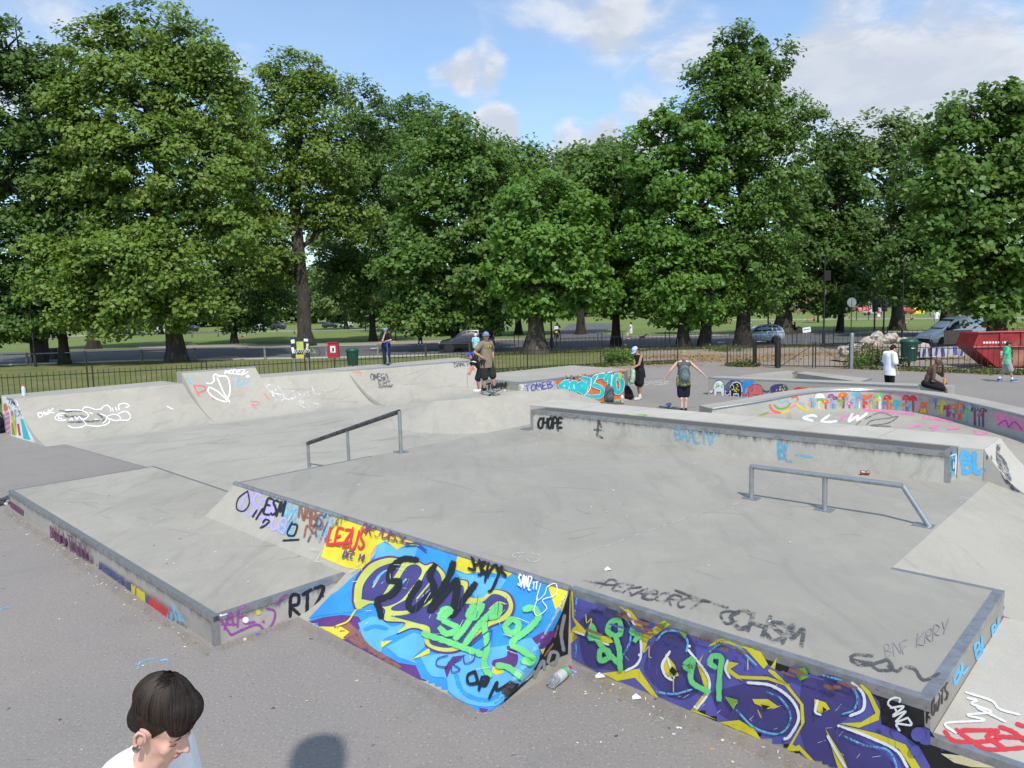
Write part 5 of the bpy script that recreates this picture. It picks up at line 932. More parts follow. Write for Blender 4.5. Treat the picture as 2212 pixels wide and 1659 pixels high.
d = Decal(TM, .003); d.lines('yellow', 5, [[(305, 848), (420, 825), (540, 810), (600, 800), (660, 760), (700, 735)]], K); d.lines('pink', 4, [[(380, 838), (460, 812), (560, 800)], [(640, 770), (700, 745), (760, 785)]], K); d.lines('orange', 4, [[(510, 745), (530, 780), (590, 805)], [(660, 700), (690, 690), (700, 715)]], K); d.lines('grass', 3.5, [[(540, 745), (570, 770), (620, 765), (650, 735)], [(430, 820), (500, 800)]], K); d.lines('cyan', 2.5, [[(570, 710), (590, 735), (620, 715), (640, 735)], [(680, 720), (740, 740)]], K); d.lines('yellow', 5, [[(690, 745), (740, 775), (785, 785)]], K); d.build(cw, 'stretched rainbow-coloured figure at the left of the mushrooms')
d = Decal(TM, .003); d.poly('pink', [(2010, 810), (2060, 800), (2130, 830), (2200, 850), (2212, 930), (2140, 910), (2040, 880)], K, 6); d.lines('mauve', 3, [[(2040, 880), (2090, 850), (2110, 900)], [(2110, 900), (2150, 860), (2200, 910)]], K); d.build(cw, 'pink smear of paint at the right of the curved wall')
d = Decal(TM, .003); d.poly('orange', [(1515, 760), (1525, 720), (1545, 735), (1565, 725), (1560, 765), (1570, 800), (1500, 805)], K, 4); d.poly('yellow', [(1525, 770), (1555, 770), (1560, 800), (1515, 800)], K, 4); d.build(cw)
# bowl floor marks
TF = BVHTree.FromPolygons([W(-9, 8, .008), W(9, 8, .008), W(9, 18.5, .008), W(-9, 18.5, .008)], [(0, 1, 2, 3)])
fl = bpy.data.objects['bowl_floor']
d = Decal(TF); text(d, 'white', 5.5, 'SLW', (690, 872), (1120, 852), (740, 822), K, .05, .5); d.build(fl, 'white letters on the bowl floor')
d = Decal(TF); d.lines('black_faded', 2.4, [[(1150, 840), (1250, 800), (1330, 830), (1200, 850), (1160, 880)], [(1330, 830), (1370, 825), (1300, 870), (1180, 885), (1320, 890)], [(1060, 905), (1180, 900), (1100, 915), (1200, 910)], [(1080, 890), (1120, 855)]], K); d.build(fl, 'grey scribble on the bowl floor')
d = Decal(TF); d.lines('pink', 5, [[(980, 850), (1030, 820), (1110, 840)], [(1140, 775), (1230, 785), (1470, 810)], [(1540, 830), (1740, 860)], [(1440, 900), (1530, 880)], [(1580, 900), (1640, 890), (1600, 920)], [(1700, 910), (1780, 900)], [(1880, 920), (1900, 940), (1970, 935)], [(1200, 920), (1400, 930)]], K); d.build(fl, 'pink streaks on the bowl floor')
# --- elephants
TE = bvh(ew_b)
def elephant(x0, x1, y0, y1, col, line, sub=None):
    d = Decal(TE); f = lambda a, b: (x0 + (x1 - x0) * a, y1 - (y1 - y0) * b)
    d.poly(line, [f(a, b) for a, b in ((.30, -.02), (.30, .42), (.22, .30), (.10, .28), (.06, .46), (.0, .42), (.02, .22), (.14, .14), (.26, .2), (.30, .70), (.45, .95), (.72, 1.03), (.92, .9), (1.02, .6), (1.0, -.02), (.80, -.02), (.78, .22), (.52, .22), (.50, -.02))], K, 4)
    d.poly(col, [f(a, b) for a, b in ((.34, .03), (.34, .5), (.24, .38), (.14, .3), (.06, .4), (.03, .38), (.05, .25), (.14, .19), (.24, .26), (.32, .68), (.46, .9), (.72, .97), (.9, .85), (.97, .58), (.96, .03), (.83, .03), (.80, .28), (.50, .28), (.47, .03))], K, 4)
    d.line(line, 1.3, [f(.40, .85), f(.52, .7), f(.48, .5), f(.40, .55)], K)
    if sub:
        for i in range(9): d.dot(sub, 1.6, f(grd.uniform(.55, .92), grd.uniform(.35, .85)), K)
    d.build(ew, name='painted_elephant')
d = Decal(TE, .002); d.poly('blue', [(310, 600), (360, 575), (420, 590), (350, 640), (340, 700), (310, 690)], K, 5); d.poly('slate', [(210, 620), (250, 575), (300, 570), (330, 600), (300, 700), (215, 690)], K, 5); d.build(ew, 'blue paint behind the elephants')
elephant(105, 208, 580, 688, 'white', 'slate', 'green'); elephant(212, 326, 592, 700, 'black', 'white', 'yellow'); elephant(322, 466, 606, 704, 'coral', 'plum'); elephant(466, 632, 606, 676, 'navy', 'slate', 'yellow')
d = Decal(TE); d.poly('red', [(660, 650), (690, 628), (790, 632), (800, 645), (720, 655)], K, 4); d.poly('yellow', [(720, 640), (790, 630), (800, 640), (740, 650)], K, 4); d.build(ew)
# chalk lines on the far tarmac
TT = BVHTree.FromPolygons([Vector((-30, 0, 0)), Vector((40, 0, 0)), Vector((40, 45, 0)), Vector((-30, 45, 0))], [(0, 1, 2, 3)])
tm = bpy.data.objects['tarmac']
d = Decal(TT, .004); d.lines('chalk', 1.5, [[(440, 825), (720, 830)], [(520, 860), (800, 855)], [(720, 800), (950, 855)], [(820, 795), (1150, 840)], [(940, 785), (1155, 805)], [(940, 855), (1120, 840)]], KF); d.build(tm, 'chalk lines on the tarmac', 'chalk_marking')
d = Decal(TT, .004); d.lines('cyan', 3, [[(460, 230), (450, 180), (500, 130), (590, 100), (700, 75)], [(780, 110), (850, 95), (900, 115)]], crop(400, 2450, 3.857)); d.build(tm, 'blue chalk curve on the tarmac', 'chalk_marking')
d = Decal(TT, .004); d.line('cyan', 4, [(0, 1185), (40, 1170), (80, 1165)], K5); d.build(tm, None, 'chalk_marking')

# --- joints, cracks, wheel streaks and dust on the slabs
d = Decal(T_DECK, .002); d.line('seam', 1.6, [(1215, 1216), (1330, 1172), (1480, 1120), (1620, 1080)]); d.line('seam', 1.0, [(1640, 1060), (1760, 1010)]); d.build(deck, name='slab_joint')
d = Decal(T_DECK, .002)
for i in range(30):
    x = grd.uniform(700, 1850); y = grd.uniform(985, 1240); L = grd.uniform(25, 120); a = grd.choice((.02, -.15, .3)) + grd.uniform(-.08, .08)
    if y < 1010 + (x - 1150) * .125: continue
    d.line('stain', grd.uniform(.8, 2.4), [(x, y), (x + L / 2, y + L / 2 * a + grd.uniform(-3, 3)), (x + L, y + L * a)], soft=.6)
d.build(deck, 'dark rubber streaks from skateboard wheels', name='wheel_streak', gap=3000)
d = Decal(T_LOW, .002)
for i in range(14):
    x = grd.uniform(120, 620); y = 1045 + (x - 100) * .22 + grd.uniform(0, 60); L = grd.uniform(20, 80); d.line('stain', grd.uniform(.8, 2), [(x, y), (x + L, y + L * grd.uniform(-.25, .4))], soft=.6)
d.build(low, 'dark rubber streaks on the low deck', name='wheel_streak', gap=3000)
TFL = BVHTree.FromPolygons([Vector((p.x, p.y, .006)) for p in floor_poly], [tuple(range(len(floor_poly)))]); cf = bpy.data.objects['concrete_floor']
d = Decal(TFL, .002); d.line('crack', 1.0, [(0, 1075), (330, 1045), (520, 1030), (900, 985), (1340, 905)], K2); d.build(cf, name='slab_joint')
d = Decal(TFL, .002); d.line('crack', .9, [(950, 1150), (1400, 1120), (2000, 1060)], K1); d.build(cf, name='slab_joint')
d = Decal(TFL, .002); d.line('seam', 1.3, [(320, 1140), (620, 1230), (920, 1345)], K1); d.build(cf, name='slab_edge')
d = Decal(TFL, .002)
for i in range(22):
    x = grd.uniform(250, 900); y = grd.uniform(905, 1000); L = grd.uniform(25, 110); d.line('stain', grd.uniform(.7, 1.8), [(x, y), (x + L, y - L * grd.uniform(-.05, .22))], soft=.6)
d.build(cf, 'dark rubber streaks on the concrete floor', name='wheel_streak', gap=3000)
for q in (q1, q3, q4):
    d = Decal(bvh(q[1]), .002); xs = {id(q1): (80, 370, 880, 920), id(q3): (600, 780, 840, 870), id(q4): (800, 990, 800, 840)}[id(q)]
    for i in range(9):
        x = grd.uniform(xs[0], xs[1]); y = grd.uniform(xs[2], xs[3]); d.line('stain', grd.uniform(.8, 2.0), [(x, y), (x + grd.uniform(15, 60), y - grd.uniform(-2, 20))], soft=.6)
    d.build(q[0], 'faint wheel marks', name='wheel_streak', gap=3000)
# dust gathered at the foot of the walls, gum and oil spots on the tarmac
d = Decal(TT, .002)
for w_, a_, b_ in ((10, W(-10.9, -2.10), W(-2.85, -2.10)), (10, W(0.1, -.10), W(2.9, -.10)), (7, W(-2.8, -2.0), W(-2.8, -1.2)), (9, W(-2.6, -1.2), W(-.1, -1.18))):
    for k in range(16):
        p = a_.lerp(b_, k / 16); q_ = a_.lerp(b_, (k + 1.15) / 16); x0, y0 = PX(p); x1, y1 = PX(q_); sc_ = 6.5 / max(3, p.y); d.line('dust', w_ * sc_ * grd.uniform(.8, 2.2), [(x0, y0 + 3 * sc_), ((x0 + x1) / 2, (y0 + y1) / 2 + grd.uniform(0, 5) * sc_), (x1, y1 + 3 * sc_)], soft=.95)
d.build(tm, 'tan dust drifted along the foot of the walls', name='dust_drift', gap=3000)
d = Decal(TT, .003)
for i in range(70):
    x = grd.uniform(0, 1500); y = grd.uniform(1150, 1655)
    if y < 1130 + (x - 20) * .62 and x < 480: continue
    if x > 480 and y < 1400 + max(0, (x - 480)) * .25: continue
    d.dot('stain' if i % 3 else 'crack', grd.uniform(1.2, 3.2), (x, y), ky=.45)
d.build(tm, 'dark gum spots on the tarmac', name='gum_spots', gap=3000)
for nm in ('wheel_streak', 'dust_drift', 'gum_spots'):
    for o in bpy.data.objects:
        if o.name.split('.')[0] == nm: o['kind'] = 'stuff'

# weathering of the big pieces: scratches, drips and grime under the coping
d = Decal(T_BANK, .034)
for i in range(46):
    x = grd.uniform(620, 1150); y = 1130 + (x - 560) * .42 + grd.uniform(-30, 130); a = grd.uniform(-1.9, .4); L = grd.uniform(8, 34); d.line('scratch', grd.uniform(.5, 1.0), [(x, y), (x + L * math.cos(a), y + L * math.sin(a))])
for i in range(16):
    x = grd.uniform(850, 1110); y = 1230 + (x - 850) * .3 + grd.uniform(-10, 60); d.line(grd.choice(('black', 'navy')), grd.uniform(.8, 1.4), [(x, y), (x - 3, y + grd.uniform(10, 34))])
d.build(deck, 'scratches and paint runs over the blue lettering', name='paint_wear', gap=3000)
d = Decal(T_WALL, .030)
for i in range(56):
    x = grd.uniform(1245, 1850); y = 1283 + (x - 1235) * .315 + abs(grd.gauss(0, 26)); L = grd.uniform(10, 46); d.line(grd.choice(('grime', 'grime', 'brown', 'stain', 'violet')), grd.uniform(3, 9), [(x, y), (x + L, y + L * .31 + grd.uniform(-3, 3))], soft=.7)
for i in range(10):
    x = grd.uniform(1250, 1950); y = 1300 + (x - 1235) * .315 + grd.uniform(0, 90); d.line(grd.choice(('black', 'violet', 'violet')), grd.uniform(.8, 1.5), [(x, y), (x + 1, y + grd.uniform(8, 34))])
for i in range(26):
    x = grd.uniform(1250, 1950); y = 1320 + (x - 1235) * .315 + grd.uniform(0, 120); a = grd.uniform(-1, 1); L = grd.uniform(6, 22); d.line('scratch', .7, [(x, y), (x + L * math.cos(a), y + L * math.sin(a))])
d.build(deck, 'grime, runs and scratches on the purple lettering', name='paint_wear', gap=3000)
for o in bpy.data.objects:
    if o.name.split('.')[0] == 'paint_wear': o['kind'] = 'stuff'
# ------------------------------------------------------------------ fences
def share(name, me, parent, loc, rz=0.0, scale=None):
    o = bpy.data.objects.new(name, me); COL.objects.link(o); o.parent = parent; o.location = loc; o.rotation_euler = (0, 0, rz)
    if scale: o.scale = scale
    return o
def iron_fence(path, label, h=1.2, sp=.22, post_every=4.4, post_h=1.34, group=None, pick_r=.0135, seed=0, name='iron_fence', posts=True, rails=(.18, 1.02)):
    t = thing(name, (0, 0, 0), label, 'fence', group, world=False); rg = random.Random(seed)
    b = path[0]; t.location = b; path = [p - b for p in path]
    pk = MB(); pk.tube([(0, 0, 0), (0, 0, h - .06), (0, 0, h)], [pick_r, pick_r, pick_r * .3], 5); pme = pk.mesh('picket', M_IRON)
    pp = MB(); pp.box((0, 0, post_h / 2), (.055, .055, post_h)).box((0, 0, post_h + .01), (.07, .07, .02)); ppm = pp.mesh('post', M_IRON)
    for a, c in zip(path, path[1:]):
        d = c - a; L = d.length; ang = math.atan2(d.y, d.x); n = int(L / sp)
        for k in range(n):
            if posts and (k * sp) % post_every < sp: share('post', ppm, t, a + d * ((k + .02) / n), ang)
            else: share('picket', pme, t, a + d * (k / n) + Vector((rg.uniform(-.006, .006), 0, rg.uniform(-.012, .006))), ang)
        for z in rails:
            MBx = MB(); MBx.box((L / 2, 0, 0), (L, .012, .035)); o = share('rail', MBx.mesh('rail', M_IRON), t, a + Vector((0, 0, z)), ang)
    if posts: share('post', ppm, t, path[-1])
    return t
F1 = [Vector((-26, 26.9, 0)), Vector((.84, 37.75, 0)), Vector((4.8, 38.75, 0)), G(1464, 784.5)]
iron_fence(F1, 'low black iron railing running behind the quarter pipes to the gap by the path', 1.2, .2, 4.4, seed=1)
F2 = [G(1020, 769), G(1345, 758), G(1520, 752.5), G(1800, 748), G(2260, 744)]
iron_fence(F2, 'long black iron railing along the road behind the trees at right', 1.15, .3, 3.0, 1.3, seed=2, pick_r=.011)
F4a = [G(1571, 791), G(1627, 791.8)]; F4c = [G(1840, 796), G(2010, 801.5), G(2212, 809), G(2330, 814)]
iron_fence(F4a, 'short run of black railing left of the small gate', 1.2, .16, 9, 1.35, seed=3)
iron_fence(F4c, 'black iron railing in front of the red skip', 1.22, .21, 9, 1.35, seed=4)
def gate(a, b, label, h=1.22, brace=0, sp=.2, group=None):
    t = thing('iron_gate', a, label, 'gate', group, world=False); d = b - a; L = d.length; ang = math.atan2(d.y, d.x); t.rotation_euler = (0, 0, ang)
    pk = MB(); pk.tube([(0, 0, .08), (0, 0, h)], .011, 5); pme = pk.mesh('bar', M_IRON)
    for k in range(1, int(L / sp)): share('bar', pme, t, (k * L / int(L / sp), 0, 0))
    for z in (.1, h - .12): MB().box((L / 2, 0, z), (L, .03, .045)).build('rail', M_IRON, t)
    for x in (.03, L - .03): MB().box((x, 0, h / 2 + .03), (.055, .055, h)).build('stile', M_IRON, t)
    if brace: MB().tube([(.05, -.02, .1 if brace > 0 else h - .12), (L - .05, -.02, h - .12 if brace > 0 else .1)], .014, 5).build('brace', M_IRON, t)
    return t
def gpost(px, py, label, h=1.42, r=.085, mat=None):
    t = thing('gate_post', G(px, py), label, 'post', world=False); MB().tube([(0, 0, -.05), (0, 0, h)], r, 12).build('shaft', mat or M_IRON, t, smooth=True); MB().lathe([(r * 1.05, h - .01), (r * .9, h + .03), (.02, h + .06)], (0, 0, 0), 12).build('cap', mat or M_IRON, t, smooth=True); return t
gpost(1629, 792, 'thick black gate post left of the small gate', 1.38, .07); gpost(1680, 794.5, 'thick dark post between the small gate and the double gate', 1.5, .1); gpost(1839, 796.5, 'grey steel post right of the double gate', 1.62, .09, M_GALV)
gate(G(1632, 792.2), G(1676, 794), 'small black iron pedestrian gate', 1.25)
gm = (G(1684, 794.6) + G(1836, 796.4)) / 2
gate(G(1684, 794.6), gm - (G(1836, 796.4) - G(1684, 794.6)).normalized() * .03, 'left leaf of the wide double gate with rising brace', 1.22, 1)
gate(gm + (G(1836, 796.4) - G(1684, 794.6)).normalized() * .03, G(1836, 796.4), 'right leaf of the wide double gate with falling brace', 1.22, -1)
# timber knee rail along the road
tf = thing('timber_fence', G(307, 781.5), 'weathered timber post and rail fence along the road at left', 'fence', world=True)
tp = [(-60, 793), (60, 789), (185, 785), (307, 781.6), (422, 778.5), (573, 775.6), (706, 772.8), (817, 770.5), (920, 768.5), (1015, 767.5)]; tq = [G(*p) for p in tp]
for i, p in enumerate(tq):
    m = M_WOOD if i < 8 else M_WOODD
    MB().box(p + Vector((0, 0, .45)), (.13, .13, .92)).box(p + Vector((0, 0, .93)), (.11, .11, .05), taper=.6).build('post', m, tf)
for i in range(len(tq) - 1):
    if i == 7: continue
    a, b = tq[i], tq[i + 1]; d = (b - a).normalized(); MB().tube([a + Vector((0, 0, .86)) + d * .066, b + Vector((0, 0, .86)) - d * .066], .045, 8).build('top_rail', M_GALV if i < 7 else M_WOODD, tf, smooth=True)
# ------------------------------------------------------------------ lamp posts, signs, bins, benches
def lamp(px, py, h, label, head=True, r=.06, flag=0):
    t = thing('lamp_post', G(px, py), label, 'lamp post', 'lamp posts and poles', world=False)
    MB().lathe([(r * 1.9, -.05), (r * 1.9, .9), (r * 1.5, .95), (r * 1.1, 1.1), (r, h * .6), (r * .75, h)], (0, 0, 0), 10).build('column', M_IRON, t, smooth=True)
    if head: MB().lathe([(.05, h), (.16, h + .1), (.20, h + .5), (.22, h + .55), (.05, h + .75), (.02, h + .85)], (0, 0, 0), 8).build('lantern', M_GLASS, t)
    if flag: MB().box((.25, 0, h * .78), (.4, .06, .75)).build('sign_box', M_IRON, t)
    return t
lamp(790, 714, 7, 'black lamp post on the lawn left of the scooter boy'); lamp(855, 734, 6, 'thin dark pole just right of the scooter boy', False, .04); lamp(1192, 757, 7, 'dark lamp column by the motorcycle', True, .07)
lamp(1659, 740, 7, 'tall dark lamp column left of the silver car', True, .06); lamp(1779, 741, 6.5, 'dark column in front of the silver car bonnet', False, .06, 1); lamp(2104, 742, 6, 'dark pole with a small flag-shaped sign behind the van', False, .05, 1); lamp(1948, 738, 6, 'thin pole right of the traffic lights', False, .04); lamp(2166, 728, 6.5, 'slim pole right of the large chestnut trunk', False, .04); lamp(77, 792, 6, 'dark pole by the black cabinets at left', False, .05)
def traffic_light(px, py, label):
    t = thing('traffic_light', G(px, py), label, 'traffic light', 'traffic lights', world=False); MB().tube([(0, 0, 0), (0, 0, 3.4)], .06, 8).build('pole', M_IRON, t); MB().box((0, -.05, 2.75), (.34, .2, .95)).build('head', M_IRON, t)
    for z in (3.05, 2.75, 2.45): MB().tube([(0, -.14, z), (0, -.24, z)], .11, 10).build('lens_hood', M_IRON, t)
    return t
traffic_light(1888, 741, 'left of the dark traffic lights near the rubble'); traffic_light(1908, 739, 'right of the dark traffic lights near the rubble')
sg = thing('road_sign', G(1838, 733), 'round grey-backed road sign on a dark pole', 'sign', world=False); MB().tube([(0, 0, 0), (0, 0, 3.3)], .04, 8).build('pole', M_IRON, sg); MB().tube([(0, -.03, 3.0), (0, 0, 3.0)], .38, 20).build('disc', M_GALV, sg, smooth=True)
# notice board with stickers
nb = thing('notice_board', G(652, 813), 'graffiti-covered notice board on two grey posts behind the quarter pipe', 'sign'); c = G(652, 813); bw = .98
for s_ in (-1, 1): MB().tube([c + Vector((s_ * .36, .05, -.05)), c + Vector((s_ * .36, .05, 1.95))], .055, 10).build('post', M_GALV, nb, smooth=True)
zb = [1.05, 2.0]; MB().box(c + Vector((0, 0, 1.53)), (bw, .03, 1.1)).build('panel', plain('board_black', (.03, .03, .035), .5), nb)
for (x, z, w_, h_, m_) in ((0, 1.62, .36, .42, 'lime'), (0, 1.06, .5, .18, 'yellow'), (-.36, 1.85, .2, .2, 'white'), (.33, 1.9, .22, .14, 'white'), (-.38, 1.4, .14, .3, 'white'), (.38, 1.55, .12, .34, 'cream')): MB().box(c + Vector((x, -.017, z)), (w_, .004, h_), Matrix.Rotation(x * .3, 3, 'Y')).build('sticker', PT[m_], nb)
brd = random.Random(4)
for i in range(10):
    x = -.4 + i * .09; MB().tube([c + Vector((x, -.021 - i * .0006, 1.22 + brd.uniform(-.05, .05))), c + Vector((x + .08, -.021 - i * .0006, 1.36 + brd.uniform(-.04, .08))), c + Vector((x + .02, -.021 - i * .0006, 1.42))], .016, 4).build('scrawl', PT['white'], nb)
db = thing('dog_waste_bin', G(723, 800), 'red bin with a white pictogram on a post by the railing', 'bin'); c = G(723, 800)
MB().tube([c, c + Vector((0, 0, 1.2))], .03, 8).build('post', M_IRON, db); MB().box(c + Vector((0, -.03, 1.15)), (.62, .3, .85), taper=.94).build('box', plain('red_paint', (.42, .02, .05), .4), db); MB().box(c + Vector((0, -.185, 1.22)), (.30, .006, .38)).build('notice', PT['white'], db); MB().box(c + Vector((.02, -.19, 1.2)), (.1, .004, .2)).tube([c + Vector((-.05, -.19, 1.12)), c + Vector((-.08, -.19, 1.04))], .01, 4).build('pictogram', PT['black'], db); MB().box(c + Vector((0, -.03, 1.6)), (.66, .34, .05)).build('lid', plain('red_lid', (.35, .02, .04), .4), db)
M_BINGR = plain('bin_green', (.012, .07, .045), .45)
def bin_(px, py, label, sc=1.0, gold=True):
    t = thing('litter_bin', G(px, py), label, 'bin', 'green litter bins', world=False); t.scale = (sc,) * 3
    MB().lathe([(.05, 0), (.05, .3)], (0, 0, 0), 8).build('stand', M_IRON, t); MB().lathe([(.27, .25), (.31, .9), (.33, .98), (.33, 1.02)], (0, 0, 0), 18).build('body', M_BINGR, t, smooth=True)
    MB().lathe([(.35, 1.0), (.36, 1.08), (.30, 1.16), (.1, 1.2)], (0, 0, 0), 18).build('lid', M_BINGR, t, smooth=True)
    for k in range(14): a = k * PI / 7; MB().tube([(.28 * math.cos(a), .28 * math.sin(a), .3), (.318 * math.cos(a), .318 * math.sin(a), .9)], .012, 4).build('rib', M_BINGR, t)
    if gold: MB().box((-.02, -.33, .82), (.16, .02, .07)).build('badge', PT['white'], t)
    return t
bin_(763, 799, 'green plastic litter bin behind the railing near the scooter boy', 1.05, False); bin_(1963, 793, 'green litter bin behind the standing man in the white T-shirt', 1.12)
def bench(px, py, label, w_=1.9, rz=0.0, mat=None):
    t = thing('park_bench', G(px, py), label, 'bench', 'park benches', rz, world=False); m = mat or M_WOOD
    for y, z in ((.0, .45), (-.13, .45), (.13, .44), (.24, .62), (.28, .76), (.31, .9)): MB().box((0, y, z), (w_, .10 if z < .5 else .03, .03 if z < .5 else .1)).build('slat', m, t)
    for x in (-w_ / 2 + .1, w_ / 2 - .1): MB().box((x, .27, .45), (.06, .06, .95)).box((x, -.12, .22), (.06, .06, .45)).box((x, .08, .40), (.05, .5, .05)).build('leg', M_IRON, t)
    return t
bench(443, 728, 'wooden slatted bench on the lawn left of the peeling plane tree', 4.6); bench(2085, 694, 'dark bench on the lawn where a man in white sits', 3.4, 0, M_WOODD)
ph = thing('cabinet', G(88, 782), 'tall black utility cabinet in the shade at far left', 'cabinet', world=False); MB().box((0, 0, 1.15), (1.1, .7, 1.5)).build('case', M_IRON, ph); MB().box((0, 0, .2), (1.0, .6, .42)).build('plinth', M_WOODD, ph); MB().box((0, -.36, 1.15), (.9, .02, 1.3)).build('door', M_IRON, ph)
cb2 = thing('cabinet', G(107, 776), 'low dark cabinet right of the tall one in the shade', 'cabinet', world=False); MB().box((0, 0, .45), (1.2, .6, .9)).build('case', M_IRON, cb2); MB().box((0, 0, .92), (1.26, .66, .06)).build('lid', M_WOODD, cb2)
bn = thing('banner', G(1863, 692), 'small red banner with white lettering on the far lawn', 'banner', world=False); bd = G(1863, 692).y; sc_ = bd / 1560
for s_ in (-1, 1): MB().tube([(s_ * 13 * sc_, 0, 0), (s_ * 13 * sc_, 0, 29 * sc_)], .06, 6).build('pole', M_IRON, bn)
MB().box((0, -.04, 24 * sc_), (26 * sc_, .03, 9 * sc_)).build('cloth', plain('banner_red', (.62, .03, .04), .7), bn)
for q in ([(-10, 26.5), (-4, 26.5)], [(-10, 24.5), (-3, 24.5)], [(-9, 22), (-2, 22)], [(1, 25.5), (4, 27), (6, 25), (3, 23), (1, 21.5)], [(9, 26), (10, 23)]): MB().tube([(a * sc_, -.08, b * sc_) for a, b in q], .5 * sc_, 5).build('lettering', PT['white'], bn)
ws = thing('small_sign', G(1740, 752), 'small white notice on a leaning post behind the double gate', 'sign', world=False); MB().tube([(0, 0, 0), (.05, 0, 1.1)], .03, 6).build('post', M_WOOD, ws); MB().box((.05, -.03, 1.25), (.55, .02, .36), Matrix.Rotation(-.12, 3, 'Y')).build('panel', PT['white'], ws); MB().box((.05, -.045, 1.28), (.4, .006, .05), Matrix.Rotation(-.12, 3, 'Y')).build('lettering', PT['slate'], ws)
# ------------------------------------------------------------------ vehicles
def carmat(name, col): return plain(name, col, .28, .15, .05, 3, 0, .6)
M_RIM = plain('alloy_rim', (.45, .46, .48), .35, .8); M_LAMP = plain('lamp_lens', (.75, .75, .72), .15); M_RED = plain('red_lens', (.45, .01, .01), .2)
def vehicle(name, label, cat, loc, rz, secs, wheels, mat, wr=.31, wins=(), group=None, pillar=None, scr=None):
    """secs: (x, z_low, z_belt, z_roof, w_low, w_belt, w_roof) from rear (-x) to nose (+x)"""
    t = thing(name, loc, label, cat, group, rz, world=False); mb = MB(); rows = []
    for x, zl, zb, zr, wl, wb, wr_ in secs:
        rows.append([Vector((x, s * w_, z)) for s, w_, z in ((-1, wl * .9, zl), (-1, wl, zl + .08), (-1, wb * 1.015, zl + (zb - zl) * .55), (-1, wb, zb), (-1, (wb + wr_) / 2, zb + (zr - zb) * .55), (-1, wr_, zr - .03), (-1, wr_ * .72, zr), (1, wr_ * .72, zr), (1, wr_, zr - .03), (1, (wb + wr_) / 2, zb + (zr - zb) * .55), (1, wb, zb), (1, wb * 1.015, zl + (zb - zl) * .55), (1, wl, zl + .08), (1, wl * .9, zl))])
    mb.grid(rows); n = len(rows[0]); k = len(rows)
    mb.f.append(tuple(range(n))); mb.m.append(0); mb.f.append(tuple((k - 1) * n + i for i in range(n))[::-1]); mb.m.append(0)
    for i in range(k - 1): mb.f.append((i * n, (i + 1) * n, (i + 1) * n + n - 1, i * n + n - 1)); mb.m.append(0)
    mb.build('body', mat, t, smooth=True)
    def side(x, f):   # interpolate belt/roof at x
        for a, b in zip(secs, secs[1:]):
            if a[0] <= x <= b[0]: q = (x - a[0]) / (b[0] - a[0]); s_ = [a[i] + (b[i] - a[i]) * q for i in range(7)]; return s_
        return list(secs[-1])
    for pts in wins:
        for s in (-1, 1):
            vs = []
            for x, f in pts:
                q = side(x, f); z = q[2] + (q[3] - q[2]) * f; w_ = q[5] + (q[6] - q[5]) * min(1, f * 1.02); vs.append(Vector((x, s * (w_ + .012), z)))
            MB().add(vs, [tuple(range(len(vs))) if s < 0 else tuple(range(len(vs)))[::-1]]).build('window', M_GLASS, t)
    if scr:
        for x0, f0, x1, f1 in scr:
            a = side(x0, f0); b = side(x1, f1); za = a[3] + .012; zb_ = b[3] + .012
            MB().add([(x0, -a[6] * .9, za), (x0, a[6] * .9, za), (x1, b[6] * .86, zb_), (x1, -b[6] * .86, zb_)], [(0, 1, 2, 3)]).build('windscreen', M_GLASS, t)
    for wx in wheels:
        for s in (-1, 1):
            w_ = side(wx, 0)[4]; ax = Matrix.Rotation(s * PI / 2, 3, 'X')
            MB().lathe([(wr * 1.15, -.02), (wr * 1.15, .02)], (wx, s * (w_ + .008), wr), 18, ax).build('wheel_arch', M_RUBBER, t)
            y = MB().lathe([(wr * .6, -.09), (wr, -.08), (wr, .06), (wr * .66, .09)], (wx, s * (w_ - .02), wr), 18, ax).build('tyre', M_RUBBER, t)
            MB().lathe([(wr * .64, .085), (wr * .5, .10), (wr * .12, .11)], (wx, s * (w_ - .02), wr), 12, ax).build('rim', M_RIM, t)
    return t
SEC_HATCH = [(-1.78, .35, .75, .80, .62, .66, .60), (-1.72, .28, .86, 1.0, .74, .76, .62), (-1.55, .22, .92, 1.28, .8, .82, .60), (-1.2, .2, .93, 1.42, .82, .84, .58), (-.5, .19, .93, 1.47, .82, .85, .57), (.15, .19, .92, 1.42, .82, .85, .56), (.55, .2, .91, 1.2, .82, .84, .60), (.95, .2, .90, .95, .82, .83, .66), (1.45, .22, .80, .84, .80, .81, .64), (1.75, .26, .66, .70, .74, .75, .58), (1.86, .32, .52, .56, .62, .64, .5)]
vdir = math.atan2((G(1608, 737.6) - G(1682, 736.4)).y, (G(1608, 737.6) - G(1682, 736.4)).x)
vc = G(1641, 741)
car1 = vehicle('parked_car', 'pale silver-blue hatchback on the road behind the fence', 'car', vc, vdir, SEC_HATCH, (-1.15, 1.2), carmat('silver_blue_paint', (.40, .50, .60)), .30, [[(-1.45, .18), (-.9, .1), (-.9, .88), (-1.25, .84)], [(-.82, .1), (-.15, .08), (-.15, .9), (-.82, .9)], [(-.05, .08), (.62, .06), (.25, .8), (-.05, .88)]], scr=[(.22, 0, .92, 0)])
MB().box((-1.74, -.6, .85), (.06, .2, .22)).build('tail_light', M_RED, car1); MB().box((1.72, -.6, .66), (.14, .22, .13)).build('headlight', M_LAMP, car1); MB().box((.55, -.93, .95), (.14, .16, .1)).build('door_mirror', car1.children[0].data.materials[0], car1)
for x in (-.55, .2): MB().box((x - .12, -.862, .82), (.14, .02, .03)).build('door_handle', M_RUBBER, car1)
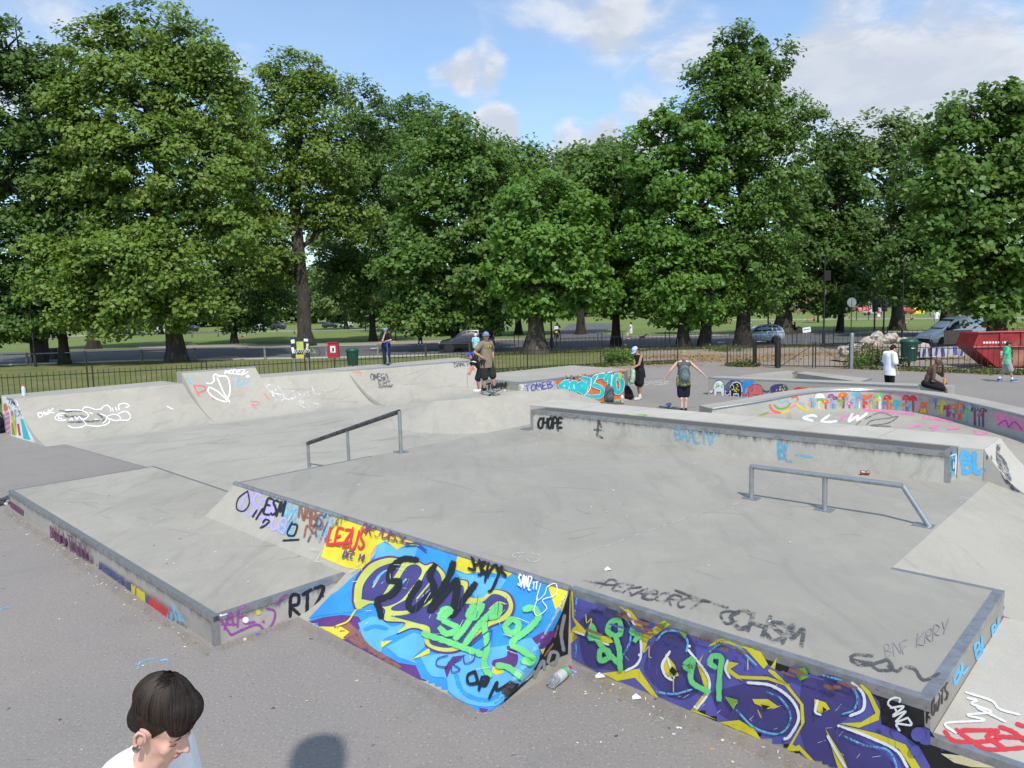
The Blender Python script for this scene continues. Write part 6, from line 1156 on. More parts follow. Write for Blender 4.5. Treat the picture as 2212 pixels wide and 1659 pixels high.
SEC_VAN = [(-2.3, .45, 1.05, 1.80, .78, .86, .72), (-2.2, .3, 1.1, 1.86, .86, .9, .76), (-1.2, .24, 1.1, 1.9, .88, .92, .78), (.1, .24, 1.1, 1.88, .88, .92, .76), (.45, .24, 1.08, 1.78, .88, .91, .72), (1.0, .24, 1.05, 1.42, .87, .9, .70), (1.35, .24, 1.02, 1.12, .86, .88, .72), (1.9, .28, .85, .92, .84, .85, .66), (2.15, .34, .66, .72, .74, .76, .56)]
vanp = G(2062, 746.5)
van = vehicle('parked_van', 'white panel van with grey-blue nose parked under the trees at right', 'van', vanp, math.radians(183), SEC_VAN, (-1.4, 1.3), carmat('white_van_paint', (.80, .81, .83)), .33, [[(.25, .1), (.98, .05), (.75, .75), (.3, .8)], [(1.05, .08), (1.28, .05), (1.1, .7), (1.0, .8)]], scr=[(.5, 0, 1.32, 0)])
MB().box((2.08, .55, .72), (.16, .3, .2)).build('headlight', M_LAMP, van); MB().box((1.0, 1.0, 1.15), (.14, .2, .22)).build('door_mirror', M_RUBBER, van); MB().box((2.14, 0, .42), (.1, 1.4, .2)).build('bumper', M_RUBBER, van)
SEC_SUV = [(-2.2, .4, .95, 1.1, .7, .78, .66), (-2.1, .3, 1.0, 1.45, .84, .88, .66), (-1.5, .26, 1.02, 1.66, .88, .92, .66), (-.4, .25, 1.02, 1.72, .88, .92, .66), (.3, .25, 1.0, 1.66, .88, .92, .66), (.85, .25, .99, 1.32, .88, .91, .7), (1.2, .25, .97, 1.05, .88, .9, .74), (1.9, .3, .88, .93, .85, .87, .68), (2.15, .36, .68, .72, .74, .76, .56)]
suv = vehicle('parked_car', 'black car in deep shade behind the man in the brown T-shirt', 'car', G(1008, 759), math.radians(184), SEC_SUV, (-1.35, 1.35), carmat('black_car_paint', (.012, .013, .016)), .35, [[(-1.8, .15), (-1.0, .08), (-1.0, .85), (-1.55, .8)], [(-.9, .08), (-.1, .06), (-.1, .9), (-.9, .88)], [(0, .06), (.9, .05), (.45, .8), (0, .88)]], scr=[(.38, 0, 1.18, 0)])
MB().box((2.1, .6, .72), (.14, .28, .16)).build('headlight', M_LAMP, suv); MB().box((-2.16, .6, 1.0), (.08, .2, .3)).build('tail_light', M_RED, suv)
# cars parked along the far side of the common
fc = [(.10, .10, .12), (.45, .46, .48), (.03, .04, .07), (.35, .05, .04), (.55, .56, .55), (.06, .09, .16), (.02, .02, .02), (.5, .5, .52)]
fcm = [carmat('far_car_paint_%d' % i, c_) for i, c_ in enumerate(fc)]
fl_ = ['dark grey', 'silver', 'navy', 'dark red', 'white', 'dark blue', 'black', 'pale grey']
fx = [(236, 0, 'far car left of the small blue one behind the stout trunk'), (262, 5, 'small blue car far off beyond the lawn'), (352, 1, 'far silver car seen under the pale plane tree'), (410, 6, 'far black car right of the pale plane trunk'), (560, 7, 'far pale car left of the peeling trunk'), (600, 2, 'far navy car left of the peeling trunk'), (712, 6, 'far black van-like car right of the peeling trunk'), (748, 4, 'far white car right of the peeling trunk'), (1962, 3, 'far red car behind the lawn at right'), (1885, 1, 'far silver car above the red banner'), (2100, 5, 'far blue car near the bench')]
for i, (px, ci, lb) in enumerate(fx):
    p = AT(px, 690, 175.0 if px < 1000 else 150.0); p.z = 0
    c_ = vehicle('parked_car', lb + (', %s' % fl_[ci]), 'car', p, [0, PI][i % 2], SEC_HATCH, (-1.15, 1.2), fcm[ci], .31, [[(-1.45, .18), (-.9, .1), (-.9, .88), (-1.25, .84)], [(-.82, .1), (.62, .06), (.25, .8), (-.82, .9)]], 'cars parked beyond the lawn', scr=[(.22, 0, .92, 0)])
# red skip
sk = thing('skip', G(2150, 797), 'large red builder\'s skip with rusty side behind the railing', 'skip', world=True); c = G(2150, 795); ex = Vector((.985, -.17, 0)); ey = Vector((.17, .985, 0))
M_SKIP = plain('skip_red', (.30, .020, .022), .5, 0, .3, 1.5, space='pos'); M_RUST = plain('skip_rust', (.30, .13, .085), .8, 0, .35, 1.2, space='pos')
def sp(a, b, z): return c + ex * a + ey * b + Vector((0, 0, z))
outl = [(-.95, .95), (-.75, 1.55), (3.0, 1.62), (3.3, .95), (2.4, .05), (.05, .05)]
for b, nm in ((0, 'near_side'), (1.75, 'far_side')):
    MB().add([sp(a, b - .03, z) for a, z in outl] + [sp(a, b + .03, z) for a, z in outl], [tuple(range(6)), tuple(range(6, 12))[::-1]] + [(i, 6 + i, 6 + (i + 1) % 6, (i + 1) % 6) for i in range(6)]).build(nm, M_SKIP, sk)
MB().add([sp(-.95, 0, .95), sp(-.95, 1.75, .95), sp(.05, 1.75, .05), sp(.05, 0, .05), sp(-.75, 0, 1.55), sp(-.75, 1.75, 1.55)], [(0, 1, 2, 3), (4, 5, 1, 0)]).build('end_plate', M_SKIP, sk); MB().add([sp(3.3, 0, .95), sp(3.3, 1.75, .95), sp(2.4, 1.75, .05), sp(2.4, 0, .05)], [(0, 1, 2, 3)]).build('end_plate', M_RUST, sk)
MB().add([sp(.05, 0, .055), sp(2.4, 0, .055), sp(2.4, 1.75, .055), sp(.05, 1.75, .055)], [(0, 1, 2, 3)]).build('floor_plate', M_RUST, sk)
for a0_, a1_, z0, z1 in ((-.8, 3.05, 1.56, 1.64), (-.95, 3.3, .90, .98)): MB().tube([sp(a0_, -.05, (z0 + z1) / 2), sp(a1_, -.05, (z0 + z1) / 2)], .045, 6).build('rim_bar', M_SKIP, sk)
for a in (.15, 1.0, 1.9, 2.7): MB().add([sp(a - .05, -.09, .98), sp(a + .05, -.09, .98), sp(a + .05, -.09, 1.56), sp(a - .05, -.09, 1.56), sp(a - .05, -.03, .98), sp(a + .05, -.03, .98), sp(a + .05, -.03, 1.56), sp(a - .05, -.03, 1.56)], [(0, 1, 2, 3), (4, 0, 3, 7), (1, 5, 6, 2)]).build('side_rib', M_SKIP, sk)
MB().add([sp(.55, -.037, .1), sp(2.3, -.037, .1), sp(3.1, -.037, .88), sp(.42, -.037, .88)], [(0, 1, 2, 3)]).build('rust_patch', M_RUST, sk); MB().add([sp(.6, -.037, 1.0), sp(3.0, -.037, 1.0), sp(2.9, -.037, 1.52), sp(1.15, -.037, 1.5)], [(0, 1, 2, 3)]).build('rust_patch', M_RUST, sk)
for i in range(9): MB().add([sp(-.55 + i * .12, -.045, 1.1), sp(-.47 + i * .12, -.045, 1.1), sp(-.47 + i * .12, -.045, 1.19), sp(-.55 + i * .12, -.045, 1.19)], [(0, 1, 2, 3)]).build('lettering', PT['white'], sk)
MB().add([sp(.15, -.037, .45), sp(.65, -.037, .45), sp(.65, -.037, .75), sp(.15, -.037, .75)], [(0, 1, 2, 3)]).build('sticker', PT['chalk'], sk)
# hoarding boards in front of the van
hb = thing('hoarding', G(2068, 762), 'weathered brown board leaning by the white van', 'board', world=False); MB().box((0, 0, .9), (1.6, .05, .8)).build('panel', M_WOODD, hb); MB().box((0, .3, .25), (1.5, .5, .5)).build('stand', M_WOODD, hb)
gb = thing('graffiti_board', G(2035, 776), 'pale board with smudged purple paint in the grass by the van', 'board', world=False); MB().box((0, 0, .38), (2.3, .05, .52)).build('panel', plain('pale_board', (.45, .46, .5), .6), gb)
for i in range(7): MB().box((-.98 + i * .33, -.035, .36 + .03 * (i % 3)), (.13 + .05 * (i % 2), .02, .42), Matrix.Rotation(.15 * (-1) ** i, 3, 'Y')).build('painted_stroke', PT[('slate', 'plum', 'violet', 'slate', 'chalk', 'violet', 'slate')[i]], gb)
# rubble heap, weeds
rb = random.Random(11); rub_c = G(1905, 777)
M_RUB = plain('pale_rubble', (.42, .36, .29), .95, 0, .3, 3, .6, space='pos')
for i in range(64):
    a = rb.uniform(-2.1, 2.3); z = max(0.15, (1.5 - abs(a) * .45) * rb.uniform(.25, 1.0)); r = rb.uniform(.16, .40); p = rub_c + Vector((a, rb.uniform(-.5, .5), z)); mb = MB(); mb.ball(p, (r, r * .9, r * .8), 5)
    for k in range(len(mb.v)): mb.v[k] = p + (mb.v[k] - p) * (1 + .3 * math.sin(mb.v[k].x * 17 + i) * math.sin(mb.v[k].z * 19 + mb.v[k].y * 13))
    if i == 0: rub = thing('rubble_heap', rub_c, 'heap of pale rubble lumps behind the railing', 'rubble heap')
    mb.build('lump', M_RUB, rub)
mb = MB(); mb.grid([[rub_c + Vector((-2.5 + 5.0 * i / 10, -.7 + 1.4 * j / 4, .05 + 1.1 * math.sin(PI * i / 10) * math.sin(PI * j / 4) + rb.uniform(0, .06))) for i in range(11)] for j in range(5)]); mb.build('mound', M_DIRT, rub)
def plant(loc, label, h, n, spread, mat, leaf=.09, name='weed_plant', seed=0, group=None):
    rg = np.random.default_rng(seed); t = thing(name, loc, label, 'plant', group, world=False); mb = MB(); C = []; N = []
    for i in range(n):
        a = rg.uniform(0, 2 * PI); r = spread * math.sqrt(rg.random()); hh = h * rg.uniform(.5, 1.0) * (1 - .4 * r / spread); e = Vector((math.cos(a) * r * 1.25, math.sin(a) * r * 1.25, hh)); b = Vector((math.cos(a) * r * .6, math.sin(a) * r * .6, 0))
        mb.tube([b, b.lerp(e, .5) + Vector((0, 0, .06)), e], [.008, .006, .003], 3)
        for k in range(16): q = b.lerp(e, rg.uniform(.15, 1)) + Vector(rg.normal(size=3)) * leaf * .9; C.append(q); N.append(Vector(rg.normal(size=3) + np.array([0, 0, .9])).normalized())
    mb.build('stems', M_WEED, t); C = np.array([tuple(c_) for c_ in C]); N = np.array([tuple(c_) for c_ in N]); T = np.stack([rg.random(len(C)), rg.random(len(C))], 1)
    o = bpy.data.objects.new('foliage', leaf_mesh('foliage', C, N, T, leaf, mat)); COL.objects.link(o); o.parent = t; return t
plant(G(1338, 783), 'bright green bush against the railing behind the man with the backpack in hand', .95, 60, .8, M_LEAF_F, .14, 'bush', 1)
plant(G(1873, 789), 'tall straggly weeds behind the railing left of the rubble', 1.35, 46, .75, M_WEED, .10, seed=2, group='weeds by the railing'); plant(G(1905, 788), 'tall weeds in front of the rubble', 1.2, 40, .7, M_WEED, .10, seed=3, group='weeds by the railing'); plant(G(1852, 793), 'low green weeds at the right post of the double gate', .7, 30, .5, M_LEAF_F, .10, seed=4, group='weeds by the railing'); plant(G(1930, 792), 'weeds left of the green litter bin', .9, 30, .6, M_WEED, .09, seed=5, group='weeds by the railing'); plant(G(1614, 791), 'grassy weeds at the foot of the small gate', .4, 30, .5, M_WEED, .08, seed=6, group='weeds by the railing'); plant(G(2150, 806), 'low green weeds in front of the skip', .25, 24, 1.0, M_WEED, .08, seed=7, group='weeds by the railing'); plant(G(1575, 757), 'thin grass at the foot of the leaning tree', .5, 50, 1.6, M_WEED, .09, seed=8, group='weeds by the railing')
# grass tufts along the railings and drifts of dead leaves
def tufts(name, paths, n, h, mat, wid, seed, label, cat, flat=False):
    rg = np.random.default_rng(seed); C = []; N = []
    for a, b, k in paths:
        for i in range(int(n * k)):
            t = rg.random(); p = a.lerp(b, t) + Vector((rg.normal() * wid, rg.normal() * wid, 0)); C.append((p.x, p.y, (rg.random() ** 1.5) * h + .01)); q = rg.normal(size=3) * (1 if not flat else .25); q[2] = abs(q[2]) * .4 + (.9 if flat else 0); N.append(q / np.linalg.norm(q))
    T = rg.random((len(C), 2)); me = leaf_mesh(name, np.array(C), np.array(N), T, .10 if not flat else .09, mat); o = bpy.data.objects.new(name, me); COL.objects.link(o); o['kind'] = 'stuff'; o['label'] = label; o['category'] = cat; return o
M_DEAD = leaf_mat('dead_leaves', (.34, .17, .05), (.42, .26, .10), (.5, .38, .2), .1)
tufts('grass_tufts', [(F1[0], F1[1], 2.2), (F1[1], F1[2], .4), (F1[2], F1[3], .6), (F2[0], F2[1], .8), (F2[1], F2[3], 1.2), (F4c[0], F4c[3], .8), (F4a[0], F4a[1], .4)], 1500, .16, M_WEED, .14, 21, 'ragged grass growing along the foot of the railings', 'grass')
dl = [(G(1345, 772), G(1560, 768), 1.6), (G(1560, 772), G(1850, 762), 1.6), (G(1480, 778), G(1700, 776), 1.2), (G(1900, 772), G(2150, 775), .8), (F1[1] + Vector((0, -.5, 0)), F1[3] + Vector((0, -.5, 0)), .6)]
tufts('fallen_leaves', dl, 900, .012, M_DEAD, 1.0, 22, 'orange drift of fallen leaves on the dirt by the gates', 'leaves', True)
# red-brick terrace far behind the lawn at right
def terrace(px, Y, w_, label, seed):
    p = AT(px, 660, Y); p.z = 0; t = thing('terrace_house', p, label, 'building', 'houses beyond the common', world=False); rg = random.Random(seed)
    MB().box((0, 4, 4.2), (w_, 8, 8.4)).build('wall', plain('brick_%d' % seed, (.20 + rg.uniform(-.03, .03), .12, .085), .9, 0, .25, .8), t)
    MB().add([(-w_ / 2 - .2, -.3, 8.4), (w_ / 2 + .2, -.3, 8.4), (w_ / 2 + .2, 8.3, 8.4), (-w_ / 2 - .2, 8.3, 8.4), (-w_ / 2 - .2, 4, 11.2), (w_ / 2 + .2, 4, 11.2)], [(0, 1, 5, 4), (2, 3, 4, 5), (1, 2, 5), (3, 0, 4), (3, 2, 1, 0)]).build('roof', plain('slate_%d' % seed, (.10, .095, .10), .8), t)
    for k in range(3):
        for z in (1.6, 4.6):
            x = -w_ / 2 + w_ * (k + .5) / 3
            if k == 1 and z < 2: MB().box((x, -.06, 1.15), (1.0, .1, 2.2)).build('door', plain('door_paint_%d' % seed, (.03, .10, .07), .4), t)
            else:
                f = MB().box((x, -.05, z), (1.25, .1, 1.7)).build('window', PT['white'], t)
                for sx in (-.29, .29): MB().box((x + sx, -.11, z), (.5, .03, 1.5)).build('pane', M_GLASS, f)
    MB().box((w_ / 2 - .8, 4, 12), (.9, .6, 2.2)).build('chimney', plain('chimney_%d' % seed, (.2, .11, .08), .9), t); return t
for i, (px, lb) in enumerate(((1560, 'far brick house seen between the trunks left of the silver car'), (1700, 'far brick house behind the thick pale trunk'), (1745, 'far brick house with white windows left of the red banner'), (1800, 'far brick house above the red banner'), (1855, 'far brick house right of the red banner'), (2105, 'far brick house behind the bench at right'))): terrace(px, 215 + i % 2 * 8, 9.5, lb, i)
# unseen lamp-shaped column added behind the viewer to cast the round foreground shadow
lh = 8.2; sp0 = G(688, 1628); lp = sp0 + Vector((SUN_DIR.x, SUN_DIR.y, 0)) * (lh / SUN_DIR.z); lp.z = 0
fl2 = thing('shadow_caster_column', lp, 'tall unseen lamp-shaped column added behind the viewing platform to cast a round shadow', 'lamp post', world=False)
MB().tube([(0, 0, 0), (0, 0, lh - .3)], [.09, .06], 10).build('column', M_GALV, fl2, smooth=True); MB().lathe([(.1, lh - .55), (.19, lh - .42), (.21, lh - .1), (.19, lh + .1), (.06, lh + .2)], (0, 0, 0), 14).build('lantern', M_GLASS, fl2, smooth=True)
# ------------------------------------------------------------------ people
def capsule(mb, a, b, ra, rb, n=8):
    a = Vector(a); b = Vector(b); mb.tube([a, b], [ra, rb], n); mb.ball(a, ra, 5); mb.ball(b, rb, 5)
def remesh(mb, voxel, smooth_it=2):
    me = mb.mesh('tmp', M_SKIN); o = bpy.data.objects.new('tmp', me); COL.objects.link(o)
    r = o.modifiers.new('r', 'REMESH'); r.mode = 'VOXEL'; r.voxel_size = voxel; r.use_smooth_shade = True
    if smooth_it: s_ = o.modifiers.new('s', 'SMOOTH'); s_.iterations = smooth_it; s_.factor = .5
    dg = bpy.context.evaluated_depsgraph_get(); dg.update()
    nm = bpy.data.meshes.new_from_object(o.evaluated_get(dg)); bpy.data.objects.remove(o); bpy.data.meshes.remove(me)
    nm.materials.clear(); nm.polygons.foreach_set('use_smooth', [True] * len(nm.polygons)); return nm
def put_mesh(name, me, mat, parent):
    me.name = name; me.materials.append(mat); o = bpy.data.objects.new(name, me); COL.objects.link(o); o.parent = parent; return o
POSE = dict(pelvis=(0, 0, .95), chest=(0, 0, 1.33), neck=(0, -.01, 1.48), head=(0, .015, 1.63), shR=(.185, 0, 1.42), shL=(-.185, 0, 1.42), elR=(.235, -.02, 1.14), elL=(-.235, -.02, 1.14), wrR=(.25, .06, .90), wrL=(-.25, .06, .90), hipR=(.09, 0, .92), hipL=(-.09, 0, .92), knR=(.10, .02, .50), knL=(-.10, .02, .50), anR=(.10, -.02, .08), anL=(-.10, -.02, .08), toR=(.115, .15, .03), toL=(-.115, .15, .03))
def head_frame(look, up=Vector((0, 0, 1))):
    y = Vector(look).normalized(); x = y.cross(up).normalized(); z = x.cross(y); return Matrix((x, y, z)).transposed()
def add_head(mb, c, R, s=1.0):
    q = lambda x, y, z: Vector(c) + R @ (Vector((x, y, z)) * s)
    sc = lambda *r: tuple(v * s for v in r)
    mb.ball(q(0, -.012, .03), sc(.075, .096, .092), 9, R); mb.ball(q(0, .022, -.03), sc(.062, .070, .088), 8, R); mb.ball(q(0, .042, -.082), sc(.047, .046, .036), 7, R); mb.ball(q(0, .072, -.102), sc(.020, .018, .016), 6, R)
    capsule(mb, q(0, .088, .006), q(0, .112, -.032), .008 * s, .013 * s, 6); mb.ball(q(.011, .098, -.038), .010 * s, 5); mb.ball(q(-.011, .098, -.038), .010 * s, 5)
    capsule(mb, q(-.04, .070, .016), q(.04, .070, .016), .014 * s, .014 * s, 6); capsule(mb, q(-.018, .088, -.066), q(.018, .088, -.066), .0075 * s, .0075 * s, 6)
    for e in (-1, 1):
        mb.ball(q(e * .078, -.004, -.018), sc(.010, .021, .032), 6, R); mb.ball(q(e * .042, .066, -.03), sc(.022, .02, .022), 6, R)
def add_hand(mb, w, d, R_out, curl=.35, s=1.0):
    """palm and five fingers from wrist w along d; R_out: thumb side"""
    d = Vector(d).normalized(); t = Vector(R_out); t = (t - d * t.dot(d)).normalized(); n = d.cross(t).normalized(); w = Vector(w)
    mb.ball(w + d * .045 * s, (.040 * s, .05 * s, .018 * s), 6, Matrix((t, d, n)).transposed())
    for i, (o_, L) in enumerate(((.028, .072), (.010, .080), (-.009, .074), (-.027, .058))):
        a = w + d * .082 * s + t * o_ * s; m_ = a + (d * math.cos(curl) + n * math.sin(curl)) * L * .5 * s; e = m_ + (d * math.cos(curl * 2.4) + n * math.sin(curl * 2.4)) * L * .5 * s
        capsule(mb, a, m_, .0095 * s, .009 * s, 5); capsule(mb, m_, e, .009 * s, .0075 * s, 5)
    a = w + d * .03 * s + t * .03 * s; m_ = a + (d * .7 + t * .7) * .035 * s; capsule(mb, a, m_, .012 * s, .010 * s, 5); capsule(mb, m_, m_ + (d * .9 + n * .4) * .03 * s, .010 * s, .008 * s, 5)
def person(label, loc, face, h=1.75, pose=None, skin_=None, top=None, legs=None, shoes=None, look=None, hair=None, voxel=.0125, group=None, build=1.0, sock=None, hand_curl=.35, lower=True):
    """face: heading of the body (world direction). top: (material, sleeve 0..1, drop, loose); legs: (material, length 0..1, loose)"""
    root = thing('person', loc, label, 'person', group, math.atan2(face[1], face[0]) - PI / 2, world=False); k = h / 1.75; root.scale = (k,) * 3
    J = {a: Vector(b) for a, b in POSE.items()}
    for a, b in (pose or {}).items(): J[a] = Vector(b)
    mb = MB(); up = (J['neck'] - J['pelvis']).normalized(); xr = (J['shR'] - J['shL']).normalized(); yf = up.cross(xr).normalized(); xr = yf.cross(up); TR_ = Matrix((xr, yf, up)).transposed(); B = build
    def torso(m, e, z0=-.13):
        m.ball(J['chest'].lerp(J['neck'], -.05), (.158 * B + e, .105 * B + e, .165 + e), 9, TR_); m.ball(J['pelvis'].lerp(J['chest'], .5), (.138 * B + e, .098 * B + e, .18), 9, TR_); m.ball(J['pelvis'], (.152 * B + e, .108 * B + e, .13 + e), 9, TR_)
        capsule(m, J['shL'].lerp(J['chest'], .2), J['shR'].lerp(J['chest'], .2), .062 * B + e, .062 * B + e)
    def arm(m, s_, e, f0, f1):
        a, b, c = J['sh' + s_], J['el' + s_], J['wr' + s_]
        if f1 <= .5: capsule(m, a, a.lerp(b, f1 * 2), .052 * B + e, .046 * B + e * 1.25)
        else: capsule(m, a, b, .052 * B + e, .040 * B + e); capsule(m, b, b.lerp(c, (f1 - .5) * 2), .040 * B + e, .028 * B + e)
    def leg(m, s_, e, f1, flare=1.0):
        a, b, c = J['hip' + s_], J['kn' + s_], J['an' + s_]
        if f1 <= .5: capsule(m, a, a.lerp(b, f1 * 2), .084 * B + e, .060 * B + e * flare)
        else:
            capsule(m, a, b, .084 * B + e, .054 * B + e); q = b.lerp(c, (f1 - .5) * 2); capsule(m, b, q, .052 * B + e, (.034 + e) if f1 > .9 else .045 + e)
            if e < .004: m.ball(b.lerp(c, .3) - yf * .018, (.048, .05, .11), 6)
    torso(mb, 0.0); capsule(mb, J['neck'] - up * .05, J['head'] - Vector((0, 0, .05)), .062, .056)
    for s_ in 'RL': capsule(mb, J['neck'] + up * .0, J['sh' + s_], .045 * B, .05 * B)
    lk = Vector(look) if look else Vector((0, 1, -.05)); HR = head_frame(lk); add_head(mb, J['head'], HR)
    for s_, sg_ in (('R', 1), ('L', -1)):
        arm(mb, s_, 0, 0, 1); add_hand(mb, J['wr' + s_], J['wr' + s_] - J['el' + s_] if not pose or ('ha' + s_) not in pose else Vector(pose['ha' + s_]), Vector((-sg_ * .3, 1, .2)) if not pose or ('th' + s_) not in pose else pose['th' + s_], hand_curl)
        if lower:
            leg(mb, s_, 0, 1); capsule(mb, J['an' + s_] - Vector((0, 0, .035)), J['to' + s_], .038, .030)
    body = put_mesh('body', remesh(mb, voxel), skin_ or M_SKIN, root)
    parts = {'body': body}
    if top:
        m_, slv, drop, e = top; c = MB(); torso(c, e * .75)
        rows_ = []
        for f_, rx_, ry_ in ((.78, .150, .098), (.5, .155, .104), (.2, .158, .108), (-.12, .175, .122), (-.32 - drop * 2.2, .186, .130), (-.36 - drop * 2.2, .01, .01)):
            cc_ = J['pelvis'].lerp(J['chest'], f_); rows_.append([cc_ + TR_ @ Vector(((rx_ * B + e if rx_ > .05 else rx_) * math.cos(t_), (ry_ * B + e if rx_ > .05 else ry_) * math.sin(t_), 0)) for t_ in [2 * PI * j_ / 20 for j_ in range(20)]])
        o_ = len(c.v)
        for r_ in rows_: c.v += r_
        for i_ in range(5):
            for j_ in range(20): c.f.append((o_ + i_ * 20 + j_, o_ + (i_ + 1) * 20 + j_, o_ + (i_ + 1) * 20 + (j_ + 1) % 20, o_ + i_ * 20 + (j_ + 1) % 20)); c.m.append(0)
        c.f.append(tuple(o_ + j_ for j_ in range(20))); c.m.append(0); c.f.append(tuple(o_ + 100 + j_ for j_ in range(20))[::-1]); c.m.append(0)
        capsule(c, J['neck'] - up * .04, J['neck'] + up * .004, .075, .066)
        if slv > 0:
            for s_ in 'RL': arm(c, s_, e, 0, slv); capsule(c, J['neck'] - up * .02, J['sh' + s_], .05 * B + e * .6, .055 * B + e * .8)
        me = remesh(c, voxel, 1); parts['top'] = put_mesh('shirt', me, m_, root)
        cut_below(parts['top'], J['pelvis'] - up * (.12 + drop), up)
    if legs:
        m_, ln, e = legs; c = MB(); c.ball(J['pelvis'] - up * .01, (.158 * B + e * .6, .114 * B + e * .6, .125), 9, TR_)
        for s_ in 'RL': leg(c, s_, e, ln, 1.25)
        parts['legs'] = put_mesh('trousers' if ln > .7 else 'shorts', remesh(c, voxel, 1), m_, root)
    if sock:
        for s_ in 'RL': c = MB(); a = J['an' + s_]; b = J['kn' + s_]; capsule(c, a, a.lerp(b, .22), .040, .044); put_mesh('sock', c.mesh('sock', []) if 0 else remesh(c, .012, 1), sock, root)
    if shoes:
        for s_ in 'RL':
            c = MB(); a = J['an' + s_]; t_ = J['to' + s_]; d = (t_ - a); d.z = 0; d = d.normalized(); capsule(c, a - Vector((0, 0, .03)) - d * .035, t_ + Vector((0, 0, .008)), .047, .036); c.ball(a - Vector((0, 0, .0)), .046, 6); me = remesh(c, .014 if voxel < .02 else .03, 1)
            o = put_mesh('shoe', me, shoes, root); sole = MB(); zz = min(v_.co.z for v_ in me.vertices); mid = a.lerp(t_, .5); sole.ball((mid.x, mid.y, zz + .016), (.05, .145, .016), 7, Rz(math.atan2(d.y, d.x) - PI / 2)); sole.build('sole', M_SOLE, o)
    if hair:
        m_, kind = hair; H = J['head']; q = lambda x, y, z: H + HR @ Vector((x, y, z)); c = MB()
        if kind == 'short': c.ball(q(0, -.02, .042), (.083, .104, .092), 9, HR); c.ball(q(0, -.05, -.01), (.074, .065, .075), 8, HR)
        if kind == 'long': c.ball(q(0, -.02, .04), (.088, .108, .095), 9, HR); c.ball(q(0, -.07, -.08), (.08, .06, .13), 8, HR)
        if kind in ('short', 'long'): put_mesh('hair', remesh(c, max(.012, voxel), 1), m_, root)
    parts['root'] = root; parts['J'] = J; parts['HR'] = HR; return parts
def cut_below(o, p, n):
    bm = bmesh.new(); bm.from_mesh(o.data); r = bmesh.ops.bisect_plane(bm, geom=bm.verts[:] + bm.edges[:] + bm.faces[:], plane_co=p, plane_no=n, clear_inner=True); bm.to_mesh(o.data); bm.free()
def cap_hat(P, mat, brim_dir=(0, 1), kind='cap', back=None, lift=0.0):
    H = P['J']['head']; HR = P['HR']; q = lambda x, y, z: H + HR @ Vector((x, y, z)); mb = MB(); n = 16; rings = []
    for i in range(6):
        a = PI / 2 * i / 5; r = math.cos(a); rings.append([q(.090 * r * math.cos(t), -.008 + .110 * r * math.sin(t), .052 + lift + .082 * math.sin(a)) for t in [2 * PI * j / n for j in range(n + 1)]])
    lowr = [q(.088 * math.cos(2 * PI * j / n), -.008 + .108 * math.sin(2 * PI * j / n), .022 + lift) for j in range(n + 1)]
    mb.grid([lowr] + rings); o = mb.build('cap' if kind == 'cap' else 'bucket_hat', mat, P['root'], smooth='all')
    b = MB()
    if kind == 'cap':
        bd = math.atan2(brim_dir[1], brim_dir[0]); inner = []; outer = []
        for j in range(11):
            t = bd + math.radians(-62 + 124 * j / 10); ex = math.cos(math.radians(-62 + 124 * j / 10)) ** .6 * .075; inner.append(q(.088 * math.cos(t), -.008 + .108 * math.sin(t), .03 + lift)); outer.append(q((.088 + ex) * math.cos(t), -.008 + (.108 + ex) * math.sin(t), .018 + lift))
        b.grid([inner, outer]); b.grid([[p + HR @ Vector((0, 0, -.006)) for p in outer], [p + HR @ Vector((0, 0, -.006)) for p in inner]]); b.grid([outer, [p + HR @ Vector((0, 0, -.006)) for p in outer]]); b.build('brim', back or mat, o, smooth='all')
        MB().ball(q(0, -.008, .136 + lift), .008, 4).build('button', mat, o)
    else:
        b.grid([[q(.088 * math.cos(2 * PI * j / n), -.008 + .108 * math.sin(2 * PI * j / n), .03) for j in range(n + 1)], [q(.135 * math.cos(2 * PI * j / n), -.008 + .152 * math.sin(2 * PI * j / n), -.012) for j in range(n + 1)]]); b.build('brim', mat, o, smooth='all')
    return o
def backpack(name, label, loc, R, mat, trim, sc=1.0, parent=None, accent=None):
    """rounded pack, its back to -y of R"""
    root = thing(name, loc, label, 'backpack', world=False); root.rotation_euler = R.to_euler(); root.scale = (sc,) * 3
    mb = MB(); mb.ball((0, 0, .2), (.15, .085, .21), 9); mb.ball((0, 0, .32), (.13, .075, .13), 8); mb.ball((0, .01, .09), (.145, .09, .1), 8); put_mesh('body', remesh(mb, .012, 2), mat, root)
    mb = MB(); mb.ball((0, .075, .14), (.115, .05, .10), 8); put_mesh('pocket', remesh(mb, .012, 1), accent or mat, root)
    for s_ in (-1, 1): MB().tube([(s_ * .07, -.07, .40), (s_ * .085, -.13, .30), (s_ * .10, -.12, .15), (s_ * .11, -.07, .06)], .014, 5, flat=1.6).build('strap', trim, root, smooth=True)
    MB().tube([(-.04, -.05, .43), (-.03, -.055, .48), (.03, -.055, .48), (.04, -.05, .43)], .009, 5).build('grab_handle', trim, root, smooth=True); MB().tube([(-.115, .06, .22), (-.08, .09, .34), (0, .09, .40), (.08, .09, .34), (.115, .06, .22)], .005, 4).build('zip', trim, root); return root
M_SKINP = skin('light_pink_skin', (.68, .40, .30))
M_SOLE = plain('white_sole', (.62, .60, .56), .6)
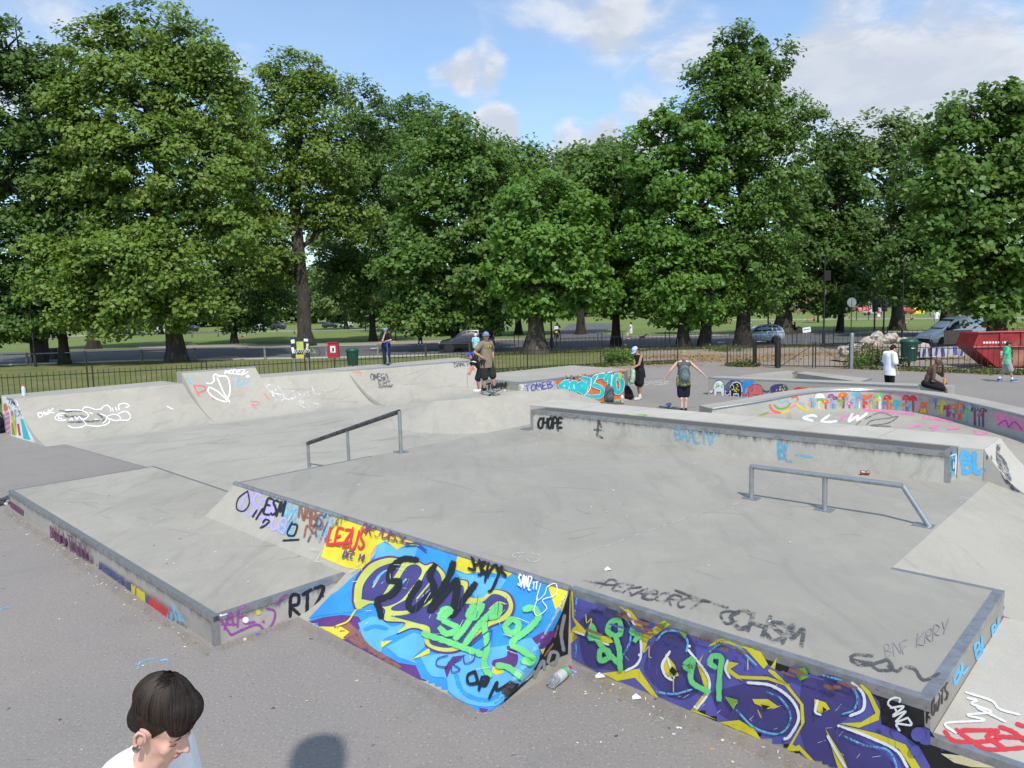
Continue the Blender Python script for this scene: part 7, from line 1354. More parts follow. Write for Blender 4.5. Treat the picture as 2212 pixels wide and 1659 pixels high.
C_WHITE = cloth('white_cotton', (.80, .81, .83), .06); C_TAN = cloth('taupe_cotton', (.235, .185, .135)); C_BLACK = cloth('black_cotton', (.016, .016, .018)); C_CHAR = cloth('charcoal_twill', (.030, .027, .025)); C_NAVY = cloth('navy_twill', (.014, .018, .032)); C_DENIM = cloth('dark_denim', (.022, .026, .035)); C_BLUE = cloth('blue_cap_cloth', (.03, .09, .55)); C_GREYB = cloth('grey_blue_cloth', (.20, .24, .34)); C_PALEB = cloth('pale_blue_cloth', (.45, .58, .80)); C_GREEN = cloth('mint_green_cotton', (.06, .52, .25)); C_LGREY = cloth('pale_grey_twill', (.33, .35, .37)); C_CYAN = cloth('pale_cyan_shirt', (.32, .62, .66)); C_KHAKI = cloth('khaki_canvas', (.26, .24, .11)); C_PACK = cloth('slate_grey_pack', (.125, .155, .17)); C_MINT = cloth('sage_green_pack', (.36, .50, .33)); C_LEATH = cloth('tan_leather', (.32, .12, .05)); C_SHOEB = cloth('bright_blue_shoe', (.02, .10, .35)); C_BEIGE = cloth('beige_suede', (.55, .48, .38)); C_MIDB = cloth('royal_blue_shirt', (.03, .07, .30)); C_CORAL = cloth('coral_swimwear', (.55, .10, .10)); C_GREY = cloth('heather_grey', (.10, .10, .105))
def camo():
    m, t, b = newmat('camouflage_cloth'); p = objc(t); a = t.noise(p, 14, 2, .5, .6); c = t.mix(t.ramp(a, .46, .5), (.15, .18, .06), (.30, .33, .14)); c = t.mix(t.ramp(t.noise(p, 19, 2, .5, .5), .55, .58), c, (.03, .045, .02)); t.set(b, 'Base Color', c); b.inputs['Roughness'].default_value = .9; return m
C_CAMO = camo()
CAMD = lambda p: Vector((-p.x, -p.y, 0)).normalized()
# man in brown T-shirt, hands on hips, one foot on the board's tail
p4 = G(1053, 851, .72); fr = Vector((.72, -.69, 0))
P = person('man in taupe T-shirt and grey cap, hands on hips, foot on a skateboard', p4, fr, 1.84, dict(elR=(.36, -.10, 1.20), wrR=(.21, .08, 1.04), haR=(-.5, .6, -.4), elL=(-.36, -.10, 1.20), wrL=(-.21, .06, 1.04), haL=(.5, .6, -.4), knL=(-.11, .12, .52), anL=(-.13, .17, .13), toL=(-.15, .33, .085), anR=(.12, .0, .08), toR=(.15, .15, .03)), M_SKINT, (C_TAN, .30, .10, .030), (C_CHAR, .50, .042), cloth('grey_skate_shoe', (.25, .24, .25)), (.55, .95, .08), (M_HAIRB, 'short'), .0125, sock=C_BLACK)
cap_hat(P, C_GREYB, (.2, 1))
pr_ = P['J']['chest']; MB().box(pr_ + Vector((0, .139, .02)), (.13, .006, .055)).build('shirt_print', PT['yellow'], P['root']); MB().box(pr_ + Vector((0, .144, .02)), (.06, .006, .03)).build('shirt_print', PT['black'], P['root'])
# boy in blue cap bending behind him
p3 = W(-12.35, 11.05, .15); p3 = G(1034, 846, .42)
P = person('boy in a bright blue cap bending forward behind the man in taupe', p3, Vector((-.95, -.3, 0)), 1.52, dict(pelvis=(0, -.12, .92), chest=(0, .10, 1.22), neck=(0, .20, 1.36), head=(0, .30, 1.44), shR=(.18, .16, 1.30), shL=(-.18, .16, 1.30), elR=(.23, .22, 1.02), elL=(-.22, .25, 1.02), wrR=(.16, .34, .80), wrL=(-.14, .34, .80), hipR=(.09, -.12, .90), hipL=(-.09, -.12, .90)), M_SKINR, (C_BLACK, .32, .08, .028), (C_NAVY, .48, .04), C_WHITE, (0, .75, -.7), (M_HAIRB, 'short'))
cap_hat(P, C_BLUE, (0, -1)); 
for s_ in ('R', 'L'): a = P['J']['sh' + s_]; b = P['J']['el' + s_]; MB().tube([a.lerp(b, .30), a.lerp(b, .42)], .084, 12).build('sleeve_stripe', C_WHITE, P['root'])
MB().tube([P['J']['wrR'] + Vector((-.02, .06, -.06)), P['J']['wrR'] + Vector((-.2, .12, -.62))], .012, 6).build('scooter_bar', M_GALV, P['root'])
# elderly man beyond the fence
P = person('man in a pale cyan shirt and white cap beyond the railing', G(1029, 776), Vector((.35, .9, 0)), 1.68, None, M_SKINR, (C_CYAN, .34, .08, .03), (C_NAVY, .98, .03), C_BLACK, (.5, .8, -.1), (M_SOLE, 'short'), .016); cap_hat(P, C_WHITE, (0, 1))
# boy with scooter
pb = G(836, 788.5, 1.125); fb = Vector((.25, -.97, 0))
P = person('boy in black leaning on a scooter with a hand to his face', pb, fb, 1.56, dict(pelvis=(0, -.06, .93), chest=(0, .02, 1.29), neck=(0, .07, 1.43), head=(.02, .14, 1.55), shR=(.18, .05, 1.36), shL=(-.18, .05, 1.36), elR=(.17, .26, 1.10), wrR=(.07, .22, 1.37), haR=(-.3, -.1, .9), elL=(-.20, .20, 1.12), wrL=(.02, .34, 1.08), haL=(.8, .2, -.1)), M_SKIN, (C_BLACK, .33, .08, .03), (C_DENIM, .98, .028), C_BLACK, (.15, .8, -.75), (M_HAIR, 'short')); cap_hat(P, C_GREYB, (0, -1))
sc = thing('kick_scooter', pb, 'stunt scooter with blue stem and orange grips under the leaning boy', 'scooter', rz=math.atan2(fb.y, fb.x) - PI / 2, world=False); M_SCB = plain('scooter_blue', (.02, .12, .62), .35, .3); M_SCO = plain('scooter_orange', (.75, .22, .02), .5)
MB().tube([(-.02, .32, .10), (-.02, .29, .35)], .022, 8).build('fork', M_GALV, sc); MB().tube([(-.02, .29, .35), (-.02, .25, .90)], .02, 8).build('stem', M_SCB, sc, smooth=True); MB().tube([(-.30, .24, .93), (.26, .24, .91)], .013, 8).build('handlebar', M_SCB, sc, smooth=True)
for s_ in (-1, 1): MB().tube([(-.02 + s_ * .19, .24, .92 - s_ * .007), (-.02 + s_ * .33, .24, .918 - s_ * .012)], .02, 8).build('grip', M_SCO, sc, smooth=True)
MB().box((-.02, .0, .09), (.12, .5, .03)).build('footboard', M_GREYM if 'M_GREYM' in globals() else M_GALV, sc)
for y in (.34, -.28): MB().lathe([(.03, -.012), (.055, -.012), (.055, .012), (.03, .012)], (-.02, y, .055), 14, Matrix.Rotation(PI / 2, 3, 'Y')).build('wheel', M_RUBBER, sc)
# tank-top man holding a sage backpack
pt = G(1381, 863); ft = Vector((-.93, -.36, 0))
P = person('man in a black tank top and pale blue cap looking down, sage backpack in hand', pt, ft, 1.86, dict(pelvis=(0, -.03, .95), neck=(0, .05, 1.47), head=(0, .12, 1.60), chest=(0, .01, 1.33), shR=(.18, .02, 1.41), shL=(-.18, .02, 1.41), elR=(.22, -.05, 1.13), wrR=(.22, .02, .88), elL=(-.20, .12, 1.15), wrL=(-.14, .30, 1.05), haL=(0, .6, -.8), knR=(.08, .0, .5), anR=(.08, -.06, .08), toR=(.09, .11, .03), anL=(-.06, .02, .08), toL=(-.07, .19, .03)), M_SKINT, (C_BLACK, 0.0, .14, .022), (C_BLACK, .46, .05), C_BEIGE, (0, .7, -.72), (M_HAIRB, 'short'), sock=C_WHITE); cap_hat(P, C_PALEB, (0, 1))
pr_ = P['J']['chest']; MB().ball(pr_ + Vector((.085, .085, -.12)), (.06, .03, .14), 7).build('shirt_print', PT['yellow'], P['root'])
hand = Matrix.Rotation(math.atan2(ft.y, ft.x) - PI / 2, 3, 'Z') @ (Vector((-.14, .33, 1.0)) * (1.86 / 1.75)) + pt
backpack('backpack', 'sage green backpack with tan leather base hanging from the man\'s hand', hand - Vector((.02, 0, .49)), Rz(math.radians(80)) @ Matrix.Rotation(.12, 3, 'X'), C_MINT, C_BLACK, 1.12, accent=C_LEATH)
# man with bucket hat and grey backpack seen from behind
ph_ = G(1477, 889); fh = Vector((.08, 1, 0))
P = person('man seen from behind with khaki bucket hat, arms held out and bare shoulders', ph_, fh, 1.80, dict(head=(0, .02, 1.67), neck=(0, -.01, 1.49), shR=(.19, 0, 1.42), shL=(-.19, 0, 1.42), elR=(.40, .05, 1.24), wrR=(.60, .14, 1.06), elL=(-.37, .0, 1.22), wrL=(-.52, .10, .98), haR=(.6, .2, -.7), haL=(-.4, .2, -.8), hipR=(.085, 0, .92), hipL=(-.085, 0, .92), knR=(.08, .03, .5), knL=(-.075, .03, .5), anR=(.055, -.02, .08), anL=(-.055, -.02, .08), toR=(.075, .14, .03), toL=(-.07, .14, .03)), M_SKINP, (C_GREY, 0.0, .06, .02), (C_NAVY, .50, .040), C_BLACK, (0, 1, -.1), None); cap_hat(P, C_KHAKI, kind='bucket')
cm = MB(); cm.lathe([(.195, .76), (.205, .82), (.198, .96), (.175, 1.08)], (0, 0, 0), 22)
for i in range(len(cm.v)): v_ = cm.v[i]; cm.v[i] = Vector((v_.x * (1.08 + .04 * math.sin(v_.z * 40 + v_.x * 20)), v_.y * .82, v_.z + .02 * math.sin(math.atan2(v_.y, v_.x) * 5)))
cm.build('camouflage_shirt', C_CAMO, P['root'], smooth='all')
backpack('backpack', 'slate grey rucksack worn by the man in the bucket hat', ph_ + Vector((0, -.145, .90)), Rz(math.radians(180) + math.atan2(fh.y, fh.x) - PI / 2), C_PACK, C_BLACK, 1.14)
# standing youth in white
pw = W(-3.35, 20.75); 
P = person('standing young man in an oversized white T-shirt and black trousers', pw, Vector((.92, .25, 0)), 1.73, dict(neck=(0, .05, 1.47), head=(0, .13, 1.59), chest=(0, .0, 1.33), elR=(.25, .0, 1.13), wrR=(.22, .10, .89), elL=(-.25, .05, 1.13), wrL=(-.2, .12, .92)), M_SKIN, (C_WHITE, .46, .14, .040), (C_BLACK, .98, .03), C_BLACK, (0, .8, -.6), (M_HAIR, 'short'))
# seated man
ps = W(-1.62, 18.95, 0) + Vector((-.2, .0, -.30)); fs = Vector((.93, -.36, 0))
P = person('bare-chested man in dark shorts sitting on the low wall, hand to face', ps, fs, 1.78, dict(pelvis=(0, -.02, .98), chest=(0, .10, 1.34), neck=(0, .16, 1.48), head=(0, .25, 1.60), shR=(.20, .13, 1.42), shL=(-.20, .13, 1.42), elR=(.24, .12, 1.12), wrR=(.10, .34, 1.00), haR=(-.2, .8, -.1), elL=(-.21, .42, 1.18), wrL=(-.06, .40, 1.46), haL=(.2, -.3, .8), hipR=(.10, .02, .96), hipL=(-.10, .02, .96), knR=(.20, .42, .84), knL=(-.13, .44, .86), anR=(.20, .50, .40), anL=(-.13, .54, .40), toR=(.22, .66, .33), toL=(-.15, .70, .33)), M_SKIND, None, (C_BLACK, .44, .018), C_BLACK, (0, .75, -.62), None, build=1.1)
hb_ = Matrix.Rotation(math.atan2(fs.y, fs.x) - PI / 2, 3, 'Z') @ (Vector((.08, .42, 1.03)) * (1.78 / 1.75)) + ps
bt = thing('drink_bottle', hb_, 'small orange drink bottle held by the seated man', 'bottle', world=False); MB().lathe([(.032, -.06), (.034, .06), (.03, .09), (.016, .12)], (0, 0, 0), 12).build('body', plain('orange_juice', (.75, .25, .02), .3), bt, smooth=True); MB().lathe([(.017, .12), (.017, .145)], (0, 0, 0), 10).build('cap', plain('orange_cap', (.7, .12, .03), .4), bt)
# green T-shirt walker
P = person('man in a mint green T-shirt and grey shorts walking by the skip', G(2172, 825), Vector((.96, -.28, 0)), 1.52, dict(knR=(.09, .14, .52), anR=(.09, .22, .10), toR=(.10, .39, .07), knL=(-.09, .0, .5), anL=(-.09, -.22, .12), toL=(-.10, -.07, .04), elR=(.25, -.14, 1.15), wrR=(.25, -.20, .92), elL=(-.24, .08, 1.16), wrL=(-.25, .26, .98), head=(0, .06, 1.61)), M_SKINT, (C_GREEN, .34, .08, .03), (C_LGREY, .5, .045), C_SHOEB, (0, .8, -.5), (M_HAIRB, 'short'), sock=C_WHITE, build=1.08)
# cyclist behind the notice board
cyp = G(668, 772); bc = thing('bicycle', cyp, 'bicycle with lime green frame ridden past the notice board', 'bicycle', rz=PI, world=False); M_LIMEP = plain('lime_frame', (.35, .65, .02), .3)
for x in (-.5, .52):
    mb = MB(); 
    mb.tube([(x + .34 * math.cos(a), 0, .35 + .34 * math.sin(a)) for a in [2 * PI * i / 24 for i in range(25)]], .016, 5, cap=False); w_ = mb.build('wheel', M_RUBBER, bc, smooth=True)
    for i in range(8): a = PI * i / 8; MB().tube([(x + .33 * math.cos(a), 0, .35 + .33 * math.sin(a)), (x - .33 * math.cos(a), 0, .35 - .33 * math.sin(a))], .003, 3).build('spoke', M_GALV, w_)
for a, b in (((-.5, 0, .35), (-.05, 0, .32)), ((-.05, 0, .32), (-.18, 0, .85)), ((-.18, 0, .82), (-.5, 0, .35)), ((-.05, 0, .32), (.40, 0, .72)), ((-.17, 0, .78), (.38, 0, .80)), ((.40, 0, .85), (.52, 0, .35))): MB().tube([a, b], .018, 6).build('frame_tube', M_LIMEP, bc)
MB().box((-.19, 0, .92), (.26, .12, .05)).build('saddle', M_RUBBER, bc); MB().tube([(.40, -.2, .98), (.42, 0, .96), (.40, .2, .98)], .014, 6).build('handlebar', M_RUBBER, bc); MB().lathe([(.1, -.01), (.1, .01)], (-.05, .03, .32), 16, Matrix.Rotation(PI / 2, 3, 'X')).build('chainring', M_GALV, bc)
P = person('cyclist in a dark blue top riding behind the notice board', cyp, Vector((-1, .02, 0)), 1.75, dict(pelvis=(0, -.16, 1.00), chest=(0, .08, 1.27), neck=(0, .20, 1.37), head=(0, .30, 1.47), shR=(.18, .15, 1.32), shL=(-.18, .15, 1.32), elR=(.22, .30, 1.12), elL=(-.22, .30, 1.12), wrR=(.19, .44, 1.00), wrL=(-.19, .44, 1.00), hipR=(.09, -.15, .98), hipL=(-.09, -.15, .98), knR=(.10, .17, .78), knL=(-.10, .2, .66), anR=(.10, .06, .40), anL=(-.10, .0, .24), toR=(.11, .22, .35), toL=(-.11, .15, .17)), M_SKIN, (C_DENIM, .9, .06, .03), (C_BLACK, .98, .028), C_WHITE, (0, 1, -.1), (M_HAIRB, 'short'), .016)
# motorcycle and rider on the side road
mp = G(1204, 729.5); mc = thing('motorcycle', mp, 'motorcycle with white tail box and yellow plate waiting on the side road', 'motorcycle', rz=math.radians(80), world=False)
for x in (-.65, .68): MB().lathe([(.16, -.06), (.30, -.07), (.33, 0), (.30, .07), (.16, .06)], (x, 0, .33), 16, Matrix.Rotation(PI / 2, 3, 'X')).build('wheel', M_RUBBER, mc)
mb = MB(); mb.ball((.05, 0, .62), (.55, .17, .22), 8); mb.ball((.5, 0, .85), (.22, .2, .25), 7); mb.ball((-.55, 0, .85), (.4, .14, .12), 7); put_mesh('fairing', remesh(mb, .02, 2), carmat('dark_moto_paint', (.05, .06, .08)), mc)
MB().box((-.78, 0, 1.12), (.42, .44, .34), taper=.85).build('tail_box', plain('white_tail_box', (.7, .72, .75), .35), mc); MB().box((-.93, 0, .66), (.02, .24, .2)).build('number_plate', PT['yellow'], mc); MB().box((-.92, 0, .86), (.05, .18, .07)).build('tail_light', M_RED, mc); MB().tube([(.45, -.34, 1.1), (.52, 0, 1.05), (.45, .34, 1.1)], .018, 6).build('handlebar', M_RUBBER, mc); MB().tube([(-.2, -.2, .35), (-.85, -.22, .45)], .055, 8).build('exhaust', M_GALV, mc)
P = person('motorcycle rider in black with a dark helmet', mp, Vector((math.cos(math.radians(80)), math.sin(math.radians(80)), 0)), 1.75, dict(pelvis=(0, -.1, .92), chest=(0, .02, 1.24), neck=(0, .06, 1.38), head=(0, .1, 1.52), shR=(.19, .04, 1.32), shL=(-.19, .04, 1.32), elR=(.28, .22, 1.14), elL=(-.28, .22, 1.14), wrR=(.30, .40, 1.08), wrL=(-.30, .40, 1.08), hipR=(.1, -.1, .9), hipL=(-.1, -.1, .9), knR=(.24, .22, .72), knL=(-.24, .22, .72), anR=(.24, .05, .34), anL=(-.3, .1, .1), toR=(.25, .2, .3), toL=(-.3, .26, .04)), M_SKIN, (C_BLACK, 1.0, .06, .035), (C_BLACK, .98, .03), C_BLACK, (0, 1, 0), None, .018); MB().ball(P['J']['head'] + Vector((0, 0, .02)), (.125, .15, .14), 8).build('helmet', carmat('helmet_black', (.02, .02, .025)), P['root'], smooth='all')
# walkers and sunbathers
walkA = dict(knR=(.09, .14, .52), anR=(.09, .22, .10), toR=(.10, .39, .07), knL=(-.09, .0, .5), anL=(-.09, -.22, .12), toL=(-.10, -.07, .04), elR=(.23, -.12, 1.15), wrR=(.24, -.12, .92), elL=(-.23, .1, 1.16), wrL=(-.24, .24, .96))
sitA = dict(pelvis=(0, 0, .12), chest=(0, -.06, .48), neck=(0, -.05, .62), head=(0, 0, .77), shR=(.18, -.05, .57), shL=(-.18, -.05, .57), elR=(.24, .05, .34), elL=(-.24, .05, .34), wrR=(.2, .26, .34), wrL=(-.2, .26, .34), hipR=(.09, .05, .11), hipL=(-.09, .05, .11), knR=(.12, .40, .42), knL=(-.12, .44, .36), anR=(.12, .72, .09), anL=(-.12, .78, .08), toR=(.12, .88, .04), toL=(-.12, .94, .04))
lieA = dict(pelvis=(0, 0, .12), chest=(0, .38, .14), neck=(0, .53, .14), head=(0, .67, .15), shR=(.19, .47, .13), shL=(-.19, .47, .13), elR=(.34, .62, .10), elL=(-.34, .62, .10), wrR=(.18, .78, .08), wrL=(-.18, .78, .08), hipR=(.09, -.05, .11), hipL=(-.09, -.05, .11), knR=(.11, -.46, .11), knL=(-.11, -.46, .11), anR=(.12, -.88, .07), anL=(-.12, -.88, .07), toR=(.13, -1.02, .04), toL=(-.13, -1.02, .04))
V2 = .036
person('walker in a royal blue top on the grass beyond the road', G(908, 747), Vector((.3, .9, 0)), 1.72, walkA, M_SKIND, (C_MIDB, .4, .08, .03), (C_BLACK, .9, .03), C_WHITE, None, (M_HAIRB, 'short'), V2, 'people in the distance')
P = person('woman in a white dress walking on the grass by the far railing', G(1363, 733), Vector((-.9, .3, 0)), 1.65, walkA, M_SKIN, (C_WHITE, .2, .3, .05), (C_WHITE, .4, .06), C_WHITE, None, (M_HAIR, 'long'), V2, 'people in the distance')
hbg = thing('handbag', G(1361.5, 733.2), 'pale bag carried by the woman in white', 'bag', world=False); MB().box((-.25, -.1, .55), (.3, .12, .32), taper=.8).build('body', C_BEIGE, hbg); MB().tube([(-.35, -.1, .7), (-.25, -.1, .95), (-.15, -.1, .7)], .012, 5).build('strap', C_BEIGE, hbg)
dg_ = thing('dog', G(1387, 736), 'small brown and white dog by the woman in white', 'dog', world=False); mb = MB(); mb.ball((0, 0, .34), (.26, .1, .12), 7); mb.ball((.18, 0, .37), (.12, .1, .13), 6); capsule(mb, (.22, 0, .42), (.34, 0, .54), .07, .06); mb.ball((.40, 0, .56), (.1, .065, .07), 6); capsule(mb, (.42, 0, .54), (.52, 0, .52), .045, .035); capsule(mb, (-.25, 0, .4), (-.4, 0, .55), .03, .015)
for x, y in ((.18, .06), (.18, -.06)): capsule(mb, (x, y, .32), (x, y, .16), .045, .03); capsule(mb, (x, y, .16), (x + .01, y, .02), .03, .026)
for x, y in ((-.18, .06), (-.18, -.06)): capsule(mb, (x, y, .32), (x + .05, y, .20), .06, .04); capsule(mb, (x + .05, y, .20), (x - .05, y, .13), .035, .028); capsule(mb, (x - .05, y, .13), (x - .04, y, .02), .027, .026)
for y in (.05, -.05): capsule(mb, (.38, y, .62), (.36, y * 1.3, .68), .025, .012)
put_mesh('body', remesh(mb, .016, 2), plain('dog_coat', (.42, .30, .18), .9, 0, .6, 4), dg_)
person('far walker with a black backpack strap and white shirt on the lawn', G(2022, 705), Vector((.1, 1, 0)), 1.8, walkA, M_SKIN, (C_WHITE, .4, .08, .03), (C_LGREY, .5, .04), C_WHITE, None, (M_HAIRB, 'short'), V2, 'people in the distance')
person('far woman in a white skirt walking below the red banner', G(1898, 692), Vector((-.3, -.9, 0)), 1.75, walkA, M_SKINR, (C_CORAL, .0, .02, .02), (C_WHITE, .42, .06), None, None, (M_HAIR, 'long'), V2, 'people in the distance')
person('shirtless far walker in pale shorts near the yellow tent', G(2010, 690), Vector((.9, .2, 0)), 1.75, walkA, M_SKINR, None, (C_LGREY, .5, .04), None, None, (M_HAIR, 'short'), V2, 'people in the distance')
sit = [(636, 721, 'person in a patterned dark top sitting on the lawn, left of a pair', C_GREY, M_SKIN, 1.3), (650, 721, 'person in pale pink sitting on the lawn, right of a pair', cloth('pink_top', (.55, .25, .25)), M_SKINR, 1.3), (1709, 714, 'person in a tan top perched by the dark post, left of two', C_TAN, M_SKINT, 1.9), (1717, 714, 'person in dark clothes perched by the dark post, right of two', C_BLACK, M_SKINT, 1.9), (1802, 687.5, 'far sunbather sitting up, nearest the staked tree', C_CORAL, M_SKINR, 1.4), (1759, 693, 'far sunbather in red sitting on a towel', C_CORAL, M_SKINR, 1.7), (2074, 690, 'man in white sitting on the far dark bench', C_WHITE, M_SKIN, 1.9), (1968, 691, 'far sunbather sitting alone in the middle of the lawn', None, M_SKINR, 1.6)]
for i, (px, py, lb, c_, s_, hh) in enumerate(sit):
    p = G(px, py); person(lb, p, Vector((math.cos(i * 1.9), -.5, 0)), hh, sitA, s_, (c_, .2, 0, .02) if c_ else None, (C_DENIM, .3, .02), None, None, (M_HAIR, 'short'), .045, 'people on the lawn')
    if i == 6: bpy.data.objects[COL.objects[-1].name]
lie = [(1745, 692, 'far sunbather lying left of the one in red'), (1665, 700, 'far sunbather lying left of the silver car'), (1618, 700, 'far sunbather lying behind the tall tree trunk'), (1780, 687, 'far sunbather lying near the staked tree'), (1835, 688, 'far sunbather lying right of the staked tree'), (1950, 700, 'far sunbather lying face down before the traffic lights'), (1572, 699, 'far sunbather lying left of the lamp column'), (525, 728, 'far sunbather lying by the shaded tree at left'), (885, 716, 'far sunbather lying on the lawn right of the scooter boy')]
for i, (px, py, lb) in enumerate(lie): person(lb, G(px, py), Vector((1, .25 * (-1) ** i, 0)), 1.72, lieA, M_SKINR if i % 2 else M_SKIN, None, (C_CORAL if i % 3 == 0 else C_NAVY, .2, .02), None, (0, 1, .1), (M_HAIR, 'short'), .045, 'people on the lawn')
tn = thing('tent', AT(1982, 672, 150) * 1.0, 'small yellow pop-up tent at the far edge of the lawn', 'tent', world=False); tn.location.z = 0; mb = MB(); mb.ball((0, 0, 0), (1.5, 1.2, 1.3), 8); mb.build('canopy', plain('tent_yellow', (.75, .62, .02), .7), tn, smooth='all'); MB().box((0, -1.08, .45), (.6, .1, .9)).build('door_flap', plain('tent_flap', (.5, .42, .02), .7), tn)
# ------------------------------------------------------------------ near man, head and shoulders at the bottom left
d_ = ray(348, 1556).normalized(); HC = EYE + d_ * 2.86          # head centre
fn = Vector((.97, -.24, 0)).normalized()
root_l = Vector((HC.x, HC.y, 0)) - fn * .13; root_l.z = PLAT
kk = (HC.z - PLAT) / 1.60
C_WT = cloth('white_jersey', (.82, .82, .83), .04)
NP = person('dark-haired young man in white T-shirt with ear stud, cut off by the frame', root_l, fn, 1.75 * kk, dict(pelvis=(0, -.05, .95), chest=(0, -.02, 1.30), neck=(0, .035, 1.44), head=(0, .13, 1.60), shR=(.19, -.02, 1.385), shL=(-.19, -.02, 1.385), elR=(.24, -.06, 1.10), elL=(-.24, -.02, 1.10), wrR=(.24, .05, .86), wrL=(-.24, .14, .88), knR=(.09, .12, .52), anR=(.09, .16, .09), toR=(.10, .33, .05), anL=(-.09, -.14, .10), toL=(-.1, .02, .03)), skin('near_skin', (.62, .36, .27)), (C_WT, .42, .14, .030), (C_BLACK, .98, .03), C_BLACK, (0, .88, -.55), None, .008)
H = NP['J']['head']; HR = NP['HR']; q = lambda x, y, z: H + HR @ Vector((x, y, z)); nr = NP['root']
# hair: a shaped cap under long combed strands swept from the crown over the forehead
c = MB(); c.ball(q(0, -.016, .030), (.0785, .099, .095), 11, HR); c.ball(q(0, -.055, -.012), (.066, .054, .062), 9, HR)
crop_h = put_mesh('cropped_hair', remesh(c, .006, 2), plain('cropped_hair', (.030, .020, .016), .8, 0, .35, 90, spec=.1), nr)
cut_below(crop_h, q(0, .030, .01), HR @ Vector((0, -.9, .45)).normalized())
c = MB(); c.ball(q(0, -.020, .060), (.080, .103, .078), 11, HR); c.ball(q(.0, .034, .078), (.070, .062, .046), 10, HR); c.ball(q(.022, .066, .056), (.052, .034, .034), 9, HR); c.ball(q(0, -.025, .108), (.054, .068, .036), 9, HR)
hair = put_mesh('hair', remesh(c, .006, 3), M_HAIR, nr)
hr = np.random.default_rng(8); st = MB(); tree_h = BVHTree.FromPolygons([v.co.copy() for v in hair.data.vertices], [tuple(p.vertices) for p in hair.data.polygons])
crown_p = (-.015, -.062, .135)
for i in range(2600):
    a = hr.uniform(0, 2 * PI); fwd = math.sin(a); r0 = .012 + .05 * hr.random() ** .5
    lock = math.sin(a * 9.0) * .10 + math.sin(a * 23) * .05           # strands gather into locks
    x, y = crown_p[0] + r0 * math.cos(a), crown_p[1] + r0 * math.sin(a); L = (.155 if fwd > -.1 else .120) + hr.normal(0, .016); n = 11; pts = []; lift = .0012 + .0030 * hr.random() + .002 * math.sin(a * 9)
    p = q(x, y, .15); dr_ = HR @ Vector((math.cos(a + lock), math.sin(a + lock), 0)); sweep = HR @ Vector((.55, .35, 0)) * (max(0, fwd + .25))
    for k in range(n):
        loc, nrm, _, _ = tree_h.find_nearest(p)
        if loc is None: break
        if nrm.dot(loc - q(0, -.02, .03)) < 0: nrm = -nrm
        t = k / (n - 1); pts.append(loc + nrm * lift * (1 - .7 * t))
        dr_ = dr_ + sweep * .16 + HR @ Vector((0, .03, -.05)); dr_ = (dr_ - nrm * dr_.dot(nrm)).normalized(); p = loc + dr_ * L / n
    if len(pts) > 3: st.tube(pts, [.0016 * (1 - .75 * (k / (len(pts) - 1)) ** 2) for k in range(len(pts))], 3, mi=int(hr.integers(0, 3)), cap=False)
for i in range(14):   # stray tuft standing up at the crown
    a = hr.uniform(-.6, 1.4); b0 = q(.0 + hr.normal(0, .012), -.035 + hr.normal(0, .012), .138); e = b0 + HR @ Vector((.05 * math.cos(a), .045 * math.sin(a) - .02, .004 + hr.uniform(0, .008))); st.tube([b0, b0.lerp(e, .5) + HR @ Vector((0, 0, .016)), e], [.0014, .0012, .0004], 3, cap=False)
sto = st.build('hair_strands', [plain('hair_strand_%d' % i_, c_, .5, 0, .2, 8, spec=.3) for i_, c_ in enumerate(((.016, .0105, .008), (.027, .0175, .013), (.042, .027, .020)))], hair, smooth='all'); sto['kind'] = 'stuff'
# face details
M_BROW = plain('brow_hair', (.05, .028, .02), .7); M_LIP = plain('lip_skin', (.47, .21, .17), .55); M_STUD = plain('ear_stud_metal', (.25, .24, .20), .25, .9)
for e in (-1, 1):
    MB().tube([q(e * .016, .083, .008), q(e * .034, .083, .013), q(e * .052, .070, .006)], [.002, .003, .0015], 5).build('eyebrow', M_BROW, nr)
    MB().tube([q(e * .018, .081, -.010), q(e * .034, .083, -.014), q(e * .048, .074, -.011)], [.0008, .0014, .0008], 5).build('eyelashes', M_BROW, nr)
MB().ball(q(0, .0945, -.061), (.021, .006, .0050), 6, HR).build('upper_lip', M_LIP, nr, smooth='all'); MB().ball(q(0, .093, -.071), (.019, .007, .0058), 6, HR).build('lower_lip', M_LIP, nr, smooth='all')
ax = HR @ Matrix.Rotation(PI / 2, 3, 'Y')
MB().lathe([(.011, -.004), (.012, .004), (.008, .006)], q(.0865, .000, -.050), 14, ax).build('ear_stud', M_STUD, nr, smooth=True); MB().tube([q(.084, .012, -.030), q(.088, .014, -.002), q(.091, .002, .014), q(.093, -.014, .010), q(.092, -.020, -.010), q(.089, -.014, -.034), q(.086, -.002, -.046), q(.084, .008, -.042)], [.004, .0045, .005, .005, .005, .005, .006, .005], 7).build('ear_rim', nr.children[0].data.materials[0], nr, smooth='all'); MB().ball(q(.014, .108, -.036), .0022, 5).build('nose_stud', M_STUD, nr)
# T-shirt neckband
nk = NP['J']['neck']; MB().tube([nk + Vector((.082 * math.cos(a), .080 * math.sin(a) - .01, -.012 - .022 * math.sin(a))) for a in [2 * PI * i / 20 for i in range(21)]], .007, 6, cap=False).build('neckband', C_WT, nr, smooth='all')
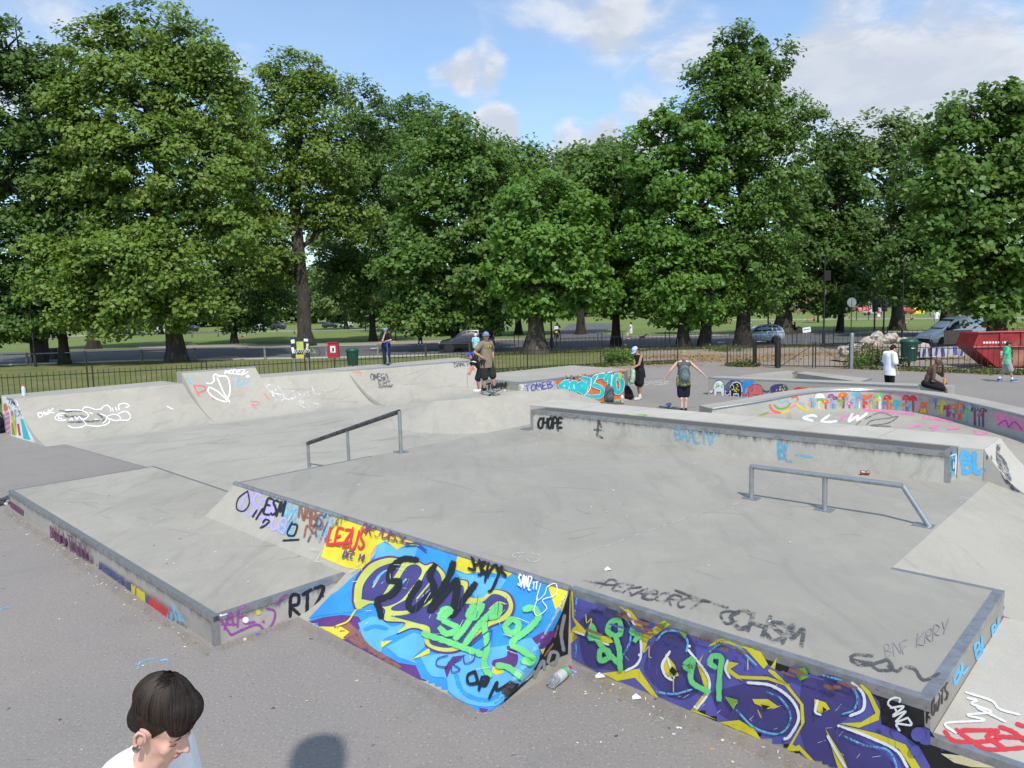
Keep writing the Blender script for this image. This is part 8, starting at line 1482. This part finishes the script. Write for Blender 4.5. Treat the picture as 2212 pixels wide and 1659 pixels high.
# ------------------------------------------------------------------ skateboards, bags, litter
def skateboard(label, loc, R, mat, grip):
    t = thing('skateboard', loc, label, 'skateboard', world=False); t.rotation_euler = R.to_euler(); mb = MB(); rows = []
    for i in range(13):
        s_ = -1 + 2 * i / 12; x = s_ * .40; w_ = .098 * math.sqrt(max(.05, 1 - max(0, abs(s_) - .72) ** 2 / .0784 * .92)); z = .095 + max(0, abs(s_) - .65) * .16
        rows.append([Vector((x, y, z + .010 * (y / .1) ** 2)) for y in (-w_, -w_ * .5, 0, w_ * .5, w_)])
    mb.grid(rows); mb.grid([[p - Vector((0, 0, .011)) for p in r][::-1] for r in rows]); d_ = mb.build('deck', mat, t, smooth='all'); g = MB(); g.grid([[p + Vector((0, 0, .002)) for p in r] for r in rows]); g.build('grip_tape', grip, t, smooth='all')
    for x in (-.22, .22):
        MB().box((x, 0, .066), (.05, .10, .035)).tube([(x, -.085, .05), (x, .085, .05)], .011, 6).build('truck', M_GALV, t)
        for y in (-.095, .095): MB().lathe([(.012, -.017), (.026, -.015), (.026, .015), (.012, .017)], (x, y, .027), 12, Matrix.Rotation(PI / 2, 3, 'X')).build('wheel', M_SOLE, t)
    return t
M_GRIP = plain('grip_tape', (.045, .05, .06), .95); M_DECKB = plain('blue_grey_board', (.16, .22, .33), .6); M_DECKY = plain('yellow_green_board', (.30, .29, .06), .5); M_MAPLE = plain('maple_ply', (.45, .30, .15), .5)
skateboard('skateboard lying on the tarmac beside the man in the bucket hat', G(1437, 884), Rz(math.radians(58)), M_MAPLE, M_DECKB)
pb4 = p4 + Vector((.36, -.32, 0)); skateboard('olive skateboard tipped up on its tail under the foot of the man in taupe', pb4 + Vector((.0, .0, .03)), Rz(math.radians(-12)) @ Matrix.Rotation(math.radians(-24), 3, 'Y'), M_DECKY, M_GRIP)
skateboard('skateboard half hidden past the left end of the low deck', G(4, 1098) + Vector((-.25, .05, 0)), Rz(math.radians(60)), M_MAPLE, M_GRIP)
backpack('backpack', 'grey backpack slumped against the turquoise lettering', G(1314, 868) + Vector((0, -.1, 0)), Rz(math.radians(200)) @ Matrix.Rotation(-.15, 3, 'X'), cloth('mid_grey_pack', (.10, .11, .12)), C_BLACK, 1.25)
backpack('backpack', 'black backpack leaning at the corner of the lettered platform', G(1358, 863) + Vector((.05, -.05, 0)), Rz(math.radians(160)) @ Matrix.Rotation(.35, 3, 'Y'), C_BLACK, C_BLACK, 1.15)
bk = G(1330, 866); lp_ = thing('cardboard_sheet', bk, 'flat grey sheet on the ground between the two backpacks', 'sheet', world=False); MB().box((.1, -.1, .03), (.55, .4, .05), Rz(.3)).build('sheet', plain('grey_card', (.30, .31, .33), .8), lp_)
for px, py, lb in ((1329, 872.5, 'green crumpled cloth on the ground left of the paper cup'), (1297, 874, 'green crumpled cloth on the ground below the grey backpack')):
    mb = MB(); rc = random.Random(px); o_ = thing('crumpled_cloth', G(px, py), lb, 'cloth', world=False)
    mb.grid([[Vector((-.28 + .56 * i / 10, -.14 + .28 * j / 6, .015 + rc.random() * .05 * math.sin(PI * i / 10) * math.sin(PI * j / 6) * 2)) for i in range(11)] for j in range(7)]); mb.build('fabric', cloth('dark_green_cloth', (.05, .12, .075)), o_, smooth='all')
cp = thing('paper_cup', G(1344, 868.5), 'white ice-cream cup standing on the tarmac', 'cup', world=False); MB().lathe([(.045, 0), (.06, .13)], (0, 0, 0), 14).build('cup', PT['cream'], cp, smooth=True); mb = MB(); mb.ball((0, 0, .16), (.062, .062, .06), 7); mb.ball((0, 0, .21), (.04, .04, .04), 6); mb.build('ice_cream', PT['white'], cp, smooth='all')
def plastic(name, col, al=.35):
    m, t, b = newmat(name); b.inputs['Base Color'].default_value = (*col, 1); b.inputs['Roughness'].default_value = .12; b.inputs['Transmission Weight'].default_value = .85; b.inputs['IOR'].default_value = 1.15
    n = t.noise(objc(t), 40, 2); t.set(b, 'Roughness', t.ramp(n, .3, .7, .08, .22)); return m
M_PET = plastic('clear_plastic', (.90, .92, .95))
# big clear bottle by the wall
ba = G(1190, 1478, .05); bb_ = G(1228, 1445, .05); bt = thing('plastic_bottle', Vector((ba.x, ba.y, 0)), 'clear plastic bottle with green label lying at the foot of the painted wall', 'bottle', world=True)
axd = (bb_ - ba).normalized(); Lb = .33; Rm = orient(axd).copy(); Rb = Matrix((Rm.col[1], Rm.col[2], Rm.col[0])).transposed()
prof_ = [(.030, 0), (.044, .008)] + [(.046 - (.003 if k % 2 else 0), .02 + k * .011) for k in range(16)] + [(.046, .2), (.046, .24), (.038, .275), (.018, .305), (.0145, .31), (.0145, .33)]
MB().lathe(prof_, ba, 20, Rb).build('shell', M_PET, bt, smooth='all'); MB().lathe([(.0468, .20), (.0472, .205), (.0472, .235), (.0468, .24)], ba, 20, Rb).build('label', plain('green_label', (.08, .42, .16), .5), bt, smooth='all'); MB().lathe([(.0166, .312), (.0166, .334), (.012, .336)], ba, 14, Rb).build('cap', plain('magenta_cap', (.45, .02, .22), .4), bt); MB().lathe([(.0470, .10), (.0474, .105), (.0474, .195), (.0470, .2)], ba, 20, Rb).build('paper_wrap', plain('pale_wrap', (.55, .55, .57), .5), bt, smooth='all')
def bottle_cap(px, py, z, mat, label): t = thing('bottle_cap', G(px, py, z), label, 'bottle cap', 'bottle caps', world=False); MB().lathe([(.017, 0), (.017, .012), (.014, .015)], (0, 0, 0), 14).build('disc', mat, t); MB().lathe([(.0178, .001), (.0178, .004)], (0, 0, 0), 14).build('skirt', mat, t)
bottle_cap(1234 + 8, 1446.5 + 6, 0, plain('pale_blue_cap', (.2, .36, .7), .4), 'pale blue bottle cap next to the clear bottle'); bottle_cap(557, 1371, 0, plain('royal_blue_cap', (.02, .12, .55), .4), 'blue bottle cap at the foot of the low deck'); bottle_cap(529, 1382, 0, PT['cream'], 'off-white bottle cap at the foot of the low deck')
cn = G(1868, 1021, dz + .034); can = thing('drink_can', cn, 'crushed drinks can lying at the foot of the ledge', 'can', world=True); Rc = orient(Vector((.9, -.3, 0))); Rc2 = Matrix((Rc.col[1], Rc.col[2], Rc.col[0])).transposed()
MB().lathe([(.024, -.06), (.033, -.05), (.025, -.01), (.033, .03), (.033, .05), (.027, .06)], cn, 14, Rc2).build('shell', plain('printed_can', (.30, .12, .10), .35, .6, .5, 30), can, smooth=True); MB().lathe([(.026, .0605), (.024, .064)], cn, 14, Rc2).build('lid', M_GALV, can)
qb = W(-20.7, .45, 1.105); bo = thing('plastic_bottle', qb, 'small bottle with orange cap standing on the left quarter pipe', 'bottle', world=False); MB().lathe([(.05, 0), (.055, .05), (.05, .16), (.055, .2), (.03, .27)], (0, 0, 0), 14).build('shell', plain('milky_plastic', (.62, .66, .72), .3), bo, smooth=True); MB().lathe([(.03, .27), (.03, .32)], (0, 0, 0), 12).build('cap', plain('orange_red_cap', (.65, .10, .03), .4), bo)
bgx = thing('duffel_bag', G(2, 937) + Vector((-.2, .1, 0)), 'dark bag beside the painted side of the left quarter pipe', 'bag', world=False); mb = MB(); mb.ball((0, 0, .26), (.22, .3, .28), 8); mb.ball((.05, .1, .1), (.2, .25, .12), 7); put_mesh('body', remesh(mb, .02, 1), C_NAVY, bgx); MB().tube([(-.1, -.2, .45), (0, -.1, .62), (.1, .1, .6), (.1, .2, .45)], .018, 5).build('handle', C_NAVY, bgx)
bl = thing('bucket', G(1910, 794), 'small blue bucket in the weeds by the railing', 'bucket', world=False); MB().lathe([(.14, 0), (.19, .28), (.20, .3)], (0, 0, 0), 16).build('pail', plain('bucket_blue', (.02, .08, .45), .4), bl, smooth=True); MB().tube([(-.19, 0, .28), (0, 0, .40), (.19, 0, .28)], .008, 5).build('handle', M_GALV, bl)
# scraps
M_SCRAP = [PT['white'], PT['cream'], plain('butt_paper', (.55, .30, .14), .8), plain('dry_leaf', (.32, .2, .08), .9)]
lr = random.Random(31)
def scraps(name, label, n, fpos, sz, kind=None):
    mb = MB()
    for i in range(n):
        p = fpos(); s_ = sz * lr.uniform(.4, 1.4); a = lr.uniform(0, PI); m = lr.choices((0, 1, 2, 3), (4, 3, 2, 2))[0]; R = Rz(a)
        if lr.random() < .4: mb.box(p + Vector((0, 0, .006)), (s_ * 2.6, s_ * .45, .008), R, m)
        else: mb.add([p + R @ Vector(v_) * s_ + Vector((0, 0, .006)) for v_ in ((-1, -.6, 0), (.9, -.8, .12), (1.1, .5, .0), (.2, .9, .2), (-.8, .6, .05))], [(0, 1, 2, 3, 4)], m)
    o = mb.build(name, M_SCRAP); o['kind'] = 'stuff'; o['label'] = label; o['category'] = 'litter'; return o
def near_wall():
    t = lr.random() ** 1.3; return W(.1 + 2.6 * t, -.06 - abs(lr.gauss(0, .22)), 0)
scraps('litter', 'scraps of paper, cigarette ends and grit along the foot of the painted wall', 55, near_wall, .010)
scraps('litter_grit', 'dry straw and grit along the foot of the low deck', 110, lambda: W(-10.8 + 7.9 * lr.random(), -2.06 - abs(lr.gauss(0, .14)), 0), .010)
scraps('litter_specks', 'tiny pale scraps scattered on the low deck', 46, lambda: W(-10 + 6.8 * lr.random(), -1.8 + 1.4 * lr.random(), .302), .010)
scraps('deck_specks', 'tiny pale scraps scattered on the main deck', 60, lambda: W(-6 + 8.5 * lr.random(), .3 + 5.5 * lr.random(), .702), .010)
scraps('tarmac_specks', 'small pale chips scattered on the near tarmac', 60, lambda: Vector((lr.uniform(-6, 3), lr.uniform(3.8, 8), 0)), .009)
for px, py, z, s_, lb in ((1313, 1255 * 0 + 1232, dz, .03, 'white scrap of paper near the front edge of the deck'), (1296, 1463, 0, .04, 'curled white strip on the tarmac by the wall'), (1375, 1509, 0, .035, 'crumpled white paper on the tarmac by the wall')):
    t = thing('paper_scrap', G(px, py, z), lb, 'paper', 'larger paper scraps', world=False); mb = MB(); mb.add([(-s_, -s_ * .5, .004), (s_, -s_ * .7, .015), (s_ * 1.1, s_ * .5, .005), (0, s_ * .8, .03), (-s_, s_ * .4, .012)], [(0, 1, 3, 4), (1, 2, 3)]); mb.build('sheet', PT['white'], t); MB().add([(-s_ * .5, -s_ * .2, .02), (s_ * .4, -s_ * .1, .045), (s_ * .2, s_ * .4, .03)], [(0, 1, 2)]).build('fold', PT['white'], t)
# sprayed paint reads its coverage from the mesh: solid wherever a mesh has none
for o in list(bpy.data.objects):
    if o.type == 'MESH' and 'cov' not in o.data.attributes and any(m and m.name in PT_ALL for m in o.data.materials):
        at_ = o.data.attributes.new('cov', 'FLOAT', 'POINT'); at_.data.foreach_set('value', [1.0] * len(o.data.vertices))
for o in list(bpy.data.objects):
    if '_w' in o: del o['_w']
